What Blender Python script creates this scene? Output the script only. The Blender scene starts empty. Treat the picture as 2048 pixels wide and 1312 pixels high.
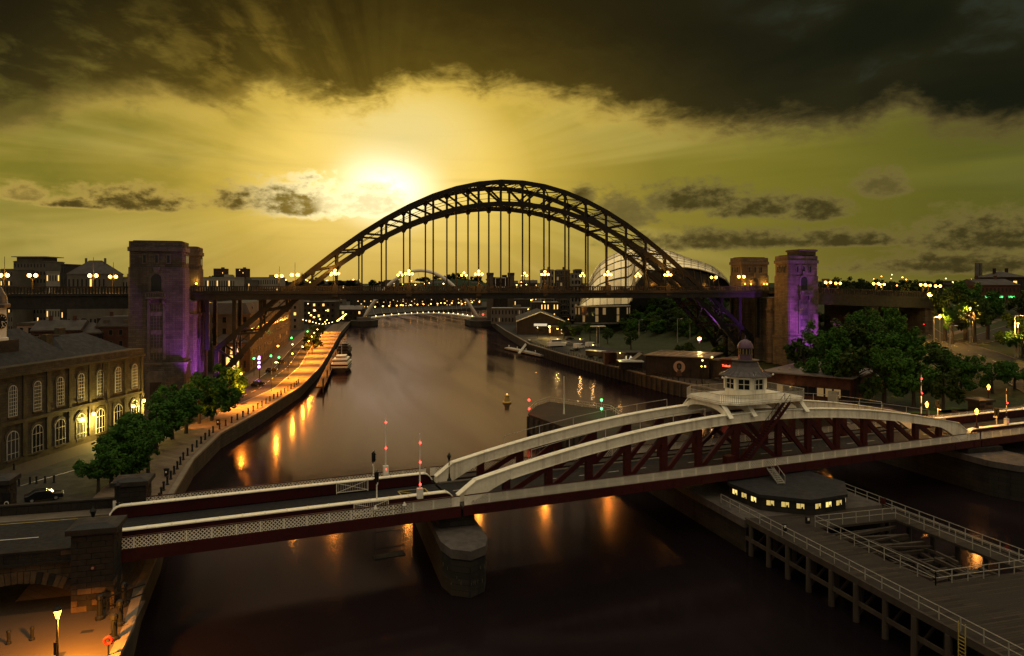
import bpy, bmesh, math, random
from mathutils import Vector, Matrix
R = math.radians
rnd = random.Random(7)
S = bpy.context.scene
C = S.collection
# ------------------------------------------------------------------ camera
CAMH, FPX, HY, TH = 31.0, 1415.0, 572.0, R(15.5)
cam = bpy.data.cameras.new('camera')
cam.sensor_width = 36; cam.lens = FPX / 2048 * 36; cam.shift_y = -84 / 2048
cam.clip_start = 0.5; cam.clip_end = 20000
co = bpy.data.objects.new('camera', cam); C.objects.link(co)
co.location = (0, 0, CAMH); co.rotation_euler = (R(90), 0, -TH)
S.camera = co
ST, CT = math.sin(TH), math.cos(TH)
def gd(px, depth, z=0.0):
    """point at a photo column and a distance along the view axis"""
    r = (px - 1024) / FPX * depth
    return Vector((ST * depth + CT * r, CT * depth - ST * r, z))
def at(px, py, z):
    return gd(px, (CAMH - z) * FPX / (py - HY), z)
def hz(py, depth):
    return CAMH - (py - HY) * depth / FPX
def ad(px, py):
    """azimuth (from +Y to +X) and elevation of a sky direction"""
    a = math.atan((px - 1024) / FPX)
    return TH + a, math.atan((HY - py) / FPX * math.cos(a))
# ------------------------------------------------------------------ render settings
S.render.engine = 'CYCLES'
S.cycles.use_denoising = True
S.cycles.max_bounces = 4; S.cycles.diffuse_bounces = 1; S.cycles.glossy_bounces = 2
S.cycles.use_adaptive_sampling = True; S.cycles.adaptive_threshold = .02
S.cycles.transparent_max_bounces = 6; S.cycles.transmission_bounces = 2
S.cycles.caustics_reflective = False; S.cycles.caustics_refractive = False
S.cycles.sample_clamp_indirect = 4.0
S.view_settings.view_transform = 'Standard'; S.view_settings.look = 'None'
S.view_settings.exposure = 0.18; S.view_settings.gamma = 1.0
# ------------------------------------------------------------------ sky
SUN_A, SUN_E = ad(775, 372)
W = bpy.data.worlds.new('World'); S.world = W; W.use_nodes = True
nt = W.node_tree; nt.nodes.clear()
class NG:
    def __init__(s, nt): s.nt = nt
    def n(s, t, **k):
        x = s.nt.nodes.new(t)
        for a, b in k.items(): setattr(x, a, b)
        return x
    def put(s, sock, v):
        if isinstance(v, bpy.types.NodeSocket): s.nt.links.new(v, sock)
        else: sock.default_value = v
    def m(s, op, a, b=0.0, c=0.0, clamp=False):
        x = s.n('ShaderNodeMath', operation=op); x.use_clamp = clamp
        s.put(x.inputs[0], a); s.put(x.inputs[1], b); s.put(x.inputs[2], c)
        return x.outputs[0]
    def ss(s, v, lo, hi, a=0.0, b=1.0):
        x = s.n('ShaderNodeMapRange', interpolation_type='SMOOTHSTEP')
        s.put(x.inputs[0], v); s.put(x.inputs[1], lo); s.put(x.inputs[2], hi); s.put(x.inputs[3], a); s.put(x.inputs[4], b)
        return x.outputs[0]
    def mix(s, f, a, b, blend='MIX'):
        x = s.n('ShaderNodeMix', data_type='RGBA', blend_type=blend)
        s.put(x.inputs[0], f)
        for i, v in ((6, a), (7, b)):
            if isinstance(v, tuple): v = (*v, 1.0) if len(v) == 3 else v
            s.put(x.inputs[i], v)
        return x.outputs[2]
    def xyz(s, x_, y_, z_=0.0):
        x = s.n('ShaderNodeCombineXYZ'); s.put(x.inputs[0], x_); s.put(x.inputs[1], y_); s.put(x.inputs[2], z_)
        return x.outputs[0]
    def noise(s, vec, scale, detail=4.0, rough=0.5, dist=0.0):
        x = s.n('ShaderNodeTexNoise'); s.put(x.inputs['Vector'], vec); s.put(x.inputs['Scale'], scale)
        s.put(x.inputs['Detail'], detail); s.put(x.inputs['Roughness'], rough); s.put(x.inputs['Distortion'], dist)
        return x.outputs[0]
    def curve(s, v, pts, lo, hi):
        """piecewise curve: pts (x, y) with x between lo and hi, y 0..1"""
        x = s.n('ShaderNodeFloatCurve'); f = s.m('DIVIDE', s.m('SUBTRACT', v, lo), hi - lo, clamp=True)
        s.put(x.inputs[1], f); c = x.mapping.curves[0]
        P = [((p - lo) / (hi - lo), q) for p, q in pts]
        c.points[0].location = P[0]; c.points[1].location = P[-1]
        for p in P[1:-1]: c.points.new(*p)
        x.mapping.update()
        return x.outputs[0]
    def ramp(s, v, pts):
        x = s.n('ShaderNodeValToRGB'); e = x.color_ramp.elements
        e[0].position, e[0].color = pts[0][0], (*pts[0][1], 1); e[1].position, e[1].color = pts[-1][0], (*pts[-1][1], 1)
        for p, c in pts[1:-1]:
            q = e.new(p); q.color = (*c, 1)
        s.put(x.inputs[0], v); return x.outputs[0]
g = NG(nt)
tc = g.n('ShaderNodeTexCoord'); sep = g.n('ShaderNodeSeparateXYZ'); nt.links.new(tc.outputs['Generated'], sep.inputs[0])
dx, dy, dz = sep.outputs
AZ = g.m('ARCTAN2', dx, dy)                       # radians, 0 = +Y
EL = g.m('ARCSINE', dz)
DEG = 180 / math.pi
A = g.m('MULTIPLY', AZ, DEG); E = g.m('MULTIPLY', EL, DEG)   # degrees
def D(px, py):
    a, e = ad(px, py); return a * DEG, e * DEG
sa, se = SUN_A * DEG, SUN_E * DEG
da = g.m('SUBTRACT', A, sa); de = g.m('SUBTRACT', E, se)
rs = g.m('SQRT', g.m('ADD', g.m('MULTIPLY', da, da), g.m('MULTIPLY', g.m('MULTIPLY', de, de), 1.6)))
ang = g.m('ARCTAN2', da, de)                      # angle round the sun
# noise fields in angle space
v1 = g.xyz(g.m('MULTIPLY', A, 0.055), g.m('MULTIPLY', E, 0.14))
n_big = g.noise(v1, 1.0, 3, 0.55, 0.3)
v2 = g.xyz(g.m('MULTIPLY', A, 0.34), g.m('MULTIPLY', E, 0.75), 3.0)
n_mid = g.noise(v2, 1.0, 4, 0.6, 0.4)
v3 = g.xyz(g.m('MULTIPLY', A, 1.1), g.m('MULTIPLY', E, 1.7), 7.0)
n_fine = g.noise(v3, 1.0, 5, 0.6, 0.0)
rays = g.noise(g.xyz(g.m('MULTIPLY', ang, 7.0), g.m('MULTIPLY', rs, 0.02), 11.0), 1.0, 3, 0.55)
radn = g.noise(g.xyz(g.m('MULTIPLY', ang, 5.5), g.m('MULTIPLY', rs, 0.10), 30.0), 1.0, 4, 0.6, 0.25)
leftw = g.ss(da, -4.0, -20.0)
# clear part of the sky: olive to gold towards the sun
side = g.ss(rs, 0.0, 62.0)
clear = g.ramp(side, [(0.0, (1.0, .76, .27)), (0.05, (.86, .63, .165)), (0.10, (.56, .41, .078)), (0.17, (.36, .275, .048)), (0.28, (.23, .195, .032)), (0.46, (.185, .165, .026)), (0.75, (.10, .10, .020)), (1.0, (.07, .075, .03))])
low = g.ss(E, 0.0, 8.0, 1.0, 0.0)
clear = g.mix(g.m('MULTIPLY', low, 0.65), clear, g.mix(g.ss(da, 3.0, 42.0), (.41, .30, .090), (.105, .088, .018)))
stre = g.noise(g.xyz(g.m('MULTIPLY', A, 0.05), g.m('MULTIPLY', E, 0.7), 20.0), 1.0, 3, 0.55, 0.6)
clear = g.mix(g.ss(stre, 0.42, 0.75, 0.0, 0.35), clear, g.mix(g.ss(da, 0, 35), (.50, .37, .10), (.115, .12, .012)))
clear = g.mix(g.m('MULTIPLY', leftw, g.ss(radn, .42, .68, 0.0, .55)), clear, (.135, .135, .020))
clear = g.mix(1.0, clear, (1.0, .955, .74), 'MULTIPLY')
# white glow round the hidden sun
glow = g.m('POWER', g.ss(rs, 0.0, 6.2, 1.0, 0.0), 1.35)
clear = g.mix(glow, clear, (1.7, 1.55, 1.05))
up_ = g.m('SQRT', g.m('ADD', g.m('MULTIPLY', g.m('ADD', da, -1.5), g.m('ADD', da, -1.5)), g.m('MULTIPLY', g.m('MULTIPLY', g.m('ADD', de, -4.2), g.m('ADD', de, -4.2)), 3.2)))
clear = g.mix(g.ss(up_, 0.3, 8.6, 0.72, 0.0), clear, (.78, .64, .26))
clear = g.mix(g.m('MULTIPLY', g.ss(rays, 0.42, 0.72, 0.0, 0.42), g.ss(rs, 4.0, 24.0, 0.1, 1.0)), clear, g.mix(g.ss(rs, 10, 40), (.80, .60, .16), (.30, .27, .05)))
# dark cloud bank, its lower edge a curve over azimuth
AL, AH = -38.0, 68.0
pts = [(0, 235), (120, 205), (260, 190), (420, 214), (540, 178), (690, 206), (830, 168), (960, 178), (1110, 196), (1290, 232), (1420, 250), (1600, 245), (1740, 236), (1800, 205), (1880, 240), (2048, 246)]
cp = [(AL, D(0, 228)[1] / 30)] + [(D(x, y)[0], D(x, y)[1] / 30) for x, y in pts] + [(AH, D(2048, 250)[1] / 30)]
edge = g.m('MULTIPLY', g.curve(A, cp, AL, AH), 30.0)
warp = g.m('ADD', g.m('MULTIPLY', g.m('SUBTRACT', g.mix(leftw, n_mid, radn), 0.5), 3.6), g.m('MULTIPLY', g.m('SUBTRACT', n_fine, 0.5), 1.0))
h_in = g.m('ADD', g.m('SUBTRACT', E, edge), warp)   # degrees inside the bank
bank = g.ss(h_in, -1.9, 0.3)
thick = g.ss(h_in, -1.2, 1.5)
sunside = g.ss(rs, 8.0, 34.0, 1.0, 0.0)
rim = g.mix(sunside, (.115, .085, .026), (.78, .53, .09))
deep = g.ss(h_in, 0.0, 7.0)
core = g.mix(deep, g.mix(sunside, (.026, .021, .007), (.085, .056, .007)), g.mix(sunside, (.009, .0075, .0035), (.036, .023, .003)))
rightc = g.ss(da, 10.0, 42.0)
core = g.mix(rightc, core, g.mix(g.ss(n_big, .35, .7), (.006, .0075, .004), (.017, .0155, .006)))
bcol = g.mix(thick, rim, core)
# olive break-ups on the left of the bank, and the rays crossing it
brk = g.m('MULTIPLY', g.ss(g.m('MULTIPLY_ADD', n_mid, .45, g.m('MULTIPLY', radn, .55)), 0.46, 0.66), g.ss(da, 2.0, -14.0, 0.0, 1.0))
bcol = g.mix(g.m('MULTIPLY', brk, g.ss(h_in, 10.0, 0.5, 0.05, 0.9)), bcol, g.mix(g.ss(da, -8, -24), (.26, .165, .022), (.125, .10, .018)))
brk2 = g.m('MULTIPLY', g.ss(g.m('MULTIPLY_ADD', n_big, .75, g.m('MULTIPLY', n_mid, .25)), 0.50, 0.66), g.m('MULTIPLY', g.ss(da, 24.0, 36.0), g.ss(h_in, 2.0, 5.0)))
bcol = g.mix(g.m('MULTIPLY', brk2, 0.7), bcol, (.030, .042, .030))
rayb = g.m('MULTIPLY', g.ss(rays, 0.38, 0.75, 0.0, 0.22), g.m('MULTIPLY', g.ss(rs, 30.0, 9.0, 0.0, 1.0), g.ss(da, 8, -6)))
bcol = g.mix(rayb, bcol, (.20, .14, .018))
sky = g.mix(bank, clear, bcol)
# small cumulus under the bank: (px, py of the flat base, half width px, height px, dark)
CU = [(270, 410, 165, 44, 1), (470, 410, 55, 46, .9), (600, 416, 135, 66, .8), (745, 414, 85, 58, .1), (45, 394, 60, 30, .35), (150, 412, 90, 20, .9),
      (1165, 398, 32, 32, .6), (1390, 408, 125, 48, 1), (1510, 424, 110, 40, .95), (1630, 428, 75, 48, .9), (1765, 380, 60, 50, .25),
      (1975, 486, 190, 74, .75), (1460, 488, 230, 36, .6), (1680, 486, 200, 30, .55), (1960, 536, 330, 44, .7), (1240, 440, 70, 60, .05)]
qq = None; dkk = None
for px, py, hw, hh, dk in CU:
    a0, e0 = D(px, py); aw = abs(D(px + hw, py)[0] - D(px - hw, py)[0]) / 2; eh = abs(D(px, py - hh)[1] - e0)
    ea = g.m('MULTIPLY_ADD', A, 1 / aw, -a0 / aw); ee = g.m('MULTIPLY_ADD', E, 1 / eh, -e0 / eh)
    ee = g.m('MAXIMUM', ee, g.m('MULTIPLY', ee, -3.0))
    q = g.m('SQRT', g.m('MULTIPLY_ADD', ea, ea, g.m('MULTIPLY', ee, ee)))
    qq = q if qq is None else g.m('MINIMUM', qq, q)
    if dk < .5:
        q2 = g.ss(q, 1.1, 1.5, 1 - dk, 0.0); dkk = q2 if dkk is None else g.m('MAXIMUM', dkk, q2)
cn = g.m('MULTIPLY_ADD', n_fine, 1.3, g.m('MULTIPLY_ADD', n_mid, 1.1, -1.24))
q = g.m('ADD', g.m('SUBTRACT', 1.0, qq), cn)
mask = g.ss(q, -0.28, 0.36, 0.0, 0.92); ins = g.m('MULTIPLY', g.ss(q, 0.0, 0.75), g.ss(n_fine, .2, .6, .45, 1.0))
rgt = g.ss(da, 2.0, 20.0)
rimc = g.mix(g.ss(rs, 4.0, 13.0), (1.35, 1.15, .62), g.mix(rgt, (.46, .32, .07), (.165, .128, .036)))
corec = g.mix(g.ss(rs, 4.0, 13.0), (.21, .145, .022), g.mix(rgt, (.045, .030, .007), (.036, .028, .009)))
corec = g.mix(dkk, corec, g.mix(0.35, rimc, corec))
sky = g.mix(mask, sky, g.mix(ins, rimc, corec))
# above the bank the cloud thins; its unseen ceiling is warmed and brightened overhead to light the cream girders
hi = g.ss(g.m('ADD', E, g.m('MULTIPLY', g.m('SUBTRACT', n_big, 0.5), 14.0)), 24.5, 40.0)
lookf = g.ss(g.m('ABSOLUTE', da), 55.0, 95.0)
ceil_ = g.mix(g.ss(E, 22.0, 70.0), g.mix(g.ss(n_big, .3, .7), (.25, .20, .135), (.39, .315, .20)), (.98, .83, .56))
sky = g.mix(g.m('MAXIMUM', hi, lookf), sky, ceil_)
grd = g.ss(E, -1.5, -0.2)
sky = g.mix(grd, (.03, .025, .02), sky)
nish = g.n('ShaderNodeTexSky', sky_type='NISHITA'); nish.sun_disc = False
nish.sun_elevation = SUN_E; nish.sun_rotation = SUN_A
bg1 = g.n('ShaderNodeBackground'); g.put(bg1.inputs[0], sky); bg1.inputs[1].default_value = 0.92
bg2 = g.n('ShaderNodeBackground'); g.put(bg2.inputs[0], g.mix(1.0, nish.outputs[0], (.12, .085, .015), 'MULTIPLY')); bg2.inputs[1].default_value = 0.05 * 0.12
add = g.n('ShaderNodeAddShader'); nt.links.new(bg1.outputs[0], add.inputs[0]); nt.links.new(bg2.outputs[0], add.inputs[1])
wo = g.n('ShaderNodeOutputWorld'); nt.links.new(add.outputs[0], wo.inputs[0])
W.cycles.sampling_method = 'MANUAL'; W.cycles.sample_map_resolution = 512
# the sun, veiled by cloud
sl = bpy.data.lights.new('sun', 'SUN'); sl.energy = 0.12; sl.angle = R(40); sl.color = (1.0, .80, .45)
so = bpy.data.objects.new('sun', sl); C.objects.link(so)
sd = Vector((math.sin(SUN_A) * math.cos(SUN_E), math.cos(SUN_A) * math.cos(SUN_E), math.sin(SUN_E)))
so.rotation_euler = sd.to_track_quat('Z', 'Y').to_euler()
# ------------------------------------------------------------------ helpers
class MB:
    def __init__(s): s.v, s.f, s.mi = [], [], []
    def add(s, vs, fs, mi=0):
        o = len(s.v); s.v += [tuple(p) for p in vs]; s.f += [tuple(i + o for i in f) for f in fs]; s.mi += [mi] * len(fs); return s
    BF = ((0, 3, 2, 1), (4, 5, 6, 7), (0, 1, 5, 4), (1, 2, 6, 5), (2, 3, 7, 6), (3, 0, 4, 7))
    def box(s, x0, x1, y0, y1, z0, z1, mi=0):
        return s.add([(x0, y0, z0), (x1, y0, z0), (x1, y1, z0), (x0, y1, z0), (x0, y0, z1), (x1, y0, z1), (x1, y1, z1), (x0, y1, z1)], s.BF, mi)
    def bar(s, p, q, w, h=None, up=(0, 0, 1), mi=0):
        """box from p to q, w across (sideways), h across the other way"""
        p, q = Vector(p), Vector(q); h = w if h is None else h; d = (q - p)
        if d.length < 1e-6: return s
        d.normalize(); u = Vector(up)
        if abs(d.dot(u)) > .98: u = Vector((0, 1, 0)) if abs(d.y) < .9 else Vector((1, 0, 0))
        sd = d.cross(u).normalized() * w / 2; uu = sd.cross(d).normalized() * h / 2
        vs = [p - sd - uu, p + sd - uu, p + sd + uu, p - sd + uu, q - sd - uu, q + sd - uu, q + sd + uu, q - sd + uu]
        return s.add(vs, ((0, 1, 2, 3), (4, 7, 6, 5), (0, 4, 5, 1), (1, 5, 6, 2), (2, 6, 7, 3), (3, 7, 4, 0)), mi)
    def tube(s, pts, r, n=8, caps=True, mi=0):
        pts = [Vector(p) for p in pts]; rs_ = r if isinstance(r, (list, tuple)) else [r] * len(pts); o = len(s.v); prev = None
        for i, p in enumerate(pts):
            d = (pts[min(i + 1, len(pts) - 1)] - pts[max(i - 1, 0)]).normalized()
            u = Vector((0, 0, 1)) if abs(d.z) < .95 else Vector((1, 0, 0))
            if prev is not None: u = prev
            a = d.cross(u).normalized(); b = a.cross(d).normalized(); prev = b
            for k in range(n):
                t = 2 * math.pi * k / n; s.v.append(tuple(p + (a * math.cos(t) + b * math.sin(t)) * rs_[i]))
        for i in range(len(pts) - 1):
            for k in range(n):
                k2 = (k + 1) % n; s.f.append((o + i * n + k, o + i * n + k2, o + (i + 1) * n + k2, o + (i + 1) * n + k)); s.mi.append(mi)
        if caps:
            s.f.append(tuple(o + k for k in reversed(range(n)))); s.f.append(tuple(o + (len(pts) - 1) * n + k for k in range(n))); s.mi += [mi, mi]
        return s
    def lathe(s, prof, n=12, c=(0, 0, 0), mi=0, a0=0.0):
        """prof [(r, z)] revolved about z"""
        o = len(s.v)
        for r, z in prof:
            for k in range(n):
                t = a0 + 2 * math.pi * k / n; s.v.append((c[0] + r * math.cos(t), c[1] + r * math.sin(t), c[2] + z))
        for i in range(len(prof) - 1):
            for k in range(n):
                k2 = (k + 1) % n; s.f.append((o + i * n + k, o + i * n + k2, o + (i + 1) * n + k2, o + (i + 1) * n + k)); s.mi.append(mi)
        s.f.append(tuple(o + k for k in reversed(range(n)))); s.f.append(tuple(o + (len(prof) - 1) * n + k for k in range(n))); s.mi += [mi, mi]
        return s
    def prism(s, poly, z0, z1, mi=0):
        n = len(poly); vs = [(p[0], p[1], z0) for p in poly] + [(p[0], p[1], z1) for p in poly]
        return s.add(vs, [tuple(reversed(range(n))), tuple(range(n, 2 * n))] + [(i, (i + 1) % n, n + (i + 1) % n, n + i) for i in range(n)], mi)
    def plate(s, poly3, off, mi=0):
        """flat polygon of 3-D points given thickness along off"""
        n = len(poly3); off = Vector(off); vs = [Vector(p) for p in poly3]; vs = vs + [p + off for p in vs]
        return s.add(vs, [tuple(reversed(range(n))), tuple(range(n, 2 * n))] + [(i, (i + 1) % n, n + (i + 1) % n, n + i) for i in range(n)], mi)
    def mesh(s, name, mats):
        me = bpy.data.meshes.new(name); me.from_pydata(s.v, [], s.f)
        for m_ in (mats if isinstance(mats, (list, tuple)) else [mats]): me.materials.append(m_)
        if any(s.mi): me.polygons.foreach_set('material_index', s.mi)
        bm = bmesh.new(); bm.from_mesh(me); bmesh.ops.recalc_face_normals(bm, faces=bm.faces); bm.to_mesh(me); bm.free()
        return me
    def build(s, name, mats, parent=None, smooth=False, **kw):
        me = s.mesh(name, mats)
        if smooth: me.polygons.foreach_set('use_smooth', [True] * len(me.polygons))
        return put(name, me, parent, **kw)
def put(name, me, parent=None, loc=(0, 0, 0), rz=0.0, sc=None, label=None, cat=None, group=None, kind=None):
    o = bpy.data.objects.new(name, me); C.objects.link(o); o.parent = parent; o.location = loc; o.rotation_euler = (0, 0, rz)
    if sc is not None: o.scale = sc if isinstance(sc, tuple) else (sc,) * 3
    tag(o, label, cat, group, kind); return o
def tag(o, label=None, cat=None, group=None, kind=None):
    for k, v in (('label', label), ('category', cat), ('group', group), ('kind', kind)):
        if v: o[k] = v
    return o
def thing(name, label, cat, loc=(0, 0, 0), rz=0.0, group=None, sc=None):
    return put(name, None, None, loc, rz, sc, label, cat, group)
def copy_tree(o, parent=None, **kw):
    c = o.copy(); C.objects.link(c); c.parent = parent
    for ch in o.children: copy_tree(ch, c)
    for k, v in kw.items():
        if k == 'loc': c.location = v
        elif k == 'rz': c.rotation_euler = (0, 0, v)
        elif k == 'sc': c.scale = v if isinstance(v, tuple) else (v,) * 3
        elif k == 'cat': c['category'] = v
        else: c[k] = v
    return c
ORD = 'first second third fourth fifth sixth seventh eighth ninth tenth eleventh twelfth thirteenth fourteenth fifteenth sixteenth seventeenth eighteenth nineteenth'.split()
TEN = {2: 'twenty', 3: 'thirty', 4: 'forty', 5: 'fifty', 6: 'sixty', 7: 'seventy', 8: 'eighty', 9: 'ninety'}
def nth(i):
    if i >= 99: return 'hundred and ' + nth(i - 100) if i > 99 else 'hundredth'
    if i < 19: return ORD[i]
    t, u = divmod(i + 1, 10)
    return (TEN[t][:-1] + 'ieth') if u == 0 else TEN[t] + '-' + ORD[u - 1]
# ------------------------------------------------------------------ materials
M = {}
def mat(name, col, rough=.75, metal=0.0, var=.35, scale=1.5, bump=0.0, col2=None, bscale=None, spec=.22, stretch=None, streak=0.0, scol=None):
    m_ = bpy.data.materials.new(name); m_.use_nodes = True; t = m_.node_tree; b = t.nodes['Principled BSDF']; h = NG(t)
    tcn = h.n('ShaderNodeTexCoord').outputs['Object']; vec = tcn
    if stretch:
        mp = h.n('ShaderNodeMapping'); h.put(mp.inputs[0], tcn); mp.inputs['Scale'].default_value = stretch; vec = mp.outputs[0]
    c2 = col2 or tuple(c * (1 - var) for c in col)
    n1 = h.noise(vec, scale, 6, .6, .2); n2 = h.noise(vec, scale * .13, 3, .5)
    f = h.m('ADD', h.m('MULTIPLY', h.ss(n1, .3, .7), .6), h.m('MULTIPLY', h.ss(n2, .35, .65), .4))
    cc = h.mix(f, col, c2)
    if streak:
        mp2 = h.n('ShaderNodeMapping'); h.put(mp2.inputs[0], tcn); mp2.inputs['Scale'].default_value = (1.2, 1.2, .06)
        cc = h.mix(h.ss(h.noise(mp2.outputs[0], 1.0, 5, .6), .45, .75, 0, streak), cc, scol or tuple(c * .35 for c in col))
    h.put(b.inputs['Base Color'], cc)
    h.put(b.inputs['Roughness'], h.ss(n1, .2, .8, max(.02, rough - .12), min(1, rough + .1)))
    b.inputs['Metallic'].default_value = metal; b.inputs['Specular IOR Level'].default_value = spec
    if bump:
        bp = h.n('ShaderNodeBump'); bp.inputs['Strength'].default_value = bump; bp.inputs['Distance'].default_value = .05
        h.put(bp.inputs['Height'], h.noise(vec, bscale or scale * 4, 5, .6)); h.put(b.inputs['Normal'], bp.outputs[0])
    M[name] = m_; return m_
def emat(name, col, strength):
    m_ = bpy.data.materials.new(name); m_.use_nodes = True; b = m_.node_tree.nodes['Principled BSDF']
    b.inputs['Base Color'].default_value = (*[.06 * c for c in col], 1); b.inputs['Emission Color'].default_value = (*col, 1)
    b.inputs['Emission Strength'].default_value = strength; M[name] = m_; return m_
def brick(name, col, col2, mortar, bw, bh, rough=.85, bump=.4, streak=.6, axis='X'):
    """coursed masonry in object space, courses along z, laid along x + y"""
    m_ = bpy.data.materials.new(name); m_.use_nodes = True; t = m_.node_tree; b = t.nodes['Principled BSDF']; h = NG(t)
    tcn = h.n('ShaderNodeTexCoord').outputs['Object']; sp = h.n('ShaderNodeSeparateXYZ'); h.put(sp.inputs[0], tcn)
    al = h.m('ADD', sp.outputs[0], sp.outputs[1]); vec = h.xyz(al, sp.outputs[2])
    br = h.n('ShaderNodeTexBrick'); h.put(br.inputs['Vector'], vec); br.inputs['Color1'].default_value = (*col, 1); br.inputs['Color2'].default_value = (*col2, 1)
    br.inputs['Mortar'].default_value = (*mortar, 1); br.inputs['Scale'].default_value = 1.0; br.inputs['Brick Width'].default_value = bw; br.inputs['Row Height'].default_value = bh
    br.inputs['Mortar Size'].default_value = bh * .045; br.inputs['Bias'].default_value = -.2
    mp2 = h.n('ShaderNodeMapping'); h.put(mp2.inputs[0], tcn); mp2.inputs['Scale'].default_value = (.9, .9, .05)
    cc = h.mix(h.ss(h.noise(mp2.outputs[0], 1.0, 6, .65), .42, .75, 0, streak), br.outputs[0], tuple(c * .3 for c in col))
    cc = h.mix(h.ss(h.noise(tcn, .35, 5, .6), .45, .7, 0, .5), cc, tuple(c * .45 for c in col2))
    h.put(b.inputs['Base Color'], cc); b.inputs['Roughness'].default_value = rough; b.inputs['Specular IOR Level'].default_value = .15
    bp = h.n('ShaderNodeBump'); bp.inputs['Strength'].default_value = bump; bp.inputs['Distance'].default_value = .04
    h.put(bp.inputs['Height'], h.m('ADD', h.m('MULTIPLY', br.outputs[1], -1.0), h.m('MULTIPLY', h.noise(tcn, 3.0, 5, .6), .6))); h.put(b.inputs['Normal'], bp.outputs[0])
    M[name] = m_; return m_
mat('steel_dark', (0.0063, 0.006, 0.006), .55, 0, .4, 1.2)
mat('steel_green', (0.0132, 0.0132, 0.0144), .6, 0, .4, 1.0)
mat('deck_edge', (0.0242, 0.022, 0.0185), .7, 0, .4, 1.0, streak=.5)
brick('tower_stone', (.080, .066, .060), (.045, .038, .036), (.020, .017, .017), 1.5, .52)
brick('south_stone', (.100, .083, .060), (.060, .050, .038), (.026, .022, .019), 1.5, .52)
mat('stone_trim', (0.09, 0.076, 0.0675), .85, 0, .45, 1.0, .3, streak=.5)
mat('cream', (.93, .88, .70), .5, 0, .14, 2.5, .15, streak=.30, scol=(.34, .24, .13))
mat('cream_dim', (.88, .81, .64), .55, 0, .22, 2.5, .15, streak=.5, scol=(.27, .18, .10))
mat('lattice', (.90, .83, .68), .5, 0, .3, 3)
mat('red_paint', (.050, .0058, .0058), .5, 0, .5, 1.5, .1)
mat('asphalt', (0.0189, 0.0174, 0.0168), .85, 0, .4, 2.0, .2)
mat('asphalt_worn', (0.025, 0.0222, 0.0197), .85, 0, .4, .6, .2)
mat('line_paint', (.62, .58, .50), .7, 0, .35, 3)
mat('yellow_paint', (.45, .34, .08), .7, 0, .35, 3)
mat('black_paint', (.011, .011, .011), .45, 0, .3, 3)
mat('rail_grey', (.42, .39, .33), .45, .3, .3, 3)
mat('white_paint', (.75, .71, .62), .5, 0, .2, 3)
brick('abut_stone', (0.0798, 0.0525, 0.0294), (0.042, 0.0286, 0.0176), (0.0147, 0.0118, 0.0084), 1.1, .5, bump=.6)
mat('stone_block', (0.1156, 0.0722, 0.0376), .85, 0, .55, 1.4, .4)
mat('stone_block_dark', (0.027, 0.0216, 0.0168), .9, 0, .5, 1.4, .4)
brick('pier_stone', (0.0315, 0.0269, 0.0218), (0.0189, 0.0168, 0.0143), (0.0105, 0.0092, 0.0084), 1.6, .6)
brick('quay_stone', (0.0553, 0.0468, 0.0358), (0.0358, 0.0306, 0.0247), (0.013, 0.0117, 0.0097), 1.8, .6)
brick('paving', (0.1445, 0.1062, 0.0765), (0.1062, 0.0782, 0.0561), (0.0553, 0.0425, 0.0306), 1.2, .6, bump=.15, streak=.0)
mat('pavement', (0.1125, 0.09, 0.0675), .85, 0, .35, .9, .15)
mat('kerb', (0.18, 0.15, 0.114), .85, 0, .3, 1)
mat('wood_deck', (0.0644, 0.0515, 0.0403), .85, 0, .45, .8, .3, stretch=(1, 9, 1))
mat('wood_old', (0.0638, 0.0495, 0.0375), .9, 0, .55, 1.2, .4, stretch=(1, 1, .3))
mat('grass', (0.0266, 0.035, 0.0084), .95, 0, .5, .6, .4)
mat('earth', (.055, .045, .025), .95, 0, .5, .3, .3)
mat('leaf', (.042, .105, .013), .8, 0, .55, .35, spec=.08, col2=(.018, .050, .007))
mat('leaf_dark', (.016, .030, .009), .8, 0, .5, .3, spec=.08)
mat('leaf_olive', (.036, .064, .011), .8, 0, .5, .35, spec=.08)
mat('bark', (.05, .04, .03), .9, 0, .5, 3, .4)
mat('slate', (0.0235, 0.0224, 0.0235), .65, 0, .45, 1.2, .25)
brick('guild_stone', (.088, .072, .045), (.056, .046, .031), (0.0262, 0.021, 0.0132), 1.0, .42)
mat('guild_trim', (0.0682, 0.0525, 0.0304), .85, 0, .45, 1.0, .3, streak=.5)
mat('window_dark', (.012, .012, .013), .12, 0, .2, 2)
mat('window_grey', (.05, .048, .045), .15, 0, .3, 2)
mat('sash', (.46, .43, .36), .6, 0, .25, 3)
mat('render_pink', (0.336, 0.216, 0.152), .85, 0, .25, .8)
mat('brick_red', (.075, .036, .024), .9, 0, .45, .5, .2)
mat('brick_dark', (0.028, 0.0189, 0.014), .9, 0, .45, .5, .2)
mat('stone_far', (0.09, 0.072, 0.051), .9, 0, .4, .2)
mat('concrete_far', (0.126, 0.1092, 0.084), .9, 0, .35, .2)
mat('white_far', (0.273, 0.2415, 0.189), .9, 0, .25, .2)
mat('dark_far', (.045, .038, .03), .9, 0, .4, .2)
mat('roof_far', (.06, .05, .045), .8, 0, .4, .3)
mat('roof_pale', (0.162, 0.132, 0.114), .6, 0, .35, .4)
mat('metal_roof', (0.21, 0.175, 0.154), .4, .3, .4, .5)
mat('shell', (.95, .80, .48), .30, .75, .15, .3)
mat('shell_dark', (.75, .61, .35), .32, .75, .2, .3)
mat('glass_dark', (.02, .02, .018), .06, 0, .3, .4)
mat('rust', (.085, .032, .018), .85, 0, .5, .6, .2)
mat('dome_purple', (.13, .075, .115), .38, .2, .25, 3)
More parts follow.
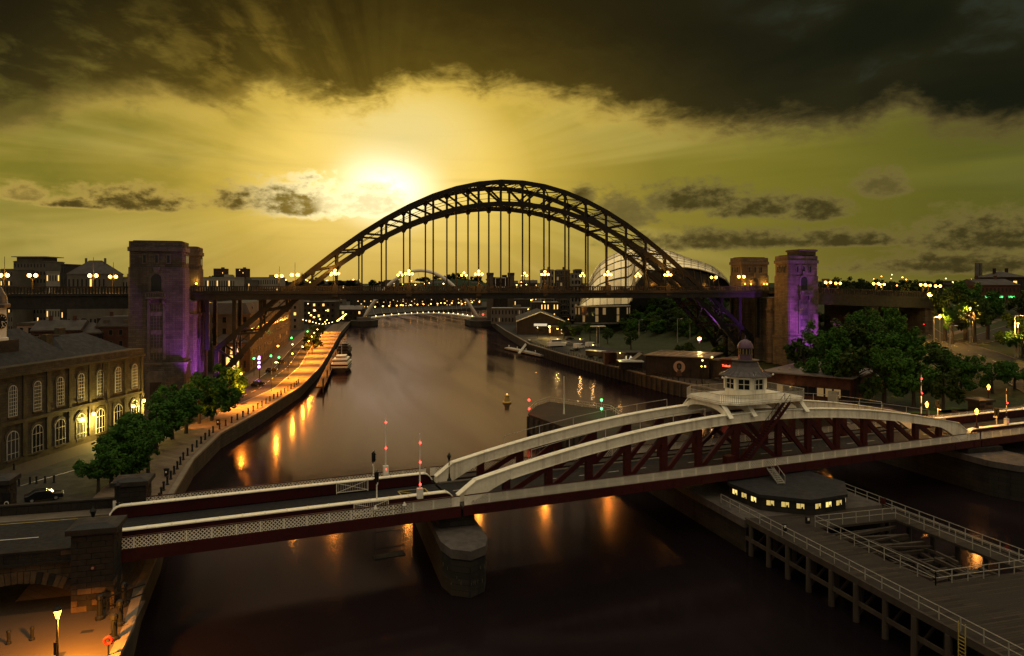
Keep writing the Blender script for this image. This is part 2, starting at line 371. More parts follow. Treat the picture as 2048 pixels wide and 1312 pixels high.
mat('roof_lead', (.105, .088, .088), .5, .2, .35, 2.0, .2)
mat('car_dark', (.012, .012, .014), .2, 0, .2, 2)
mat('car_white', (.65, .62, .56), .3, 0, .15, 2)
mat('car_silver', (.30, .29, .28), .3, .3, .15, 2)
mat('tyre', (.01, .01, .01), .9)
mat('hull_dark', (.018, .018, .022), .4)
mat('gold_trim', (.45, .33, .10), .5, .4, .3, 3)
emat('lamp_gold', (1.0, .44, .05), 16)
emat('lamp_orange', (1.0, .36, .03), 11)
emat('lamp_yellow', (1.0, .66, .12), 9)
emat('lamp_white', (1.0, .84, .48), 7)
emat('lamp_far', (1.0, .48, .09), 9)
emat('lamp_far_white', (1.0, .70, .28), 6)
emat('light_red', (1.0, .03, .02), 9)
emat('light_green', (.06, 1.0, .14), 9)
emat('light_purple', (.55, .2, 1.0), 9)
emat('win_lit', (1.0, .74, .22), 1.1)
emat('win_lit_low', (1.0, .70, .20), .55)
emat('win_warm', (1.0, .55, .14), 1.6)
emat('win_dim', (1.0, .62, .22), .16)
emat('neon_red', (1.0, .10, .04), 3.5)
emat('sign_white', (1.0, .84, .55), .55)
# water: muddy brown, smoothed by a long exposure
wm = bpy.data.materials.new('water'); wm.use_nodes = True; h = NG(wm.node_tree); b = wm.node_tree.nodes['Principled BSDF']
tcn = h.n('ShaderNodeTexCoord').outputs['Object']
n1 = h.noise(tcn, .02, 4, .55, .4); n2 = h.noise(tcn, .35, 3, .5)
h.put(b.inputs['Base Color'], h.mix(h.ss(n1, .35, .65), (.006, .0042, .005), (.010, .0068, .008)))
mpw = h.n('ShaderNodeMapping'); h.put(mpw.inputs[0], tcn); mpw.inputs['Scale'].default_value = (.09, .008, 1); mpw.inputs['Rotation'].default_value = (0, 0, .12)
h.put(b.inputs['Roughness'], h.ss(h.noise(mpw.outputs[0], 1.0, 5, .6, .5), .32, .68, .085, .19)); b.inputs['IOR'].default_value = 1.33; b.inputs['Specular IOR Level'].default_value = .42; b.inputs['Specular Tint'].default_value = (.60, .385, .49, 1)
bp = h.n('ShaderNodeBump'); bp.inputs['Strength'].default_value = .05; bp.inputs['Distance'].default_value = .2
h.put(bp.inputs['Height'], n2)
frn = h.n('ShaderNodeFresnel'); frn.inputs['IOR'].default_value = 1.33
gl_ = h.n('ShaderNodeBsdfGlossy'); gl_.inputs['Color'].default_value = (1.0, .78, .84, 1); h.put(gl_.inputs['Roughness'], b.inputs['Roughness'].links[0].from_socket); h.put(gl_.inputs['Normal'], bp.outputs[0])
df_ = h.n('ShaderNodeBsdfDiffuse'); h.put(df_.inputs['Color'], b.inputs['Base Color'].links[0].from_socket)
mx_ = h.n('ShaderNodeMixShader'); h.put(mx_.inputs[0], h.ss(frn.outputs[0], .045, .34, .03, .145)); h.put(mx_.inputs[1], df_.outputs[0]); h.put(mx_.inputs[2], gl_.outputs[0])
h.put(wm.node_tree.nodes['Material Output'].inputs['Surface'], mx_.outputs[0]); wm.node_tree.nodes.remove(b); M['water'] = wm
def lamp(parent, loc, col, energy, radius=.25, name='lamp_light', spot=None, target=None, blend=.6):
    l = bpy.data.lights.new(name, 'SPOT' if spot else 'POINT'); l.energy = energy; l.color = col; l.shadow_soft_size = radius
    if spot: l.spot_size = R(spot); l.spot_blend = blend
    o = bpy.data.objects.new(name, l); C.objects.link(o); o.parent = parent; o.location = loc
    if target is not None: o.rotation_euler = (Vector(target) - Vector(loc)).to_track_quat('-Z', 'Y').to_euler()
    return o
def ico(r, n=1):
    bm = bmesh.new(); bmesh.ops.create_icosphere(bm, subdivisions=n, radius=r); me = bpy.data.meshes.new('globe'); bm.to_mesh(me); bm.free(); return me
def arch_poly(w, h, n=8):
    """round-headed outline in (x, z), base centred on 0"""
    r = w / 2; p = [(-r, 0), (r, 0)]
    return p + [(r * math.cos(math.pi * k / n), h - r + r * math.sin(math.pi * k / n)) for k in range(n + 1)]
def lerp(a, b, t): return a + (b - a) * t
def interp(x, pts):
    if x <= pts[0][0]: return pts[0][1]
    for (a, b), (c, d) in zip(pts, pts[1:]):
        if x <= c: return b + (d - b) * (x - a) / (c - a)
    return pts[-1][1]
def sstep(x, a, b):
    t = min(1, max(0, (x - a) / (b - a))); return t * t * (3 - 2 * t)
# ================================================================== terrain and water
QN, QS = 3.0, 4.0
MB().add([(-6000, -1500, 0), (6000, -1500, 0), (6000, 9000, 0), (-6000, 9000, 0)], [(0, 1, 2, 3)]).build('river_water', M['water'], kind='structure')
# north quay edge (top of wall), from under the camera's bridge outward
NE_px = [(262, 1250), (280, 1180), (318, 1090), (345, 985), (385, 918), (440, 866), (520, 822), (600, 773), (640, 733), (657, 706), (681, 664), (702, 641), (722, 633), (754, 627), (850, 621), (960, 614.5), (1010, 612)]
NE = [Vector((-13.5, -60, QN)), Vector((-13.5, 20, QN))] + [at(x, y, QN) for x, y in NE_px]
NE += [Vector((700, 1180, QN)), Vector((5000, 1500, QN))]
npoly = [(p.x, p.y) for p in NE] + [(5900, 8900), (-5900, 8900), (-5900, -60)]
MB().prism(npoly, -3, QN).build('north_bank_ground', M['asphalt_worn'], kind='structure')
# coping and wall stones along the visible north quay
def edge_wall(name, pts, z, label_m, cop_m, inset=1):
    w = MB(); c = MB()
    for a, b_ in zip(pts, pts[1:]):
        a, b_ = Vector(a), Vector(b_); d = (b_ - a).normalized(); nrm = Vector((d.y, -d.x, 0)) * inset
        for o, hgt0, hgt1, bld in ((.12, -2, z - .25, w),):
            p = [a + nrm * o, b_ + nrm * o, b_ - nrm * .3, a - nrm * .3]
            bld.prism([(q.x, q.y) for q in p], hgt0, hgt1)
        p = [a + nrm * .25, b_ + nrm * .25, b_ - nrm * .55, a - nrm * .55]
        c.prism([(q.x, q.y) for q in p], z - .3, z + .06)
    wo_ = w.build(name, label_m, kind='structure'); co_ = c.build('coping', cop_m, wo_)
    return wo_
edge_wall('north_quay_wall', NE[:-3], QN, M['quay_stone'], M['kerb'])
# south quay edge
SE_px = [(985, 643), (1010, 660), (1060, 688), (1130, 709), (1230, 733), (1330, 758), (1410, 774)]
SEp = [at(x, y, QS) for x, y in SE_px]
SE = [Vector((520, 760, QS)), Vector((210, 640, QS))] + SEp + [Vector((101, 150, QS)), Vector((101, 110, QS)), Vector((100, 60, QS)), Vector((98, -60, QS))]
edge_wall('south_quay_wall', SE[1:], QS, M['quay_stone'], M['kerb'], inset=1)
SEt = sorted([(p.y, p.x) for p in SE])
def s_edge(y): return interp(y, SEt)
def south_h(x, y):
    t = x - s_edge(y)
    b_ = 30 + 26 * sstep(y, 250, 300)
    hgt = QS + sstep(t, b_, b_ + 62) * (8.5 + 12.5 * sstep(y, 165, 310) - 5 * (1 - sstep(y, 95, 150)))
    hgt += 7.0 * sstep(t, 190, 360)
    return hgt
ys = [-60 + 10 * i for i in range(13)] + [70 + 6 * i for i in range(72)] + [510, 540, 580, 640, 700, 760]
ts = [.55 + 0 * i for i in range(1)] + [4 * i for i in range(1, 60)] + [250, 280, 320, 400, 600, 1200, 5000]
gm = MB()
for y in ys:
    e = s_edge(y)
    for t in ts: gm.v.append((e + t, y, south_h(e + t, y) + (.25 * math.sin(e * .3 + t * .7) if t > 40 else 0)))
nT = len(ts)
for i in range(len(ys) - 1):
    for j in range(nT - 1):
        gm.f.append((i * nT + j, i * nT + j + 1, (i + 1) * nT + j + 1, (i + 1) * nT + j)); gm.mi.append(0 if ts[j] < 28 else 1)
gm.build('south_bank_ground', [M['asphalt_worn'], M['grass']], kind='structure', smooth=True)
# low wooded hills on the skyline
def ridge(name, pts, depth, thick, m_, zb=0):
    b_ = MB(); prof = []
    n = len(pts)
    xs = [lerp(pts[0][0], pts[-1][0], i / 60) for i in range(61)]
    for k in range(5):
        dd = depth + thick * (k - 2) / 2; fz = (0, .75, 1, .8, 0)[k]
        for x in xs:
            z = hz(interp(x, pts), depth) * 1.0
            zz = QN - 1 + (z - QN + 1) * fz + (rnd.uniform(-1, 1) * depth / 1400 if fz else 0)
            p = gd(x, dd); b_.v.append((p.x, p.y, zz))
    for k in range(4):
        for i in range(60):
            a = k * 61 + i; b_.f.append((a, a + 1, a + 62, a + 61)); b_.mi.append(0)
    return b_.build(name, m_, kind='structure', smooth=True)
ridge('hill', [(-300, 572), (0, 566), (300, 564), (560, 566), (700, 567), (830, 566), (1000, 567), (1200, 566), (1500, 566), (2300, 566)], 3000, 900, M['leaf_dark'])
ridge('hill', [(790, 590), (830, 571), (860, 560), (890, 557), (920, 556), (950, 560), (985, 569), (1040, 578)], 1500, 240, M['leaf_dark'])
# ================================================================== the great arch bridge
PN = 6.742; XC = 56.4
NF = 203.6; FR = 218.7; DKF, DKB = 200.4, 221.9; ZP = 31.0
nx = lambda n: 53 + (n - 12) * PN
def zlo(n):
    q = n - 12.5; return 55.6 - .337 * q * q
def zup(n):
    q = n - 12.5; return 62.1 - .41 * q * q + .00058 * q ** 4
TB = thing('arch_bridge', 'huge dark steel through-arch road bridge spanning the river between stone towers', 'bridge', (XC, 211, 0))
o = Vector((XC, 211, 0))
n0, n1_ = 0.35, 24.65
NOD = [n0] + list(range(1, 25)) + [n1_]
for Y, lab in ((NF, 'near arch rib of the dark steel bridge'), (FR, 'far arch rib of the dark steel bridge')):
    rib = MB().box(nx(n0) - XC - 2.6, nx(n0) - XC + 1.2, Y - 211 - 1.5, Y - 211 + 1.5, 3, zlo(n0) - .4).build('arch_rib', M['steel_green'], TB, label=lab)
    rib2 = MB().box(nx(n1_) - XC - 1.2, nx(n1_) - XC + 2.6, Y - 211 - 1.5, Y - 211 + 1.5, 3, zlo(n1_) - .4)
    rib2.build('bearing', M['stone_trim'], rib)
    up, lo = MB(), MB()
    P = lambda n, f: Vector((nx(n) - XC, Y - 211, f(n)))
    for a, b_ in zip(NOD, NOD[1:]):
        up.bar(P(a, zup) if a != n0 else Vector((nx(a) - XC, Y - 211, zup(a))), P(b_, zup), 1.0, 1.25, up=(0, 1, 0)) if False else up.bar(P(a, zup), P(b_, zup), 1.0, 1.25)
        lo.bar(P(a, zlo), P(b_, zlo), 1.0, 1.35)
    for n in NOD[1:-1]:      # gusset swellings
        p = P(n, zlo); lo.plate([p + Vector((-1.3, -.52, .2)), p + Vector((1.3, -.52, .2)), p + Vector((.35, -.52, -1.35)), p + Vector((-.35, -.52, -1.35))], (0, 1.04, 0))
        p = P(n, zup); up.plate([p + Vector((-.95, -.53, -.1)), p + Vector((.95, -.53, -.1)), p + Vector((.5, -.53, -1.3)), p + Vector((-.5, -.53, -1.3))], (0, 1.06, 0))
    up.bar(P(n0, zup), P(n0, zlo), 1.0, 1.3); up.bar(P(n1_, zup), P(n1_, zlo), 1.0, 1.3)
    up.build('upper_chord', M['steel_dark'], rib); lo.build('lower_chord', M['steel_dark'], rib)
    for n in NOD[1:-1]:
        MB().bar(P(n, zlo), P(n, zup), .62, .62).build('post', M['steel_dark'], rib)
    for a, b_ in zip(NOD, NOD[1:]):
        t, u = (a, b_) if (a + b_) / 2 < 12.4 else (b_, a)
        if abs((a + b_) / 2 - 12.5) < .2: t, u = a, b_
        MB().bar(P(t, zup), P(u, zlo), .6, .55).build('diagonal', M['steel_dark'], rib)
        # slender counter bracing
        MB().bar(P(t, zlo) * .5 + P(t, zup) * .5, P(u, zlo) * .5 + P(u, zup) * .5, .16, .16).build('counter_rod', M['steel_dark'], rib)
    for n in range(5, 21):
        if zlo(n) > ZP + 1:
            MB().bar(Vector((nx(n) - XC, Y - 211, 28.5)), P(n, zlo), .40, .40).build('hanger', M['steel_dark'], TB)
    for n in list(range(0, 5)) + list(range(21, 26)):   # trestle columns under the deck
        nn = min(max(n, n0), n1_); top = 27.6
        if zup(nn) < top - .8:
            c = MB().bar(Vector((nx(n) - XC, Y - 211, zup(nn) - .3)), Vector((nx(n) - XC, Y - 211, top)), 1.0, .9)
            c.box(nx(n) - XC - .9, nx(n) - XC + .9, Y - 211 - .8, Y - 211 + .8, top - .5, top)
            c.build('column', M['steel_green'], TB)
# lateral bracing between the ribs
for f, nm in ((zup, 'top_lateral'), (zlo, 'bottom_lateral')):
    for n in NOD:
        if 26.5 < f(n) < 34.5: continue
        b_ = MB(); ya, yb = NF - 211, FR - 211
        for dzz in (-.35, .35): b_.bar((nx(n) - XC, ya, f(n) + dzz), (nx(n) - XC, yb, f(n) + dzz), .2, .14)
        for k in range(10):
            b_.bar((nx(n) - XC, lerp(ya, yb, k / 10), f(n) + (.35 if k % 2 else -.35)), (nx(n) - XC, lerp(ya, yb, (k + 1) / 10), f(n) + (-.35 if k % 2 else .35)), .1, .1)
        b_.build(nm, M['steel_dark'], TB)
    for a, c_ in zip(NOD, NOD[1:]):
        if 25 < (f(a) + f(c_)) / 2 < 34: continue
        for ya, yb in ((NF - 211, FR - 211), (FR - 211, NF - 211)):
            MB().bar((nx(a) - XC, ya, f(a)), (nx(c_) - XC, yb, f(c_)), .3, .3).build('cross_brace', M['steel_dark'], TB)
for n in (1, 2, 3, 22, 23, 24):       # sway frames of the lower legs
    for s_ in (0, 1):
        MB().bar((nx(n) - XC, (NF if s_ else FR) - 211, zlo(n)), (nx(n) - XC, (FR if s_ else NF) - 211, zup(n)), .3, .3).build('sway_brace', M['steel_dark'], TB)
# deck
XL, XR = -31.5, 142.5
MB().box(XL - XC, XR - XC, DKF - 211 + .2, DKB - 211 - .2, 28.9, 29.3).build('road_deck', M['asphalt'], TB)
for Y, sg in ((DKF, 1), (DKB, -1)):
    y = Y - 211
    MB().box(XL - XC, XR - XC, min(y, y + .5 * sg), max(y, y + .5 * sg), 27.3, 28.85).build('fascia_girder', M['deck_edge'], TB)
    MB().box(XL - XC, XR - XC, min(y - .35 * sg, y + .6 * sg), max(y - .35 * sg, y + .6 * sg), 28.88, 29.25).build('deck_cornice', M['deck_edge'], TB)
    ra = MB().box(XL - XC, XR - XC, min(y, y + .25 * sg), max(y, y + .25 * sg), 30.78, 31.0).build('parapet', M['deck_edge'], TB)
    MB().box(XL - XC, XR - XC, min(y, y + .25 * sg), max(y, y + .25 * sg), 29.27, 29.6).build('plinth', M['deck_edge'], ra)
    x = XL; bal = MB()
    while x < XR - .5:
        bal.box(x - XC, x - XC + .28, min(y + .03 * sg, y + .2 * sg), max(y + .03 * sg, y + .2 * sg), 29.6, 30.78); x += .62
    bal.build('balusters', M['deck_edge'], ra, kind='stuff')
    for n in [4.9, 7.9, 10.9, 13.9, 16.9, 19.9]:
        MB().box(nx(n) - XC - .75, nx(n) - XC + .75, min(y - .3 * sg, y + .5 * sg), max(y - .3 * sg, y + .5 * sg), 28.0, 31.35).build('pedestal', M['deck_edge'], ra)
fl = MB()
for n in range(0, 26): fl.bar((nx(n) - XC, DKF - 211 + .6, 27.9), (nx(n) - XC, DKB - 211 - .6, 27.9), .5, 1.2)
fl.build('floor_beams', M['steel_green'], TB)
# ------------------------------------------------------------------ stone towers
def tower(name, label, x0, x1, y0, y1, zb, zt, m_, turret=False, sdy=-1, facesx=1):
    cx, cy = (x0 + x1) / 2, (y0 + y1) / 2; w, d = (x1 - x0) / 2, (y1 - y0) / 2
    t = thing(name, label, 'tower', (cx, cy, zb)); H = zt - zb
    def cham(w, d, c): return [(-w + c, -d), (w - c, -d), (w, -d + c), (w, d - c), (w - c, d), (-w + c, d), (-w, d - c), (-w, -d + c)]
    bd = MB(); bd.prism(cham(w + .35, d + .35, .45), 0, 9.2).prism(cham(w, d, .4), 9.2, H - 6.4).prism(cham(w - .2, d - .2, .4), H - 6.4, H - 2.0)
    body = bd.build('shaft', m_, t)
    MB().prism(cham(w + .55, d + .55, .5), 8.7, 9.25).build('base_moulding', M['stone_trim'], t)
    MB().prism(cham(w + .18, d + .18, .5), H - 2.5, H - 1.5).build('cornice', M['stone_trim'], t)
    MB().prism(cham(w - .1, d - .1, .45), H - 1.5, H - .1).build('parapet', m_, t)
    MB().prism(cham(w - .8, d - .8, .6), H - .1, H + .15).build('roof', M['roof_far'], t)
    if turret:
        b_ = MB(); b_.box(w - 6.6, w - .6, -d + .8, d - .6, H - .1, H + 2.0)
        b_.build('roof_turret', m_, t)
        MB().box(w - 7.0, w - .2, -d + .4, d - .3, H + 1.3, H + 1.9).build('turret_cornice', M['stone_trim'], t)
    faces = [('y', -1)] + ([('x', facesx)] if facesx else [])
    for ax, sg in faces:
        wd = w if ax == 'y' else d; off = (d if ax == 'y' else w)
        def tr(u, n, z):     # u along the face, n outwards
            return (u, -(off + n), z) if ax == 'y' else (sg * (off + n), u, z)
        def pl(poly, n0_, n1_):
            a = [tr(u, n0_, z) for u, z in poly]; b2 = Vector(tr(0, n1_, 0)) - Vector(tr(0, n0_, 0)); return a, b2
        # three little attic windows
        for k in (-1, 0, 1):
            u = k * wd * .42
            fr = MB(); a, v_ = pl([(u - .55, H - 5.6), (u + .55, H - 5.6), (u + .55, H - 3.1), (u - .55, H - 3.1)], -.35, .0); fr.plate(a, v_)
            wi = fr.build('attic_window', M['stone_trim'], t)
            gl = MB(); a, v_ = pl([(u - .28, H - 5.3), (u + .28, H - 5.3), (u + .28, H - 3.5), (u - .28, H - 3.5)], -.05, .06); gl.plate(a, v_); gl.build('pane', M['window_dark'], wi)
        if ax == 'x': continue
        # round-headed niche over a balcony
        zb_ = 29.6 - zb; nw = 2.3
        fr = MB(); po = [(x, z + zb_) for x, z in arch_poly(nw + 1.3, 4.9)]; a, v_ = pl(po, -.3, .14); fr.plate(a, v_); niche = fr.build('niche', M['stone_trim'], t)
        gl = MB(); po = [(x, z + zb_ + .2) for x, z in arch_poly(nw, 4.1)]; a, v_ = pl(po, .05, .18); gl.plate(a, v_); gl.build('pane', M['window_dark'], niche)
        ks = MB(); a, v_ = pl([(-.45, zb_ + 4.5), (.45, zb_ + 4.5), (.75, zb_ + 6.0), (-.75, zb_ + 6.0)], 0, .35); ks.plate(a, v_); ks.build('keystone', M['stone_trim'], niche)
        ba = MB(); a, v_ = pl([(-2.2, zb_ - 1.7), (2.2, zb_ - 1.7), (2.2, zb_ - 1.3), (-2.2, zb_ - 1.3)], 0, 1.3); ba.plate(a, v_)
        a, v_ = pl([(-2.2, zb_ - .35), (2.2, zb_ - .35), (2.2, zb_ - .1), (-2.2, zb_ - .1)], 1.0, 1.3); ba.plate(a, v_)
        for k in range(9):
            u = -2.1 + k * .52; a, v_ = pl([(u - .12, zb_ - 1.3), (u + .12, zb_ - 1.3), (u + .12, zb_ - .3), (u - .12, zb_ - .3)], 1.05, 1.25); ba.plate(a, v_)
        bal = ba.build('balcony', M['stone_trim'], t)
        br = MB()
        for u in (-1.6, 1.6): a, v_ = pl([(u - .3, zb_ - 1.7), (u + .3, zb_ - 1.7), (u + .2, zb_ - 3.0), (u - .2, zb_ - 3.0)], 0, .8); br.plate(a, v_)
        br.build('bracket', M['stone_trim'], bal)
        # long stair window with floor bands
        z0_, z1_ = 10.0, zb_ - 3.2
        for u in (-1.75, 1.75):
            f2 = MB(); a, v_ = pl([(u - .3, z0_), (u + .3, z0_), (u + .3, z1_ + .5), (u - .3, z1_ + .5)], 0, .22); f2.plate(a, v_); f2.build('window_jamb', M['stone_trim'], t)
        gl = MB(); a, v_ = pl([(-1.35, z0_), (1.35, z0_), (1.35, z1_), (-1.35, z1_)], -.3, .02); gl.plate(a, v_); sw = gl.build('stair_window', M['window_grey'], t)
        nb = max(3, int((z1_ - z0_) / 3.4))
        for k in range(nb):
            z = lerp(z0_, z1_, (k + .5) / nb); p_ = MB(); a, v_ = pl([(-1.3, z - .55), (1.3, z - .55), (1.3, z + .55), (-1.3, z + .55)], .02, .12); p_.plate(a, v_); p_.build('spandrel_panel', M['stone_trim'], sw)
        mu = MB()
        for u in (-.65, 0, .65): a, v_ = pl([(u - .05, z0_), (u + .05, z0_), (u + .05, z1_), (u - .05, z1_)], .02, .08); mu.plate(a, v_)
        k = z0_ + .6
        while k < z1_: a, v_ = pl([(-1.35, k), (1.35, k), (1.35, k + .07), (-1.35, k + .07)], .02, .07); mu.plate(a, v_); k += .8
        mu.build('glazing_bars', M['stone_trim'], sw)
        # portal at the foot
        f3 = MB(); a, v_ = pl([(-2.2, 0), (2.2, 0), (2.2, 6.2), (1.6, 7.2), (-1.6, 7.2), (-2.2, 6.2)], .45, .9); f3.plate(a, v_); do = f3.build('portal', M['stone_trim'], t)
        gl = MB(); a, v_ = pl([(-1.3, 0), (1.3, 0), (1.3, 4.6), (-1.3, 4.6)], .7, .95); gl.plate(a, v_); gl.build('door', M['brick_dark'], do)
    return t
TNL = tower('stone_tower', 'tall stone tower washed in purple light on its right edge, beside the clock building', -43.8, -31.2, 189.7, 197.0, QN, 42.0, M['tower_stone'])
TFL = tower('stone_tower', 'stone tower half hidden behind the left purple tower, its doorway lit orange', -45, -32.6, 223.0, 230.5, QN, 42.4, M['tower_stone'])
TNR = tower('stone_tower', 'stone tower flooded bright purple at the right end of the arch', 142.2, 153.4, 189.7, 197.2, 6.0, 40.6, M['south_stone'], turret=True, facesx=-1)
TFR = tower('stone_tower', 'unlit brown stone tower with two orange lamps beside its arched doorway', 145.6, 157.2, 220.5, 228, 6.0, 41.2, M['south_stone'], facesx=-1)
# abutments between the towers, under the deck
def abut(label, x0, x1, zb, m_, ledge):
    t = thing('bridge_abutment', label, 'abutment', ((x0 + x1) / 2, 210, zb)); w = (x1 - x0) / 2
    MB().box(-w, w, -12.9, 12.9, 0, 27.2 - zb).build('core', m_, t)
    for y in (-9.6, -3.2, 3.2, 9.6):
        MB().lathe([(1.9, 0), (1.9, 23 - zb), (2.3, 23 - zb), (2.3, 23.7 - zb), (1.9, 23.8 - zb), (1.9, 27.1 - zb)], 14, (ledge * (w - .3), y, 0)).build('half_column', m_, t)
    MB().box(-w - .5, w + .5, -12.3, 12.3, 23.1 - zb, 23.65 - zb).build('ledge', M['stone_trim'], t)
    return t
abut('stone abutment with half columns under the deck beside the left purple tower', -42, -31.6, QN, M['tower_stone'], 1)
abut('stone abutment under the deck between the two right-hand towers', 143.5, 154, 6, M['south_stone'], -1)
# approach viaducts
def viaduct(name, label, x0, x1, za, zb_, cat='bridge', piers=(), gz=QN):
    t = thing(name, label, cat, ((x0 + x1) / 2, 211, 0)); cx = (x0 + x1) / 2
    def sl(p0, p1, q, y0, y1, mname, nm, par=t):
        m_ = MB(); vs = []
        for x, dz_ in ((x0, za), (x1, zb_)):
            for z in (p0, p1):
                for y in (y0, y1): vs.append((x - cx, y - 211, z + dz_))
        m_.add(vs, [(0, 1, 3, 2), (4, 6, 7, 5), (0, 4, 5, 1), (2, 3, 7, 6), (0, 2, 6, 4), (1, 5, 7, 3)]); return m_.build(nm, M[mname], par)
    sl(28.6, 29.1, 0, 198.3, 222, 'asphalt', 'road_deck')
    for y0, y1 in ((197.6, 198.2), (222.1, 222.7)):
        sl(25.3, 28.5, 0, y0, y1, 'deck_edge', 'girder'); sl(28.5, 29.0, 0, y0 - .4, y1 + .1, 'deck_edge', 'cornice')
        p_ = sl(30.6, 30.9, 0, y0, y1, 'deck_edge', 'parapet'); b_ = MB(); n = int((x1 - x0) / .7)
        for i in range(n):
            x = lerp(x0, x1, (i + .5) / n); dz_ = lerp(za, zb_, (i + .5) / n); b_.box(x - cx - .16, x - cx + .16, y0 - 211 + .1, y1 - 211 - .1, 29.0 + dz_, 30.6 + dz_)
        b_.build('balusters', M['deck_edge'], p_, kind='stuff')
    for x in piers:
        dz_ = lerp(za, zb_, (x - x0) / (x1 - x0)); MB().box(x - cx - 1.6, x - cx + 1.6, -12.2, 10.5, gz, 25.25 + dz_).build('pier', M['tower_stone'], t)
    return t
viaduct('approach_viaduct', 'dark approach viaduct running left from the purple tower', -200, -44.2, 0, 0, piers=(-105, -160))
viaduct('approach_viaduct', 'dark approach viaduct running right from the bright purple tower over a road', 153.8, 208, -.2, -2.0, piers=(183, 206.0), gz=5)
# ================================================================== swing bridge, local frame u along, v across
SO, SA = Vector((58.2, 81.0, 0)), R(7.6)
def sw(u, v, z=0.0):
    return Vector((SO.x + u * math.cos(SA) - v * math.sin(SA), SO.y + u * math.sin(SA) + v * math.cos(SA), z))
VG1, VG2, VW = 2.3, 10.7, 13.0
def lattice_mesh(L, H, name):
    b_ = MB(); s = .36; t = .030; n = int((L + H) / s) + 1
    for sg in (1, -1):
        for k in range(1, n):
            c = k * s
            x0, z0 = max(0, c - H), min(c, H); x1, z1 = min(c, L), max(0, c - L)
            if x1 - x0 < .05: continue
            p, q = (x0, z0), (x1, z1)
            if sg < 0: p, q = (p[0], H - p[1]), (q[0], H - q[1])
            b_.bar((p[0], .012 * sg, p[1]), (q[0], .012 * sg, q[1]), .022, .074, up=(0, 0, 1))
    return b_.mesh(name, M['lattice'])
LP, LH = 2.15, 1.02
LM = lattice_mesh(LP - .12, LH, 'lattice_panel')
POSTM = MB().box(-.07, .07, -.05, .05, 0, LH + .12).mesh('post', M['lattice'])
def parapet(root, u0, u1, v, z=7.14, name='lattice_parapet', solid0=0.0, solid1=0.0):
    b_ = MB(); b_.bar((u0, v, z + LH + .13), (u1, v, z + LH + .13), .14, .08); b_.bar((u0, v, z + .03), (u1, v, z + .03), .12, .08)
    r_ = b_.build(name, M['red_paint'], root)
    if solid0: MB().box(u0, u0 + solid0, v - .05, v + .05, z + .08, z + LH + .08).build('end_plate', M['lattice'], r_)
    if solid1: MB().box(u1 - solid1, u1, v - .05, v + .05, z + .08, z + LH + .08).build('end_plate', M['lattice'], r_)
    a, c = u0 + solid0, u1 - solid1; n = max(1, round((c - a) / LP)); st = (c - a) / n
    for i in range(n):
        put('lattice_panel', LM, r_, (a + i * st + .06, v, z + .08), sc=((st - .12) / (LP - .12), 1, 1))
        put('post', POSTM, r_, (a + i * st, v, z))
    put('post', POSTM, r_, (c, v, z)); return r_
def gz(u): return 14.05 - 5.35 * (abs(u) / 43.0) ** 1.9
SB = thing('swing_bridge', 'low swing bridge with bowed cream girders, red struts and white lattice parapets', 'bridge', SO, SA)
u0, u1 = -43.2, 41.6
MB().box(u0, u1, VG1 + .5, VG2 - .5, 6.55, 6.98).build('road_deck', M['asphalt'], SB)
for va, vb in ((.15, VG1 - .5), (VG2 + .5, VW - .15)): MB().box(u0, u1, va, vb, 6.7, 7.08).build('walkway', M['wood_deck'], SB)
for va, vb in ((VG1 + .5, VG1 + .85), (VG2 - .85, VG2 - .5)): MB().box(u0 + .3, u1 - .3, va, vb, 6.985, 7.12).build('kerb', M['kerb'], SB)
k = u0 + 1
while k < u1 - 2:
    MB().box(k, k + 1.6, 6.44, 6.56, 6.984, 6.990).build('lane_dash', M['line_paint'], SB); k += 4.2
for v in (0, VW):
    sg = -1 if v == 0 else 1
    MB().box(u0, u1, min(v, v + .14 * sg), max(v, v + .14 * sg), 6.1, 7.14).build('edge_girder', M['red_paint'], SB)
    k = u0 + 1.5
    while k < u1:
        MB().box(k, k + .1, min(v + .15 * sg, v + .2 * sg), max(v + .15 * sg, v + .2 * sg), 6.15, 7.1).build('stiffener', M['red_paint'], SB); k += 4.3
    parapet(SB, u0 + .15, u1 - .15, v, solid0=.75, solid1=.3)
NU = 40
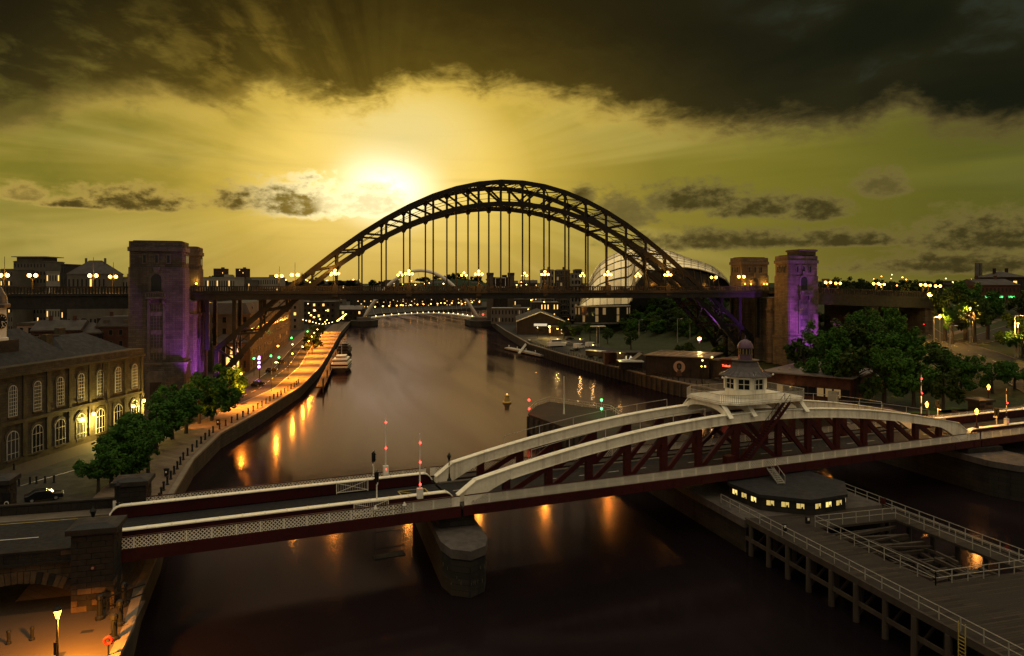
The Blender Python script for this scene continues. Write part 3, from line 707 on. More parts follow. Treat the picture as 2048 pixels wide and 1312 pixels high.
for v, lb in ((VG1, 'near bowed cream girder'), (VG2, 'far bowed cream girder')):
    gi = MB(); us = [lerp(u0 + .1, u1 - .1, i / NU) for i in range(NU + 1)]
    top = [(u, gz(u)) for u in us]
    # rounded heads and a haunch down to the deck at each end
    bot = []
    for u in us:
        zb = gz(u) - 1.12
        e = min(u - u0, u1 - u)
        if e < 2.6: zb = 7.0
        elif e < 6: zb = lerp(7.0, zb, math.sin((e - 2.6) / 3.4 * math.pi / 2))
        bot.append((u, zb))
    top[0] = (top[0][0], top[0][1] - 1.0); top[-1] = (top[-1][0], top[-1][1] - 1.0)
    n = len(us)
    for y in (-.36, .36): gi.v += [(u, v + y, z) for u, z in top] + [(u, v + y, z) for u, z in bot]
    for i in range(n - 1):
        gi.f += [(i, i + 1, n + i + 1, n + i), (2 * n + i, 3 * n + i, 3 * n + i + 1, 2 * n + i + 1), (i, 2 * n + i, 2 * n + i + 1, i + 1), (n + i, n + i + 1, 3 * n + i + 1, 3 * n + i)]
    gi.f += [(0, n, 3 * n, 2 * n), (n - 1, 3 * n - 1, 4 * n - 1, 2 * n - 1)]; gi.mi = [0] * len(gi.f)
    G = gi.build('bowed_girder', M['cream_dim'], SB, label=lb)
    fl = MB()
    for (a, za), (c, zc) in zip(top, top[1:]): fl.bar((a, v, za + .05), (c, v, zc + .05), 1.02, .1)
    fl.build('top_flange', M['cream'], G)
    fb = MB()
    for (a, za), (c, zc) in list(zip(bot, bot[1:]))[3:-3]: fb.bar((a, v, za - .03), (c, v, zc - .03), .95, .07)
    fb.build('bottom_flange', M['cream_dim'], G)
    for u in us[1:-1:2]: MB().bar((u, v - .5, gz(u) + .115), (u, v + .5, gz(u) + .115), .09, .03).build('joint_strip', M['cream_dim'], G)
    for u in us[3:-3:2]:
        for y in (-.375, .375): MB().bar((u, v + y, gz(u) - 1.1), (u, v + y, gz(u) - .02), .035, .09, up=(1, 0, 0)).build('plate_joint', M['cream_dim'], G)
    # handrail along the top of the girder
    hr = MB(); prev = None
    for i in range(-7, 9):
        if -2 < i < 3: prev = None; continue
        u = i * 5.0 + (1.2 if i < 0 else -1.2)
        if not u0 + 3 < u < u1 - 3: prev = None; continue
        q_ = Vector((u, v + .42, gz(u) + .1)); hr.bar(q_, q_ + Vector((0, 0, 1.05)), .06); 
        if prev is not None: hr.bar(prev + Vector((0, 0, 1.05)), q_ + Vector((0, 0, 1.05)), .06)
        prev = q_
    hr.build('hand_rail', M['rail_grey'], G)
    # red posts and diagonals
    ps = [-37.2, -31.8, -26.4, -21, -15.6, -10.2, -4.2, 3.2, 8.6, 14, 19.4, 24.8, 30.2, 35.4]
    for u in ps:
        MB().box(u - .42, u + .42, v - .3, v + .3, 7.02, gz(u) - 1.06).build('post', M['red_paint'], SB)
    for a, c in zip(ps, ps[1:]):
        if a == -4.2:
            for p, q_ in (((a, 7.3), (c, gz(c) - 1.2)), ((c, 7.3), (a, gz(a) - 1.2))): MB().bar((p[0], v, p[1]), (q_[0], v, q_[1]), .3, .5).build('diagonal', M['red_paint'], SB)
            continue
        p, q_ = ((a, 7.1), (c, gz(c) - 1.2)) if c < 0 else ((c, 7.1), (a, gz(a) - 1.2))
        MB().bar((p[0], v, p[1]), (q_[0], v, q_[1]), .42, .5).build('diagonal', M['red_paint'], SB)
        MB().bar((p[0], v - .24, p[1]), (q_[0], v - .24, q_[1]), .06, .62).build('diagonal_edge', M['red_paint'], SB)
# central gantry with the control cabin
CU_, CV = 1.2, 6.5
for u in (-5.6, -1.6, 3.4, 7.6):
    po = [(1.75, 13.7), (2.0, 14.25), (3.7, 15.15), (9.3, 15.15), (11.0, 14.25), (11.25, 13.7), (10.2, 13.7)]
    po += [(6.5 + 3.6 * math.cos(math.pi * k / 8), 13.75 + .85 * math.sin(math.pi * k / 8)) for k in range(9)] + [(2.8, 13.7)]
    fr = MB().plate([(u - .3, a, z) for a, z in po], (.6, 0, 0)).build('gantry_frame', M['cream'], SB)
    for a0_, z0_, a1_, z1_ in ((1.3, 13.6, 3.0, 15.2), (11.7, 13.6, 10.0, 15.2)): MB().bar((u, a0_, z0_), (u, a1_, z1_), .7, .12).build('raking_plate', M['cream'], fr)
pf = [(-6.2, 3.0), (-4.2, 1.3), (6.6, 1.3), (8.6, 3.0), (8.6, 10.0), (6.6, 11.7), (-4.2, 11.7), (-6.2, 10.0)]
PF = MB().prism(pf, 15.2, 15.48).build('platform', M['cream_dim'], SB)
rl = MB(); bs = MB()
for (a, b_), (c, d_) in zip(pf, pf[1:] + pf[:1]):
    rl.bar((a, b_, 16.55), (c, d_, 16.55), .07, .06); rl.bar((a, b_, 15.65), (c, d_, 15.65), .05, .05)
    L = math.hypot(c - a, d_ - b_); m_ = int(L / .22)
    for i in range(m_): t = i / m_; bs.box(lerp(a, c, t) - .018, lerp(a, c, t) + .018, lerp(b_, d_, t) - .018, lerp(b_, d_, t) + .018, 15.48, 16.53)
RL = rl.build('railing', M['rail_grey'], PF); bs.build('balusters', M['rail_grey'], RL, kind='stuff')
CB = MB().prism([(CU_ + 2.9 * math.cos(R(22.5 + 45 * k)), CV + 2.9 * math.sin(R(22.5 + 45 * k))) for k in range(8)], 15.49, 16.6).build('control_cabin', M['cream'], SB, label='cream octagonal control cabin under a purple lantern dome')
MB().prism([(CU_ + 2.95 * math.cos(R(22.5 + 45 * k)), CV + 2.95 * math.sin(R(22.5 + 45 * k))) for k in range(8)], 18.15, 18.5).build('cabin_frieze', M['cream'], CB)
for k in range(8):
    a0_, a1_ = R(22.5 + 45 * k), R(67.5 + 45 * k)
    p, q_ = Vector((CU_ + 2.8 * math.cos(a0_), CV + 2.8 * math.sin(a0_), 0)), Vector((CU_ + 2.8 * math.cos(a1_), CV + 2.8 * math.sin(a1_), 0))
    MB().bar(p + Vector((0, 0, 16.6)), p + Vector((0, 0, 18.15)), .42, .3).build('corner_post', M['cream'], CB)
    wi = MB().bar(p.lerp(q_, .12) + Vector((0, 0, 17.37)), p.lerp(q_, .88) + Vector((0, 0, 17.37)), .06, 1.5, up=(0, 0, 1)).build('cabin_window', M['window_dark'], CB)
    gb = MB(); nrm = Vector((math.cos((a0_ + a1_) / 2), math.sin((a0_ + a1_) / 2), 0)) * .07
    for t in (.14, .5, .86): gb.bar(p.lerp(q_, t) + nrm + Vector((0, 0, 16.62)), p.lerp(q_, t) + nrm + Vector((0, 0, 18.12)), .09, .08)
    for z in (16.66, 17.4, 18.1): gb.bar(p.lerp(q_, .1) + nrm + Vector((0, 0, z)), p.lerp(q_, .9) + nrm + Vector((0, 0, z)), .07, .08)
    wi.hide_render = False
    gb.build('glazing_bars', M['white_paint'], CB)
MB().lathe([(3.75, 18.42), (3.75, 18.52), (3.2, 18.72), (2.55, 19.1), (2.05, 19.7), (1.8, 20.35), (2.0, 20.5), (2.0, 20.62)], 8, (CU_, CV, 0), a0=R(22.5)).build('cabin_roof', M['roof_lead'], CB)
for k in range(24):
    t = R(15 * k); MB().bar((CU_ + 3.55 * math.cos(t), CV + 3.55 * math.sin(t), 18.6), (CU_ + 2.5 * math.cos(t), CV + 2.5 * math.sin(t), 19.14), .05, .06).build('roof_rib', M['roof_lead'], CB)
MB().lathe([(.98, 20.6), (.98, 21.35), (1.05, 21.4)], 12, (CU_, CV, 0)).build('lantern_drum', M['dome_purple'], CB)
MB().lathe([(.86, 21.4), (.86, 22.2)], 12, (CU_, CV, 0)).build('lantern_glass', M['window_grey'], CB)
for k in range(12): t = R(30 * k); MB().bar((CU_ + .9 * math.cos(t), CV + .9 * math.sin(t), 21.4), (CU_ + .9 * math.cos(t), CV + .9 * math.sin(t), 22.2), .07).build('lantern_bar', M['gold_trim'], CB)
MB().lathe([(1.12, 22.2), (1.12, 22.3), (1.05, 22.6), (.9, 22.95), (.62, 23.25), (.28, 23.43), (.1, 23.5), (.06, 23.6), (.12, 23.7), (.05, 23.82), (.02, 24.1)], 20, (CU_, CV, 0)).build('lantern_dome', M['dome_purple'], CB, smooth=True)
for sg in (-1, 1):
    hb = MB().bar((CU_ + sg * 3.0, CV - .6, 18.25), (CU_ + sg * 4.6, CV - .6, 18.3), .1)
    for q_ in (3.9, 4.5): hb.lathe([(.05, -.12), (.16, 0), (.05, .16)], 8, (CU_ + sg * q_, CV - .6, 18.35))
    hb.build('horn_lights', M['white_paint'], CB)
ld = MB()
for s_ in (-.2, .2): ld.bar((CU_ - 1.0 + s_, CV - 2.95, 15.5), (CU_ - 1.0 + s_, CV - 2.95, 18.9), .05)
for i in range(9): ld.bar((CU_ - 1.2, CV - 2.95, 16.5 + i * .26), (CU_ - .8, CV - 2.95, 16.5 + i * .26), .04)
ld.build('ladder', M['white_paint'], CB)
# dark red stair from the gantry to the walkway
st = MB(); A_, B_ = Vector((3.6, 1.0, 15.3)), Vector((-4.4, 1.0, 7.2)); Mi = Vector((-1.0, 1.0, 10.6))
for s_ in (-.45, .45): st.bar(A_ + Vector((0, s_, 0)), B_ + Vector((0, s_, 0)), .1, .4)
for i in range(28): p = A_.lerp(B_, (i + .5) / 28); st.box(p.x - .15, p.x + .15, .6, 1.4, p.z, p.z + .04)
SR = st.build('cabin_stair', M['red_paint'], SB); rr = MB()
for s_ in (-.48, .48):
    rr.bar(A_ + Vector((0, s_, 1.05)), B_ + Vector((0, s_, 1.05)), .05)
    for i in range(15): p = A_.lerp(B_, i / 14); rr.bar(p + Vector((0, s_, 0)), p + Vector((0, s_, 1.05)), .04)
rr.build('stair_rail', M['red_paint'], SR)
MB().box(-6.6, -5.2, 1.0, 1.9, 7.1, 8.8).build('machinery_box', M['red_paint'], SB)
MB().lathe([(5.6, 4.4), (5.6, 5.6), (4.6, 6.1)], 24, (0, 6.5, 0)).build('turning_drum', M['red_paint'], SB)
cb = MB()
for v in (2.3, 4.5, 6.5, 8.5, 10.7): cb.box(u0 + .5, u1 - .5, v - .25, v + .25, 5.95, 6.54)
for i in range(16): u = lerp(u0 + 1, u1 - 1, i / 15); cb.box(u - .15, u + .15, .2, VW - .2, 6.05, 6.5)
cb.build('under_frame', M['red_paint'], SB)
# ------------------------------------------------------------------ fixed side spans
def side_span(label, ua, ub):
    r_ = thing('bridge_span', label, 'bridge', SO, SA)
    MB().box(ua, ub, VG1 + .5, VG2 - .5, 6.5, 6.975).build('road_deck', M['asphalt'], r_)
    for va, vb in ((.15, VG1 - .5), (VG2 + .5, VW - .15)): MB().box(ua, ub, va, vb, 6.7, 7.07).build('walkway', M['wood_deck'], r_)
    for v in (0, VW):
        sg = -1 if v == 0 else 1
        MB().box(ua, ub, min(v, v + .14 * sg), max(v, v + .14 * sg), 6.05, 7.14).build('edge_girder', M['red_paint'], r_)
        parapet(r_, ua + .1, ub - .1, v, solid0=.95 if ua < -50 else .3, solid1=.75 if ua < -50 else .3)
    for v in (VG1, VG2):
        pl = []; e = 1.1
        xs = [ua + .1, ub - .1]
        po = [(xs[0], 6.98), (xs[1], 6.98), (xs[1], 7.5)] + [(xs[1] - e + e * math.cos(k * math.pi / 12), 8.22 - e + e * math.sin(k * math.pi / 12)) for k in range(1, 7)] + [(xs[0] + e - e * math.sin(k * math.pi / 12), 8.22 - e + e * math.cos(k * math.pi / 12)) for k in range(0, 6)] + [(xs[0], 7.5)]
        G = MB().plate([(a, v - .16, z) for a, z in po], (0, .32, 0)).build('plate_girder', M['red_paint'], r_)
        cap = MB(); tp = po[2:-0 or None]
        for (a, za), (c, zc) in zip(tp, tp[1:]): cap.bar((a, v, za + .05), (c, v, zc + .05), .82, .1)
        cap.build('girder_cap', M['cream'], G)
        k = ua + 2
        while k < ub - 1:
            MB().box(k, k + .07, v - .41, v + .41, 8.325, 8.36).build('cap_joint', M['cream_dim'], G); k += 2.1
    cb = MB()
    for v in (2.3, 6.5, 10.7): cb.box(ua + .3, ub - .3, v - .25, v + .25, 5.9, 6.48)
    cb.build('under_frame', M['red_paint'], r_)
    k = ua + 1
    while k < ub - 2: MB().box(k, k + 1.6, 6.44, 6.56, 6.979, 6.985).build('lane_dash', M['line_paint'], r_); k += 4.2
    return r_
SPL = side_span('straight red plate-girder span with cream caps joining the left quay to the swing bridge', -78.0, -43.5)
SPR = side_span('short plate-girder span at the right end of the swing bridge by the bright lamp', 41.9, 76)
yb = MB()
for p, q_ in (((-48.2, 5.2), (-45.0, 5.2)), ((-48.2, 8.8), (-45, 8.8)), ((-48.2, 5.2), (-48.2, 8.8)), ((-45, 5.2), (-45, 8.8)), ((-48.2, 5.2), (-45, 8.8)), ((-48.2, 8.8), (-45, 5.2))):
    yb.bar((*p, 6.981), (*q_, 6.981), .14, .006)
yb.build('yellow_box_marking', M['yellow_paint'], SPL)
# ------------------------------------------------------------------ masts, signals, gates on the swing bridge
def mast(label, u, v, z0, z1, reds):
    p = sw(u, v, z0); r_ = thing('barrier_pole', label, 'barrier pole', p, SA, group='raised barrier poles on the swing bridge'); H = z1 - z0
    MB().tube([(0, 0, 0), (0, 0, H)], [.10, .055], 8).build('pole', M['white_paint'], r_)
    MB().box(-.3, .3, -.25, .25, 0, 1.1).build('drive_box', M['white_paint'], r_)
    n = int(H / .9)
    for i in range(0, n if u > 0 else 0, 2): MB().tube([(0, 0, 1.4 + i * .9), (0, 0, 2.0 + i * .9)], .11, 8).build('red_band', M['red_paint'], r_)
    for t in reds: put('red_light', GLR, r_, (0, -.16, H * t))
    return r_
GLR = ico(.13, 1); GLR.materials.append(M['light_red'])
mast('tall thin barrier pole with three red lights at the far kerb of the left span', -49.0, 11.6, 8.3, 15.5, (.1, .45, .88))
mast('tall thin barrier pole with three red lights above the near parapet of the left span', -47.6, 1.5, 8.1, 15.1, (.22, .56, .86))
mast('red and white barrier pole beside the orange lamp at the right bridge end', 43.9, 11.6, 7.1, 16.0, (.15, .62, .9))
mast('red and white barrier pole at the right picture edge above the plate girder', 51.2, 2.0, 8.3, 14.3, (.1, .6))
def signal(label, u, v, z0, hgt, face):
    p = sw(u, v, z0); r_ = thing('traffic_signal', label, 'traffic signal', p, SA + face)
    MB().tube([(0, 0, 0), (0, 0, hgt)], .07, 8).build('post', M['white_paint'], r_)
    hd = MB().box(-.55, .55, -.05, .05, hgt - .2, hgt + 1.1); hd.box(-.16, .16, -.22, .2, hgt - .1, hgt + .95); hd.build('signal_head', M['black_paint'], r_)
    MB().box(-.7, .1, -.06, .06, hgt - .5, hgt - .3).build('bracket', M['white_paint'], r_)
    for k in range(3): MB().lathe([(.09, 0), (.11, .1)], 10, (0, 0, 0)).build('lens', M['window_dark'], r_, loc=(0, -.25, hgt + .12 + k * .3))
    return r_
signal('black backed traffic signal on a white post beside the far kerb of the left span', -50.6, 11.0, 8.3, 2.0, R(70))
signal('traffic signal on a white post standing on the near girder of the left span', -52.1, 2.3, 8.35, 1.9, R(-110))
signal('traffic signal on a white post by the far parapet at the right end', 47.8, 11.4, 8.3, 1.7, R(80))
signal('traffic signal on a white post on the near girder at the right end', 49.2, 2.3, 8.35, 1.7, R(-110))
def gate(label, u, v):
    r_ = thing('road_gate', label, 'gate', sw(u, v, 7.0), SA, group='folded bridge gates'); L = 3.6
    f = MB()
    for z in (.15, 1.25): f.bar((0, 0, z), (L, 0, z), .06)
    for x in (0, L): f.bar((x, 0, 0), (x, 0, 1.35), .08)
    f.bar((0, 0, .15), (L, 0, 1.25), .05); f.bar((0, 0, 1.25), (L, 0, .15), .05); f.build('gate_frame', M['lattice'], r_)
    for i in range(1, 18): MB().bar((i * L / 18, 0, .15), (i * L / 18, 0, 1.25), .025).build('gate_bar', M['lattice'], r_)
gate('white lattice gate folded against the far girder of the left span', -55.0, 10.35)
gate('white lattice gate folded behind the near parapet of the left span', -54.6, 1.75)
gate('white lattice gate folded against the far girder at the right end', 44.6, 10.35)
def old_lamp(label, u, v, z0, lit, hgt=2.6, big=1.0):
    r_ = thing('bridge_lamp', label, 'street lamp', sw(u, v, z0), SA)
    MB().lathe([(.34, 0), (.3, .25), (.16, .45), (.12, .9), (.09, 1.0), (.065, hgt - .5), (.12, hgt - .45)], 10).build('standard', M['red_paint'] if lit else M['black_paint'], r_)
    MB().lathe([(.10, hgt - .45), (.26 * big, hgt + .1), (.3 * big, hgt + .14), (.1, hgt + .4), (.03, hgt + .55)], 6).build('lantern', M['lamp_orange'] if lit else M['black_paint'], r_)
    if lit: lamp(r_, (0, 0, hgt + .9), (1.0, .42, .06), 1500, .3)
    return r_
old_lamp('lit orange lantern in front of the barrier pole at the right bridge end', 44.8, 11.2, 7.3, True, 3.3)
old_lamp('lit orange lantern on a red standard on the near girder at the right end', 44.3, 2.3, 8.3, True)
old_lamp('lit orange lantern at the right picture edge beyond the lit stone pillar', 64.5, 13.5, 8.0, True, 4.2)
old_lamp('unlit dark lamp standard where the far bowed girder begins', -41.4, 10.4, 7.0, False, 3.0)
old_lamp('unlit red lamp standard beside the near corner pillar', -78.3, 2.3, 7.0, False, 3.2)
old_lamp('unlit red lamp standard in front of the far corner pillar', -77.2, 11.0, 7.0, False, 3.2)
cab = thing('service_cage', 'small open steel inspection cage hanging under the left span parapet', 'platform', sw(-51.5, -.6, 0), SA)
cg = MB()
for x in (-1.5, 1.5):
    for y in (-.6, .5): cg.bar((x, y, 3.3), (x, y, 8.2), .035)
cg.box(-1.6, 1.6, -.7, .5, 3.2, 3.35)
for z in (4.3, 6.0, 8.1): cg.bar((-1.5, -.6, z), (1.5, -.6, z), .05)
cg.build('cage', M['steel_dark'], cab)
for x in (-1.5, 1.5): MB().lathe([(.08, 8.2), (.22, 8.4), (.05, 8.75)], 8, (x, -.6, 0)).build('cage_light', M['white_paint'], cab)
# ------------------------------------------------------------------ piers in the river
def poly_pier(label, poly, z0, z1, m_, cat='pier'):
    c = sum((Vector((*p, 0)) for p in poly), Vector()) / len(poly); r_ = thing('stone_pier', label, cat, (c.x, c.y, 0))
    MB().prism([(p[0] - c.x, p[1] - c.y) for p in poly], z0, z1 - .9).build('shaft', m_, r_)
    MB().prism([((p[0] - c.x) * 1.05, (p[1] - c.y) * 1.02) for p in poly], z1 - .9, z1).build('cap', M['stone_trim'], r_); return r_, c
pp = [(12.5, 95), (12.5, 72.2), (13.1, 69.9), (14.8, 68.8), (16.5, 69.9), (17.2, 72.2), (17.2, 95)]
PL_, c = poly_pier('bullnosed dark stone pier in the water under the left end of the swing bridge', pp, -3, 4.7, M['pier_stone'])
MB().box(12.9 - c.x, 16.8 - c.x, 76 - c.y, 92 - c.y, 4.7, 5.95).build('bearing_shelf', M['pier_stone'], PL_)
gr = MB()   # pale salt runs on the nose
for i in range(15):
    t = rnd.choice((0, 1, 2, 3)); a, b_ = pp[1 + t], pp[2 + t]; f = rnd.random(); x, y = lerp(a[0], b_[0], f), lerp(a[1], b_[1], f); z = rnd.uniform(1.2, 2.8)
    d = Vector((b_[0] - a[0], b_[1] - a[1], 0)).normalized(); q_ = Vector((x - c.x, y - c.y, z)); n_ = Vector((d.y, -d.x, 0)) * .02
    gr.bar(q_ + n_, q_ + n_ - Vector((0, 0, rnd.uniform(.15, .6))), .04, rnd.uniform(.05, .14), up=n_)
gr.build('salt_runs', M['concrete_far'], PL_, kind='stuff')
PR_, c = poly_pier('dark stone pier at the water under the right end of the swing bridge', [(96, 108), (96, 82), (97.5, 78.5), (100, 77.4), (102.5, 78.5), (104, 82), (104, 108)], -3, 5.2, M['pier_stone'])
MB().box(96.6 - c.x, 103.4 - c.x, 86 - c.y, 104 - c.y, 5.2, 5.95).build('bearing_shelf', M['pier_stone'], PR_)
# central island pier and its octagonal engine house
OC = gd(1572, 90.6)
CP, c = poly_pier('long stone island pier carrying the swing bridge pivot', [(48.2, 108), (48.2, 72), (67.2, 72), (67.2, 108)], -3, 3.95, M['pier_stone'])
EH = thing('engine_house', 'low dark octagonal stone house with a row of lit yellow windows beneath the swing bridge', 'building', (OC.x, OC.y, 3.95), R(7.6))
oc = lambda r_, k: (r_ * math.cos(R(22.5 + 45 * k)), r_ * math.sin(R(22.5 + 45 * k)))
MB().prism([oc(7.3, k) for k in range(8)], 0, 1.55).build('wall', M['pier_stone'], EH)
MB().prism([oc(7.55, k) for k in range(8)], 1.55, 1.95).build('roof', M['slate'], EH)
for k in range(3, 8):
    a, b_ = Vector((*oc(7.3, k), 0)), Vector((*oc(7.3, (k + 1) % 8), 0)); nrm = (a + b_).normalized()
    for t in (.2, .5, .8):
        p = a.lerp(b_, t); s_ = (b_ - a).normalized() * .42
        if k == 7 and t > .3: continue
        wf = MB().plate([p - s_ * 1.2 + Vector((0, 0, .62)), p + s_ * 1.2 + Vector((0, 0, .62)), p + s_ * 1.2 + Vector((0, 0, 1.4)), p - s_ * 1.2 + Vector((0, 0, 1.4))], nrm * .04).build('window', M['black_paint'], EH)
        MB().plate([p - s_ + Vector((0, 0, .72)), p + s_ + Vector((0, 0, .72)), p + s_ + Vector((0, 0, 1.3)), p - s_ + Vector((0, 0, 1.3))], nrm * .06).build('pane', M[rnd.choice(('win_lit', 'win_lit', 'win_lit_low'))], wf); MB().plate([p - s_ * .06 + Vector((0, 0, .72)), p + s_ * .06 + Vector((0, 0, .72)), p + s_ * .06 + Vector((0, 0, 1.3)), p - s_ * .06 + Vector((0, 0, 1.3))], nrm * .08).build('glazing_bar', M['black_paint'], wf); MB().plate([p + s_ * .2 + Vector((0, 0, .72)), p + s_ * .8 + Vector((0, 0, .72)), p + s_ * .7 + Vector((0, 0, .72 + rnd.uniform(.1, .3))), p + s_ * .3 + Vector((0, 0, .72 + rnd.uniform(.1, .3)))], nrm * .075).build('sill_clutter', M['black_paint'], wf)
p = Vector((*oc(7.3, 7), 0)).lerp(Vector((*oc(7.3, 0), 0)), .45); MB().box(p.x - .1, p.x + .1, p.y - .5, p.y + .5, 0, 1.45).build('door', M['red_paint'], EH)
for t in (.35, .65): q_ = Vector((*oc(7.4, 6), 1.7)).lerp(Vector((*oc(7.4, 7), 1.7)), t); gl = put('bulkhead_lamp', ico(.12, 1), EH, q_); gl.data.materials.append(M['lamp_white'])
# steel stair from the parapet to the engine-house roof
s0, s1 = sw(-.6, -.3, 7.0), gd(1563, 89.6, 5.95)
SS = thing('steel_stair', 'grey steel stair from the lattice parapet down to the octagonal roof', 'stair', s0); b_ = MB(); d = s1 - s0; sd_ = Vector((-d.y, d.x, 0)).normalized() * .45
for s_ in (-1, 1):
    b_.bar(sd_ * s_, d + sd_ * s_, .06, .22); b_.bar(sd_ * s_ + Vector((0, 0, 1)), d + sd_ * s_ + Vector((0, 0, 1)), .05)
    for t in (0, .5, 1): b_.bar(d * t + sd_ * s_, d * t + sd_ * s_ + Vector((0, 0, 1)), .05)
b_.build('stringers', M['rail_grey'], SS)
for i in range(8): t = (i + .5) / 8; MB().bar(d * t - sd_, d * t + sd_, .3, .05).build('tread', M['rail_grey'], SS)
# ------------------------------------------------------------------ timber jetties
pm = bpy.data.materials.new('planks'); pm.use_nodes = True; h = NG(pm.node_tree); b = pm.node_tree.nodes['Principled BSDF']
tcn = h.n('ShaderNodeTexCoord').outputs['Object']; br = h.n('ShaderNodeTexBrick'); h.put(br.inputs['Vector'], tcn)
br.inputs['Color1'].default_value = (.055, .043, .032, 1); br.inputs['Color2'].default_value = (.022, .0175, .014, 1); br.inputs['Mortar'].default_value = (.012, .010, .008, 1)
br.inputs['Scale'].default_value = 1; br.inputs['Brick Width'].default_value = 4.8; br.inputs['Row Height'].default_value = .32; br.inputs['Mortar Size'].default_value = .022
h.put(b.inputs['Base Color'], h.mix(h.ss(h.noise(tcn, .22, 6, .7), .38, .62, 0, .85), br.outputs[0], (.032, .026, .022))); b.inputs['Roughness'].default_value = .85; b.inputs['Specular IOR Level'].default_value = .12
bp = h.n('ShaderNodeBump'); bp.inputs['Strength'].default_value = .5; bp.inputs['Distance'].default_value = .03; h.put(bp.inputs['Height'], h.m('SUBTRACT', h.noise(tcn, 4, 4, .6), br.outputs[1])); h.put(b.inputs['Normal'], bp.outputs[0]); M['planks'] = pm
def railing(label, pts, group=None, hgt=1.1, step=2.0, m_='rail_grey'):
    o_ = Vector(pts[0]); r_ = thing('jetty_railing', label, 'railing', o_, group=group); b_ = MB()
    for a, c in zip(pts, pts[1:]):
        a, c = Vector(a) - o_, Vector(c) - o_; L = (c - a).length
        for z in (hgt, hgt * .52): b_.bar(a + Vector((0, 0, z)), c + Vector((0, 0, z)), .055)
        n = max(1, round(L / step))
        for i in range(n + 1):
            if i < n or c == Vector(pts[-1]) - o_:
                q_ = a.lerp(c, i / n); MB().bar(q_, q_ + Vector((0, 0, hgt)), .07).build('post', M[m_], r_)
    b_.build('rails', M[m_], r_); return r_
JX0, JX1, JZ = 48.3, 67.2, 4.0
JY0, JY1 = 4.0, 71.9
HX0, HX1, HY0, HY1 = 54.2, 64.6, 51.6, 67.0
JT = thing('timber_jetty', 'broad weathered timber jetty with a square open pit reaching towards the viewer', 'jetty', (57.7, 40, 0)); jc = Vector((57.7, 40, 0))
def jb(x0, x1, y0, y1, z0, z1, nm, mm): return MB().box(x0 - jc.x, x1 - jc.x, y0 - jc.y, y1 - jc.y, z0, z1).build(nm, M[mm], JT)
for a in ((JX0, HX0, JY0, JY1), (HX1, JX1, JY0, JY1), (HX0 + .01, HX1 - .01, JY0, HY0), (HX0 + .01, HX1 - .01, HY1, JY1)): jb(*a, JZ - .25, JZ, 'deck', 'planks')
jb(JX0 - .3, JX0 - .02, JY0, JY1, JZ - .5, JZ + .12, 'edge_beam', 'wood_old'); jb(JX1 + .02, JX1 + .3, JY0, JY1, JZ - .5, JZ + .12, 'edge_beam', 'wood_old')
jb(JX0 - .25, JX0 - .05, JY0, JY1, 1.6, 2.0, 'waling', 'wood_old')
PM = MB().tube([(0, 0, -3), (0, 0, 3.5)], [.32, .27], 9).mesh('pile', M['wood_old'])
y = JY0 + 1
while y < JY1:
    for x in (JX0 - .1, JX0 + 3.2, JX1 + .1): put('pile', PM, JT, (x + rnd.uniform(-.1, .1) - jc.x, y - jc.y, 0), rnd.random() * 6)
    MB().bar((JX0 - jc.x, y - jc.y, .6), (JX0 + 3.2 - jc.x, y - jc.y, 3.4), .22).build('brace', M['wood_old'], JT)
    y += 3.3
for i in range(100):     # tangle of old timbers in the pit
    if i % 3: p = Vector((rnd.uniform(HX0, HX1), rnd.uniform(HY0, HY1), rnd.uniform(1.2, 3.3))); q_ = p + Vector((rnd.uniform(-1, 1), rnd.uniform(2, 7) * rnd.choice((1, -1)), rnd.uniform(-.5, .5)))
    else: z = rnd.uniform(1.6, 3.2); yy = rnd.uniform(HY0, HY1); p, q_ = Vector((HX0, yy, z)), Vector((HX1, yy + rnd.uniform(-1.5, 1.5), z + rnd.uniform(-.3, .3)))
    q_.x = min(max(q_.x, HX0), HX1); q_.y = min(max(q_.y, HY0), HY1); MB().bar(p - jc, q_ - jc, rnd.uniform(.18, .38)).build('old_timber', M['wood_old'], JT)
railing('railing round the open pit in the timber jetty', [(HX0 - .3, HY0 - .3, JZ), (HX1 + .3, HY0 - .3, JZ), (HX1 + .3, HY1 + .3, JZ), (HX0 - .3, HY1 + .3, JZ), (HX0 - .3, HY0 - .3, JZ)], 'jetty railings', 1.25)
railing('long railing on the left edge of the timber jetty', [(JX0 + .3, JY0, JZ), (JX0 + .3, JY1 + 6, JZ)], 'jetty railings')
railing('long railing on the right edge of the timber jetty', [(JX1 - .3, JY0, JZ), (JX1 - .3, JY1 + 6, JZ)], 'jetty railings')
lad = thing('quay_ladder', 'yellowish ladder hanging off the jetty edge at the bottom right corner', 'ladder', (JX0 - .4, 43.2, 0)); b_ = MB()
for s_ in (-.3, .3): b_.bar((0, s_, .3), (0, s_, 5.1), .06)
for i in range(13): b_.bar((0, -.3, .6 + i * .28), (0, .3, .6 + i * .28), .05)
b_.build('ladder_frame', M['yellow_paint'], lad)
for i, (x, y) in enumerate(((49.3, 66.5), (53.4, 67.9))):
    t = thing('notice_box', ('small dark box on the left jetty railing', 'small dark box on the pit railing')[i], 'box', (x, y, JZ)); MB().box(-.25, .25, -.12, .12, .25, 1.0).build('box_body', M['black_paint'], t); MB().box(-.12, .12, -.15, -.125, .62, .9).build('label_plate', M['white_paint'], t)
t = thing('life_ring_stand', 'red lifebuoy box on the right jetty railing', 'lifebuoy', (66.6, 71.0, JZ)); MB().box(-.12, .12, -.3, .3, .5, 1.2).build('housing', M['neon_red'] if False else M['red_paint'], t); MB().bar((0, 0, 0), (0, 0, .5), .08).build('stand', M['black_paint'], t)
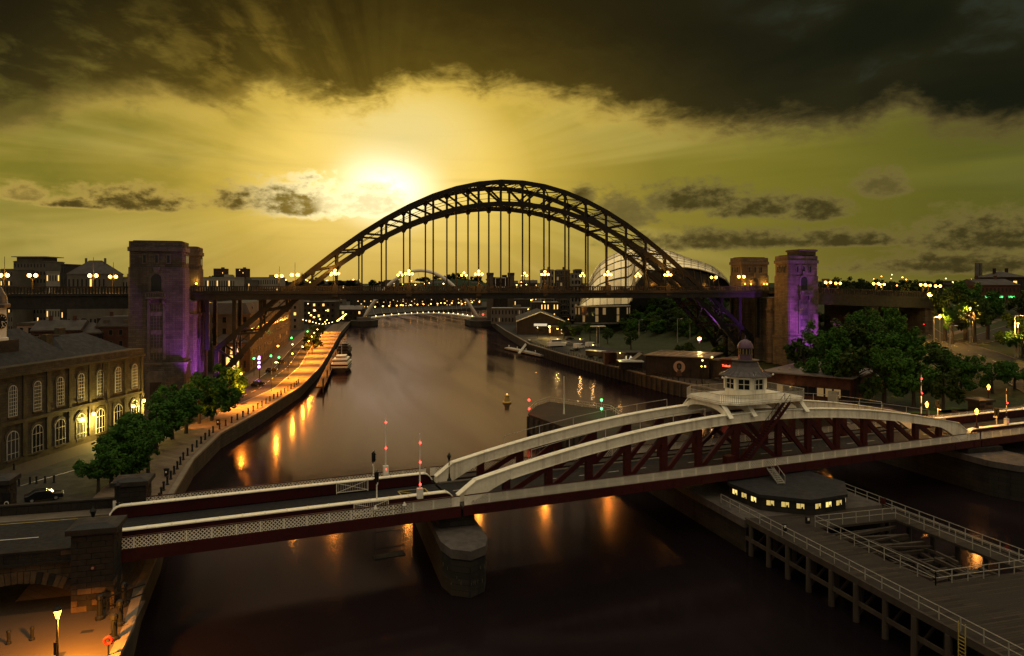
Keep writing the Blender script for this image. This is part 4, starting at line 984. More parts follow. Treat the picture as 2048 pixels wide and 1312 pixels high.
# downstream jetty beyond the bridge
DJ = [at(1056, 828, JZ), at(1072, 812, JZ), at(1098, 803, JZ), at(1222, 821, JZ), at(1236, 832, JZ), Vector((66, 108.3, JZ)), Vector((49, 108.3, JZ))]
dj = thing('timber_jetty', 'pointed timber jetty beyond the swing bridge with red and green harbour lights', 'jetty', (56, 125, 0)); dc = Vector((56, 125, 0))
MB().prism([(p.x - dc.x, p.y - dc.y) for p in DJ], JZ - .35, JZ).build('deck', M['planks'], dj)
MB().prism([((p.x - dc.x) * .985, (p.y - dc.y) * .985) for p in DJ], -2, JZ - .36).build('fender_wall', M['wood_old'], dj)
for a, c in zip(DJ[-1:] + DJ[:4], DJ[:5]):
    n = max(2, int((c - a).length / 2.2))
    for i in range(n): q_ = a.lerp(c, i / n); put('pile', PM, dj, (q_.x - dc.x, q_.y - dc.y, 0))
railing('thin railing round the tip of the downstream jetty', [p + Vector((0, 0, 0)) for p in DJ[:5]], 'jetty railings', 1.1)
fp = thing('flagpole', 'tall white flagpole on the downstream jetty', 'pole', at(1128, 828, JZ)); H = hz(755, (Vector(fp.location) - Vector((0, 0, 4))).dot(Vector((ST, CT, 0)))) - JZ
MB().tube([(0, 0, 0), (0, 0, 1.2), (0, 0, H)], [.22, .13, .06], 8).build('pole', M['white_paint'], fp); MB().lathe([(.02, H), (.12, H + .1), (.02, H + .25)], 8).build('finial', M['white_paint'], fp)
for px, py, nm, col, lab, ce in ((1058, 826, 'light_red', (1, .05, .03), 'two red harbour lights on a post at the left corner of the downstream jetty', 260), (1203, 826, 'light_green', (.15, 1, .25), 'two green harbour lights on a post on the right of the downstream jetty', 320)):
    r_ = thing('harbour_light', lab, 'harbour light', at(px, py, JZ)); MB().tube([(0, 0, 0), (0, 0, 2.7)], .06, 8).build('post', M['rail_grey'], r_)
    for z in (.9, 2.75):
        g_ = put('light_globe', ico(.24, 2), r_, (0, 0, z)); g_.data.materials.append(M[nm])
    lamp(r_, (0, 0, 3.2), col, ce, .2)
by = thing('navigation_buoy', 'small yellow-brown navigation buoy floating alone in mid river', 'buoy', at(1014, 806, 0)); MB().lathe([(1.15, -.3), (1.2, .25), (1.0, .45), (.5, .5)], 14).build('float', M['gold_trim'], by)
MB().lathe([(.75, .5), (.55, 1.9), (.75, 1.95), (.75, 2.1), (.1, 2.15)], 8).build('cage', M['gold_trim'], by); MB().lathe([(.16, 2.15), (.16, 2.5), (.03, 2.6)], 8).build('lamp_cap', M['win_warm'], by)
# ================================================================== reusable builders: trees, buildings, cars, lamps
def crown_mesh(seed, mname, n=2600, flat=.8, leaf=.085, clumps=90):
    r_ = random.Random(seed); b_ = MB(); cl = []
    lobes = []
    for i in range(9):
        t = r_.uniform(0, 6.28); z = r_.uniform(-.55, .75); q = r_.uniform(.35, .72) * math.sqrt(max(.1, 1 - z * z * .8))
        lobes.append((Vector((math.cos(t) * q, math.sin(t) * q, z * flat)), r_.uniform(.22, .46)))
    lobes.append((Vector((r_.uniform(-.2, .2), r_.uniform(-.2, .2), .1)), .45))
    for i in range(clumps):
        c, rad = lobes[i % 10]; d = Vector((r_.gauss(0, 1), r_.gauss(0, 1), r_.gauss(.15, 1))).normalized()
        cl.append((c + d * rad * r_.uniform(.5, 1.05), r_.uniform(.07, .22)))
    vs, fs = [], []
    for i in range(n):
        c, rad = r_.choice(cl); d = Vector((r_.gauss(0, 1), r_.gauss(0, 1), r_.gauss(0, 1))).normalized()
        p = c + d * rad * (r_.random() ** .4); s = leaf * r_.uniform(.6, 1.3)
        nrm = (d + Vector((r_.gauss(0, .6), r_.gauss(0, .6), r_.gauss(.35, .6)))).normalized()
        a = nrm.orthogonal().normalized(); t = r_.uniform(0, 6.28); bq = nrm.cross(a); a, bq = a * math.cos(t) + bq * math.sin(t), bq * math.cos(t) - a * math.sin(t)
        k = len(vs); vs += [p - a * s, p + bq * s * .55, p + a * s, p - bq * s * .55]; fs.append((k, k + 1, k + 2, k + 3))
    b_.v = [tuple(v) for v in vs]; b_.f = fs
    me = bpy.data.meshes.new('crown'); me.from_pydata(b_.v, [], fs); me.materials.append(M[mname]); return me
CR = {}
for mname in ('leaf', 'leaf_dark', 'leaf_olive'):
    CR[mname] = [crown_mesh(10 + k, mname, n=(5600 if mname == 'leaf' else 2800), flat=(.78, .9, .7)[k], leaf=(.055 if mname == 'leaf' else .078)) for k in range(3)]
def trunk_mesh(seed):
    r_ = random.Random(seed); b_ = MB()
    b_.tube([(0, 0, -.1), (.01, 0, .3), (.0, .02, .62), (.03, .0, .95)], [.045, .034, .026, .01], 8)
    for k in range(6):
        t = k * 1.05 + r_.random(); z = r_.uniform(.38, .7); L = r_.uniform(.22, .4)
        b_.tube([(0, 0, z), (math.cos(t) * L * .5, math.sin(t) * L * .5, z + L * .45), (math.cos(t) * L, math.sin(t) * L, z + L * .7)], [.02, .013, .004], 6)
    return b_.mesh('trunk', M['bark'])
TM = [trunk_mesh(k) for k in range(2)]
def tree(label, loc, H, rad, mname='leaf', k=0, name='tree', cz=None, group=None, cat='tree'):
    r_ = thing(name, label, cat, loc, rnd.random() * 6.28, group=group)
    put('trunk', TM[k % 2], r_, sc=(H, H, H * .8)); cz = H - rad * .8 if cz is None else cz
    put('crown', CR[mname][k % 3], r_, (0, 0, cz), sc=(rad, rad * rnd.uniform(.9, 1.1), min(rad, H * .55) * rnd.uniform(.95, 1.15))); return r_
def building(label, p, q, dep, z0, H, floors, bays, wall, roof='flat', name='building', lit=0.0, wsize=(.42, .55), roofm='roof_far', frame='stone_far', trim=True, side=True, rh=4.0, cat='building', wmat='window_dark', litm='win_dim', dormers=0, near_end=False):
    """front wall runs p -> q (seen from the river), the block extends dep to the left of that direction"""
    p, q = Vector((p[0], p[1], 0)), Vector((q[0], q[1], 0)); d = q - p; L = d.length; rz = math.atan2(d.y, d.x)
    t = thing(name, label, cat, (p.x, p.y, z0), rz)
    MB().box(0, L, 0, dep, 0, H).build('wall', M[wall], t)
    if trim: MB().box(-.25, L + .25, -.25, dep + .25, H, H + .45).build('cornice', M[frame], t)
    zt = H + (.45 if trim else 0)
    if roof == 'hip':
        i = min(L, dep) * .42; b_ = MB(); b_.add([(-.3, -.3, zt), (L + .3, -.3, zt), (L + .3, dep + .3, zt), (-.3, dep + .3, zt), (i, dep / 2, zt + rh), (L - i, dep / 2, zt + rh)], [(0, 1, 5, 4), (1, 2, 5), (2, 3, 4, 5), (3, 0, 4), (3, 2, 1, 0)]); R_ = b_.build('roof', M[roofm], t)
    elif roof == 'gable':
        b_ = MB(); b_.add([(-.2, -.4, zt), (L + .2, -.4, zt), (L + .2, dep + .4, zt), (-.2, dep + .4, zt), (-.2, dep / 2, zt + rh), (L + .2, dep / 2, zt + rh)], [(0, 1, 5, 4), (1, 2, 5), (2, 3, 4, 5), (3, 0, 4), (3, 2, 1, 0)]); R_ = b_.build('roof', M[roofm], t)
    elif roof == 'mansard':
        b_ = MB(); i = 1.6; b_.add([(0, 0, zt), (L, 0, zt), (L, dep, zt), (0, dep, zt), (i, i, zt + rh), (L - i, i, zt + rh), (L - i, dep - i, zt + rh), (i, dep - i, zt + rh)], [(0, 1, 5, 4), (1, 2, 6, 5), (2, 3, 7, 6), (3, 0, 4, 7), (4, 5, 6, 7), (3, 2, 1, 0)]); R_ = b_.build('roof', M[roofm], t)
    else:
        b_ = MB().box(.3, L - .3, .3, dep - .3, zt, zt + .3); R_ = b_.build('roof', M[roofm], t)
        if L > 8: MB().box(L * .55, L * .75, dep * .4, dep * .7, zt + .3, zt + 2.2).build('plant_room', M[wall], R_)
    for k in range(dormers):
        x = L * (k + .5) / dormers; dm = MB().box(x - .8, x + .8, .4, 2.4, zt, zt + 2.0).build('dormer', M[frame], R_)
    if roof in ('hip', 'gable', 'mansard'):
        for k in range(2): x = L * (.25 + .5 * k); MB().box(x - .5, x + .5, dep / 2 - .4, dep / 2 + .4, zt + rh * .6, zt + rh + 1.4).build('chimney', M[wall], R_)
    fh = H / floors
    def wins(n, LL, fn):
        bw = LL / n; w, hh = bw * wsize[0], fh * wsize[1]; me = fr = None
        for f in range(floors):
            for i in range(n):
                x = bw * (i + .5); z = fh * f + fh * .28; l_ = rnd.random() < lit
                fn(x, z, w, hh, l_)
    FM = {}
    def meshes(w, hh, l_, ax):
        key = (round(w, 2), round(hh, 2), l_, ax)
        if key not in FM:
            a = MB(); c = MB()
            if ax == 'y': a.box(-w / 2, w / 2, -.08, .0, 0, hh); c.box(-w / 2 + .12, w / 2 - .12, -.1, -.085, .12, hh - .12); c.box(0, 0, 0, 0, 0, 0) if False else None
            else: a.box(0, .08, -w / 2, w / 2, 0, hh); c.box(.085, .1, -w / 2 + .12, w / 2 - .12, .12, hh - .12)
            FM[key] = (a.mesh('window', M[frame]), c.mesh('pane', M[litm if l_ else wmat]))
        return FM[key]
    def front(x, z, w, hh, l_):
        a, c = meshes(w, hh, l_, 'y'); wi = put('window', a, t, (x, 0, z)); put('pane', c, wi)
    wins(bays, L, front)
    if side:
        nb = max(1, int(bays * dep / L))
        def left(y, z, w, hh, l_):
            a, c = meshes(w, hh, l_, 'x'); wi = put('window', a, t, (L, y, z)); put('pane', c, wi)
        wins(nb, dep, left)
    if near_end:
        FM.clear(); nb = max(2, int(dep / 3.2)); w, hh = dep / nb * wsize[0], fh * wsize[1]; a = MB().box(-.08, 0, -w / 2, w / 2, 0, hh).mesh('window', M[frame]); c = MB().box(-.1, -.085, -w / 2 + .12, w / 2 - .12, .12, hh - .12).mesh('pane', M[wmat])
        for f in range(floors):
            for i in range(nb): wi = put('window', a, t, (0, dep * (i + .5) / nb, fh * f + fh * .28)); put('pane', c, wi)
    return t
def car(label, loc, rz, m_, kind='car', lights=False):
    t = thing('parked_' + ('van' if kind == 'van' else 'car'), label, kind, loc, rz)
    if kind == 'van': pr = [(-2.5, .35), (2.4, .35), (2.5, .7), (2.35, 1.15), (1.7, 1.35), (1.2, 2.15), (-2.45, 2.25), (-2.55, 1.2)]; w = .98; gl = [(1.28, 1.38), (1.62, 1.38), (1.18, 2.0), (.4, 2.0), (.4, 1.38)]; wb = 1.55
    else: pr = [(-2.1, .3), (2.1, .3), (2.15, .62), (1.95, .82), (1.0, .95), (.3, 1.42), (-.95, 1.45), (-1.7, .98), (-2.12, .9)]; w = .86; gl = [(.8, .98), (.25, 1.36), (-.9, 1.38), (-1.45, 1.0)]; wb = 1.3
    b_ = MB(); n = len(pr)
    for y, s_ in ((-w, .93), (-w * .86, 1.0), (w * .86, 1.0), (w, .93)): b_.v += [(x * (1 if s_ == 1 else .985), y, .3 + (z - .3) * s_) for x, z in pr]
    for k in range(3):
        for i in range(n): j = (i + 1) % n; b_.f.append((k * n + i, k * n + j, (k + 1) * n + j, (k + 1) * n + i))
    b_.f += [tuple(range(n)), tuple(range(3 * n, 4 * n))[::-1]]; b_.mi = [0] * len(b_.f); b_.build('body', M[m_], t)
    for s_ in (-1, 1): MB().plate([(x, s_ * (w + .005), z * .97) for x, z in gl], (0, .02 * s_, 0)).build('side_window', M['window_dark'], t)
    x0, z0, x1, z1 = (1.0, .98, .36, 1.38) if kind == 'car' else (1.66, 1.42, 1.26, 2.06)
    MB().plate([(x0 + .03, -w * .75, z0 + .02), (x0 + .03, w * .75, z0 + .02), (x1 + .03, w * .7, z1 + .02), (x1 + .03, -w * .7, z1 + .02)], (.02, 0, .02)).build('windscreen', M['window_dark'], t)
    for x in (-wb, wb):
        for y in (-w, w):
            b2 = MB().tube([(x, y - .1, .33), (x, y + .1, .33)], .33, 12); wh = b2.build('wheel', M['tyre'], t); MB().tube([(x, y - .11, .33), (x, y + .11, .33)], .19, 8).build('rim', M['car_silver'], wh)
    xf = 2.13 if kind == 'car' else 2.47
    for y in (-.6, .6):
        MB().box(xf, xf + .04, y - .17, y + .17, .62, .78).build('headlight', M['lamp_white'] if lights else M['white_paint'], t); MB().box(-xf - .03, -xf + .05, y - .15, y + .15, .66, .85).build('tail_light', M['red_paint'], t)
    return t
GLB = {}
def globe(nm, r, n=1):
    if (nm, r, n) not in GLB:
        me = ico(r, n); me.materials.append(M[nm]); GLB[(nm, r, n)] = me
    return GLB[(nm, r, n)]
def post_lamp(label, loc, H=6.0, m_='lamp_gold', r=.28, energy=0, col=(1, .55, .16), arm=0.0, rz=0.0, group=None, name='street_lamp', gr=1, pole='black_paint', down=False):
    t = thing(name, label, 'street lamp', loc, rz, group=group)
    b_ = MB().tube([(0, 0, 0), (0, 0, .9), (0, 0, H)], [.11, .07, .05], 6)
    if arm: b_.bar((0, 0, H), (arm, 0, H + .15), .07)
    b_.build('post', M[pole], t); put('lamp_head', globe(m_, r, gr), t, (arm, 0, H + (.1 if arm else r * .8)), sc=(1, 1, .75))
    if energy and down: lamp(t, (arm, 0, H + r + .3), col, energy * .16, .25)
    if energy and down: lamp(t, (arm, 0, H - r - .15), col, energy, .2, spot=130, target=(arm, 0, -10), blend=.7)
    elif energy: lamp(t, (arm, 0, H - r * .2 - .25), col, energy, .2)
    return t
# ================================================================== left bank
# ------------------------------------------------------------------ bridge-end pillars in stone blocks
def pillar(label, x0, x1, y0, y1, z0, z1, blocks=True, dark=.5):
    cx, cy = (x0 + x1) / 2, (y0 + y1) / 2; t = thing('corner_pillar', label, 'pillar', (cx, cy, z0)); w, d, H = (x1 - x0) / 2, (y1 - y0) / 2, z1 - z0
    MB().box(-w + .06, w - .06, -d + .06, d - .06, 0, H - .7).build('core', M['stone_block_dark'], t)
    MB().prism([(-w - .35, -d - .35), (w + .35, -d - .35), (w + .35, d + .35), (-w - .35, d + .35)], H - .7, H - .25).build('cap', M['stone_block_dark'], t)
    MB().add([(-w - .35, -d - .35, H - .25), (w + .35, -d - .35, H - .25), (w + .35, d + .35, H - .25), (-w - .35, d + .35, H - .25), (-w * .6, -d * .6, H), (w * .6, -d * .6, H), (w * .6, d * .6, H), (-w * .6, d * .6, H)], MB.BF).build('cap_top', M['slate'], t)
    z = 0; row = 0
    while z < H - .75:
        hh = min(.5, H - .72 - z); n = 3
        for fx in ('y', 'x'):
            LL = w if fx == 'y' else d; cuts = [-LL] + sorted(rnd.uniform(-LL * .75, LL * .75) if False else LL * (-1 + 2 * (k + (.5 if row % 2 else .12) * .9) / n) for k in range(0 if row % 2 else 1, n)) + [LL]
            for a, c in zip(cuts, cuts[1:]):
                pr = rnd.uniform(.0, .05); m_ = M['stone_block_dark'] if rnd.random() < dark * (.25 + 2.2 * z / H) else M['stone_block']
                if c - a < .15: continue
                if fx == 'y': b_ = MB().box(a + .02, c - .02, -d - pr, -d + .06, z + .02, z + hh - .02)
                else: b_ = MB().box(w - .06, w + pr, a + .02, c - .02, z + .02, z + hh - .02)
                b_.build('stone', m_, t)
        z += hh; row += 1
    return t
PZ = 10.4
pillar('large blackened stone pillar at the near left end of the swing bridge, orange at its foot', -20.2, -16.9, 68.4, 71.2, QN, PZ, dark=1.0)
pillar('dark stone pillar at the far left end of the swing bridge before the trees', -20.6, -17.6, 83.6, 86.4, QN, PZ, dark=.75)
p3_ = gd(-2, 76)
pillar('dark stone pillar cut by the left picture edge with a small round sign', p3_.x - 1.5, p3_.x + 1.1, p3_.y - 1, p3_.y + 1.5, QN, 10.6, dark=.8)
pq = thing('round_plaque', 'small round red plaque on the large near pillar', 'plaque', (-18.5, 68.3, 6.75)); MB().tube([(0, .05, 0), (0, -.06, 0)], .22, 16).build('disc', M['red_paint'], pq); MB().tube([(0, -.06, 0), (0, -.075, 0)], .12, 12).build('boss', M['render_pink'], pq)
sg_ = thing('hanging_sign', 'dark board with a white ring hung on the left edge pillar', 'sign', (p3_.x + 1.2, p3_.y - 1.05, 8.1)); MB().box(-.45, .3, -.1, -.03, -.9, .9).build('board', M['black_paint'], sg_); MB().tube([(-.08, -.1, -.2), (-.08, -.125, -.2)], .22, 14).build('ring', M['white_paint'], sg_); MB().tube([(-.08, -.12, -.2), (-.08, -.135, -.2)], .14, 14).build('ring_centre', M['black_paint'], sg_)
# ------------------------------------------------------------------ raised approach road on masonry arches
AR = thing('masonry_approach', 'raised stone approach to the swing bridge with a low arch at the bottom left', 'bridge', (-40, 78, 0)); ac = Vector((-40, 78, 0))
AX0, AX1, AY0, AY1 = -75, -17.0, 69.6, 85.6
def ab(x0, x1, y0, y1, z0, z1, nm, mm, par=AR): return MB().box(x0 - ac.x, x1 - ac.x, y0 - ac.y, y1 - ac.y, z0, z1).build(nm, M[mm], par)
ab(AX0, AX1, AY0 + .45, AY1, 6.0, 6.93, 'road_slab', 'asphalt')
acx, hs, rise, zs = -24.6, 4.9, 1.75, 3.75
Rr = (hs * hs + rise * rise) / (2 * rise); zc_ = zs + rise - Rr; a_m = math.asin(hs / Rr)
# spandrel wall with the arch cut out
sp_ = [(AX0, QN), (acx - hs, QN)] + [(acx + Rr * math.sin(lerp(-a_m, a_m, k / 16)), zc_ + Rr * math.cos(lerp(-a_m, a_m, k / 16))) for k in range(17)] + [(acx + hs, QN), (AX1, QN), (AX1, 7.0), (AX0, 7.0)]
MB().plate([(x - ac.x, AY0 - ac.y + .1, z) for x, z in sp_], (0, .5, 0)).build('spandrel_wall', M['abut_stone'], AR)
for k in range(24):    # voussoirs
    t0, t1 = lerp(-a_m, a_m, k / 24) + .004, lerp(-a_m, a_m, (k + 1) / 24) - .004; r1 = Rr + 1.0
    q_ = [(acx + Rr * math.sin(t0), zc_ + Rr * math.cos(t0)), (acx + Rr * math.sin(t1), zc_ + Rr * math.cos(t1)), (acx + r1 * math.sin(t1), zc_ + r1 * math.cos(t1)), (acx + r1 * math.sin(t0), zc_ + r1 * math.cos(t0))]
    MB().plate([(x - ac.x, AY0 - ac.y + .02 + rnd.uniform(-.03, .02), z) for x, z in q_], (0, .4, 0)).build('voussoir', M['stone_block' if rnd.random() < .8 else 'stone_block_dark'], AR)
br_ = MB(); nb = 12       # barrel vault behind
for k in range(nb):
    t0, t1 = lerp(-a_m, a_m, k / nb), lerp(-a_m, a_m, (k + 1) / nb)
    vs = []
    for t in (t0, t1):
        for rr_ in (Rr, Rr + .5):
            for y in (AY0 + .6, AY1 - .6): vs.append((acx + rr_ * math.sin(t) - ac.x, y - ac.y, zc_ + rr_ * math.cos(t)))
    br_.add(vs, [(0, 1, 3, 2), (4, 6, 7, 5), (0, 4, 5, 1), (2, 3, 7, 6), (0, 2, 6, 4), (1, 5, 7, 3)])
br_.build('vault', M['abut_stone'], AR)
ab(acx + hs + .02, AX1, AY0 + .6, AY1 - .2, QN, 5.98, 'abutment_core', 'abut_stone')
ab(AX0, acx - hs - .02, AY0 + .6, AY1 - .2, QN, 5.98, 'abutment_core', 'abut_stone')
ab(AX0, -20.3, AY0 - .15, AY0 + .5, 7.0, 7.25, 'string_course', 'stone_block_dark')
x = AX0 + 45
pw = ab(AX0, -20.3, AY0 + .03, AY0 + .42, 7.25, 8.05, 'parapet_wall', 'stone_block_dark')
while x < -20.6:
    L = rnd.uniform(.7, 1.25); x1 = min(x + L, -20.35)
    for r__ in range(2):
        MB().box(x - ac.x + .02, x1 - ac.x - .02, AY0 - ac.y - rnd.uniform(.0, .05), AY0 - ac.y + .05, 7.27 + r__ * .39, 7.27 + r__ * .39 + .36).build('stone', M['stone_block' if rnd.random() < .16 else 'stone_block_dark'], pw)
    x = x1
ab(AX0, -20.3, AY0 - .12, AY0 + .55, 8.06, 8.25, 'coping', 'stone_block_dark')
fw = ab(AX0, -20.8, AY1 - .5, AY1 - .05, 6.93, 7.95, 'far_parapet', 'stone_block_dark')
x = AX0 + 40
while x < -21.2:
    x1 = min(x + rnd.uniform(.9, 1.5), -20.9); MB().box(x - ac.x + .02, x1 - ac.x - .02, AY1 - ac.y - .55 - rnd.uniform(0, .03), AY1 - ac.y - .46, 7.0, 7.85).build('stone', M['stone_block' if rnd.random() < .3 else 'stone_block_dark'], fw); x = x1
ab(AX0, -20.8, AY1 - .6, AY1 + .05, 7.96, 8.12, 'coping', 'stone_block_dark')
ab(AX0, -17.2, AY0 + .5, AY0 + 2.4, 6.94, 7.07, 'pavement', 'pavement'); ab(AX0, -17.2, AY1 - 2.6, AY1 - .62, 6.94, 7.07, 'pavement', 'pavement')
ab(AX0, -17.2, AY0 + 2.4, AY0 + 2.6, 6.94, 7.09, 'kerb', 'kerb'); ab(AX0, -17.2, AY1 - 2.8, AY1 - 2.6, 6.94, 7.09, 'kerb', 'kerb')
ab(AX0, -17.2, AY0 + 2.75, AY0 + 2.87, 6.93, 6.936, 'edge_line', 'line_paint'); ab(AX0, -17.2, AY1 - 3.1, AY1 - 2.98, 6.93, 6.936, 'edge_line', 'yellow_paint')
x = -60
while x < -20: ab(x, x + 3.4, 77.4, 77.55, 6.93, 6.936, 'lane_dash', 'line_paint'); x += 6.2
# ------------------------------------------------------------------ low quay under the bridge, lamp, bollards
pv = MB().add([(-60, 40, QN + .004), (-14.2, 40, QN + .004), (-14.6, 69.4, QN + .004), (-60, 69.4, QN + .004)], [(0, 1, 2, 3)]).build('quay_pavement', M['paving'], kind='structure')
for i in range(5): MB().box(-26 + i * .2, -19.5, 58.2 + i * 1.4, 59.0 + i * 1.4, QN + .008, QN + .012).build('drain_strip', M['asphalt'], pv) if i < 2 else None
for x, y, w, d in ((-18.3, 64.2, .9, .5), (-18.9, 60.4, .5, .9), (-20.2, 56.8, .5, .7)): MB().box(x, x + w, y, y + d, QN + .009, QN + .014).build('manhole_cover', M['asphalt'], pv)
lp = gd(115, 51.0, QN); NL = thing('quay_lamp', 'lit lantern on a black post in the bottom left corner', 'street lamp', lp)
MB().lathe([(.2, 0), (.17, .8), (.1, 1.0), (.075, 3.9), (.13, 4.0), (.05, 4.05)], 10).build('post', M['black_paint'], NL)
MB().lathe([(.10, 4.05), (.27, 4.62)], 6).build('lantern', M['lamp_orange'], NL); MB().lathe([(.33, 4.64), (.3, 4.7), (.1, 4.9), (.03, 5.05)], 6).build('lantern_cap', M['black_paint'], NL)
MB().box(-.2, -.02, -.18, .05, 1.5, 2.4).build('control_box', M['black_paint'], NL); MB().lathe([(.16, 1.0), (.16, 1.2)], 8).build('collar', M['black_paint'], NL)
lamp(NL, (.35, .1, 4.0), (1, .33, .025), 15000, .25, spot=166, target=(.35, .1, -5), blend=.35)
BOL = MB().lathe([(.2, 0), (.2, .12), (.13, .18), (.12, .85), (.17, .9), (.15, 1.05), (.05, 1.12)], 10).mesh('bollard', M['black_paint'])
def bollard(label, loc, sc=1.0, group='black bollards along the left quay'):
    t = thing('quay_bollard', label, 'bollard', loc, group=group, sc=sc); put('bollard_post', BOL, t); return t
for k, (px, py) in enumerate(((200, 1238), (247, 1212), (240, 1250), (228, 1280))):
    bollard(f'{nth(k)} thick black bollard beside the near quay edge, counted from the large pillar', at(px, py, QN), 1.9, 'thick bollards at the near quay edge')
bollard('small black post at the bottom left corner of the picture', at(17, 1288, QN), 1.0, 'small posts'); bollard('small black post between the corner and the lit quay lamp', at(64, 1280, QN), 1.0, 'small posts')
a_, b2_ = at(200, 1235, QN) + Vector((0, 0, 1.5)), at(290, 1202, QN) + Vector((0, 0, 1.5)); qr = thing('quay_rail', 'dark double rail between thick bollards at the near quay edge', 'railing', a_)
rb = MB(); rb.bar((0, 0, 0), b2_ - a_, .09); rb.bar((0, 0, -.8), b2_ - a_ + Vector((0, 0, -.8)), .09); rb.build('rail', M['black_paint'], qr)
for k in range(2):
    pts_ = [at(240, 1250, QN), at(228, 1280, QN), at(219, 1310, QN)]; ch = MB(); a2, b3 = pts_[k] + Vector((0, 0, 1.6)) - a_, pts_[k + 1] + Vector((0, 0, 1.6)) - a_
    ch.tube([a2.lerp(b3, t) - Vector((0, 0, .5 * math.sin(math.pi * t))) for t in (0, .25, .5, .75, 1)], .05, 6); ch.build('chain', M['black_paint'], qr)
hp = thing('hoop_stand', 'thin black hoop stand at the foot of the large pillar', 'bicycle stand', at(205, 1232, QN)); MB().tube([(-.35, 0, 0), (-.35, 0, 1.2), (-.2, 0, 1.6), (.2, 0, 1.6), (.35, 0, 1.2), (.35, 0, 0)], .05, 6).build('hoop', M['black_paint'], hp)
lr = thing('lifebuoy_post', 'red and white lifebuoy on a post at the bottom quay edge', 'lifebuoy', at(217, 1312, QN)); MB().bar((0, 0, 0), (0, 0, 1.0), .1).build('post', M['black_paint'], lr)
MB().tube([(.27 * math.cos(R(30 * k)), -.06, 1.2 + .27 * math.sin(R(30 * k))) for k in range(13)], .11, 8).build('ring', M['neon_red'], lr) if False else MB().tube([(.27 * math.cos(R(30 * k)), -.06, 1.2 + .27 * math.sin(R(30 * k))) for k in range(13)], .09, 8).build('ring', mat('buoy_red', (.28, .02, .015), .5), lr)
# ------------------------------------------------------------------ promenade, road, kerbs along the left quay
NEt = [(p.y, p.x) for p in NE[1:14]]
def n_edge(y): return interp(y, NEt)
def strip(name, f0, f1, y0, y1, z, m_, n=60, h=0.004, parent=None, kind='structure'):
    b_ = MB(); k = 0
    for i in range(n + 1):
        y = lerp(y0, y1, i / n); b_.v += [(f0(y), y, z), (f1(y), y, z), (f0(y), y, z - h), (f1(y), y, z - h)]
    for i in range(n):
        a = i * 4; b_.f += [(a, a + 1, a + 5, a + 4), (a, a + 4, a + 6, a + 2), (a + 1, a + 3, a + 7, a + 5)]
    b_.mi = [0] * len(b_.f); return b_.build(name, M[m_], parent, kind=kind if parent is None else None)
PW = lambda y: interp(y, [(70, 10), (110, 9.5), (160, 8.5), (200, 6.0), (260, 6.5), (320, 8.5), (500, 10)])
RWd = lambda y: interp(y, [(70, 7), (160, 8), (200, 9), (320, 9), (500, 9)])
PR_m = strip('promenade', lambda y: n_edge(y) - PW(y), lambda y: n_edge(y) - .55, 72, 560, QN + .12, 'paving', h=.12)
RD = strip('quayside_road', lambda y: n_edge(y) - PW(y) - RWd(y), lambda y: n_edge(y) - PW(y) - .25, 120, 560, QN + .008, 'asphalt')
strip('promenade_kerb', lambda y: n_edge(y) - PW(y) - .25, lambda y: n_edge(y) - PW(y), 120, 560, QN + .14, 'kerb', h=.14)
strip('kerb_line', lambda y: n_edge(y) - PW(y) - .62, lambda y: n_edge(y) - PW(y) - .44, 165, 420, QN + .014, 'line_paint', parent=RD)
strip('edge_line', lambda y: n_edge(y) - PW(y) - RWd(y) + .2, lambda y: n_edge(y) - PW(y) - RWd(y) + .35, 165, 420, QN + .014, 'line_paint', parent=RD)
y = 172
while y < 420:
    strip('lane_dash', lambda y_: n_edge(y_) - PW(y_) - RWd(y_) * .5 - .09, lambda y_: n_edge(y_) - PW(y_) - RWd(y_) * .5 + .09, y, y + 3.5, QN + .014, 'line_paint', n=3, parent=RD); y += 6.5
strip('town_pavement', lambda y: n_edge(y) - PW(y) - RWd(y) - 4.5, lambda y: n_edge(y) - PW(y) - RWd(y) - .05, 205, 560, QN + .13, 'pavement', h=.13)
# bollards in a row along the promenade edge
y = 86.0; k = 0
while y < 215 and k < 46:
    bollard(f'{nth(k)} black bollard along the left quay edge, counted from the swing bridge', (n_edge(y) - 1.25, y, QN + .12), 1.15); y += 2.75 + .02 * k; k += 1
for i, (px, py) in enumerate(((333, 952), (436, 850))):
    t = thing('litter_bin', ('black litter bin on the promenade near the swing bridge', 'dark litter bin on the promenade beyond the trees')[i], 'litter bin', at(px, py, QN + .12)); MB().lathe([(.3, 0), (.36, .9), (.4, .95), (.4, 1.1), (.2, 1.2)], 10).build('bin_body', M['black_paint'], t); MB().box(-.12, .12, -.40, -.36, .55, .8).build('bin_plate', M['white_paint'], t)
# ------------------------------------------------------------------ clock building with arched windows
g0, g1 = Vector((-33.8, 157.3, 0)), Vector((-46.3, 124.6, 0)); gd_ = (g0 - g1).normalized(); gL = (g0 - g1).length + 22; gb = g0 - gd_ * gL
GH = thing('clock_building', 'long sooty stone hall with arched windows, slate roof and clock cupola', 'building', (gb.x, gb.y, QN), math.atan2(gd_.y, gd_.x))
gH = 14.2; gD = 17.0; BAY = 5.05
MB().box(0, gL, 0, gD, 0, gH).build('wall', M['guild_stone'], GH)
MB().box(-.2, gL + .3, -.3, gD + .3, gH, gH + 1.25).build('parapet', M['guild_stone'], GH)
MB().box(-.3, gL + .5, -.55, gD + .5, gH - .3, gH + .12).build('cornice', M['guild_trim'], GH)
MB().box(-.2, gL + .2, -.28, gD, 6.4, 6.95).build('string_course', M['guild_trim'], GH)
MB().box(0, gL + .1, -.2, gD, 0, 1.1).build('base_course', M['guild_trim'], GH)
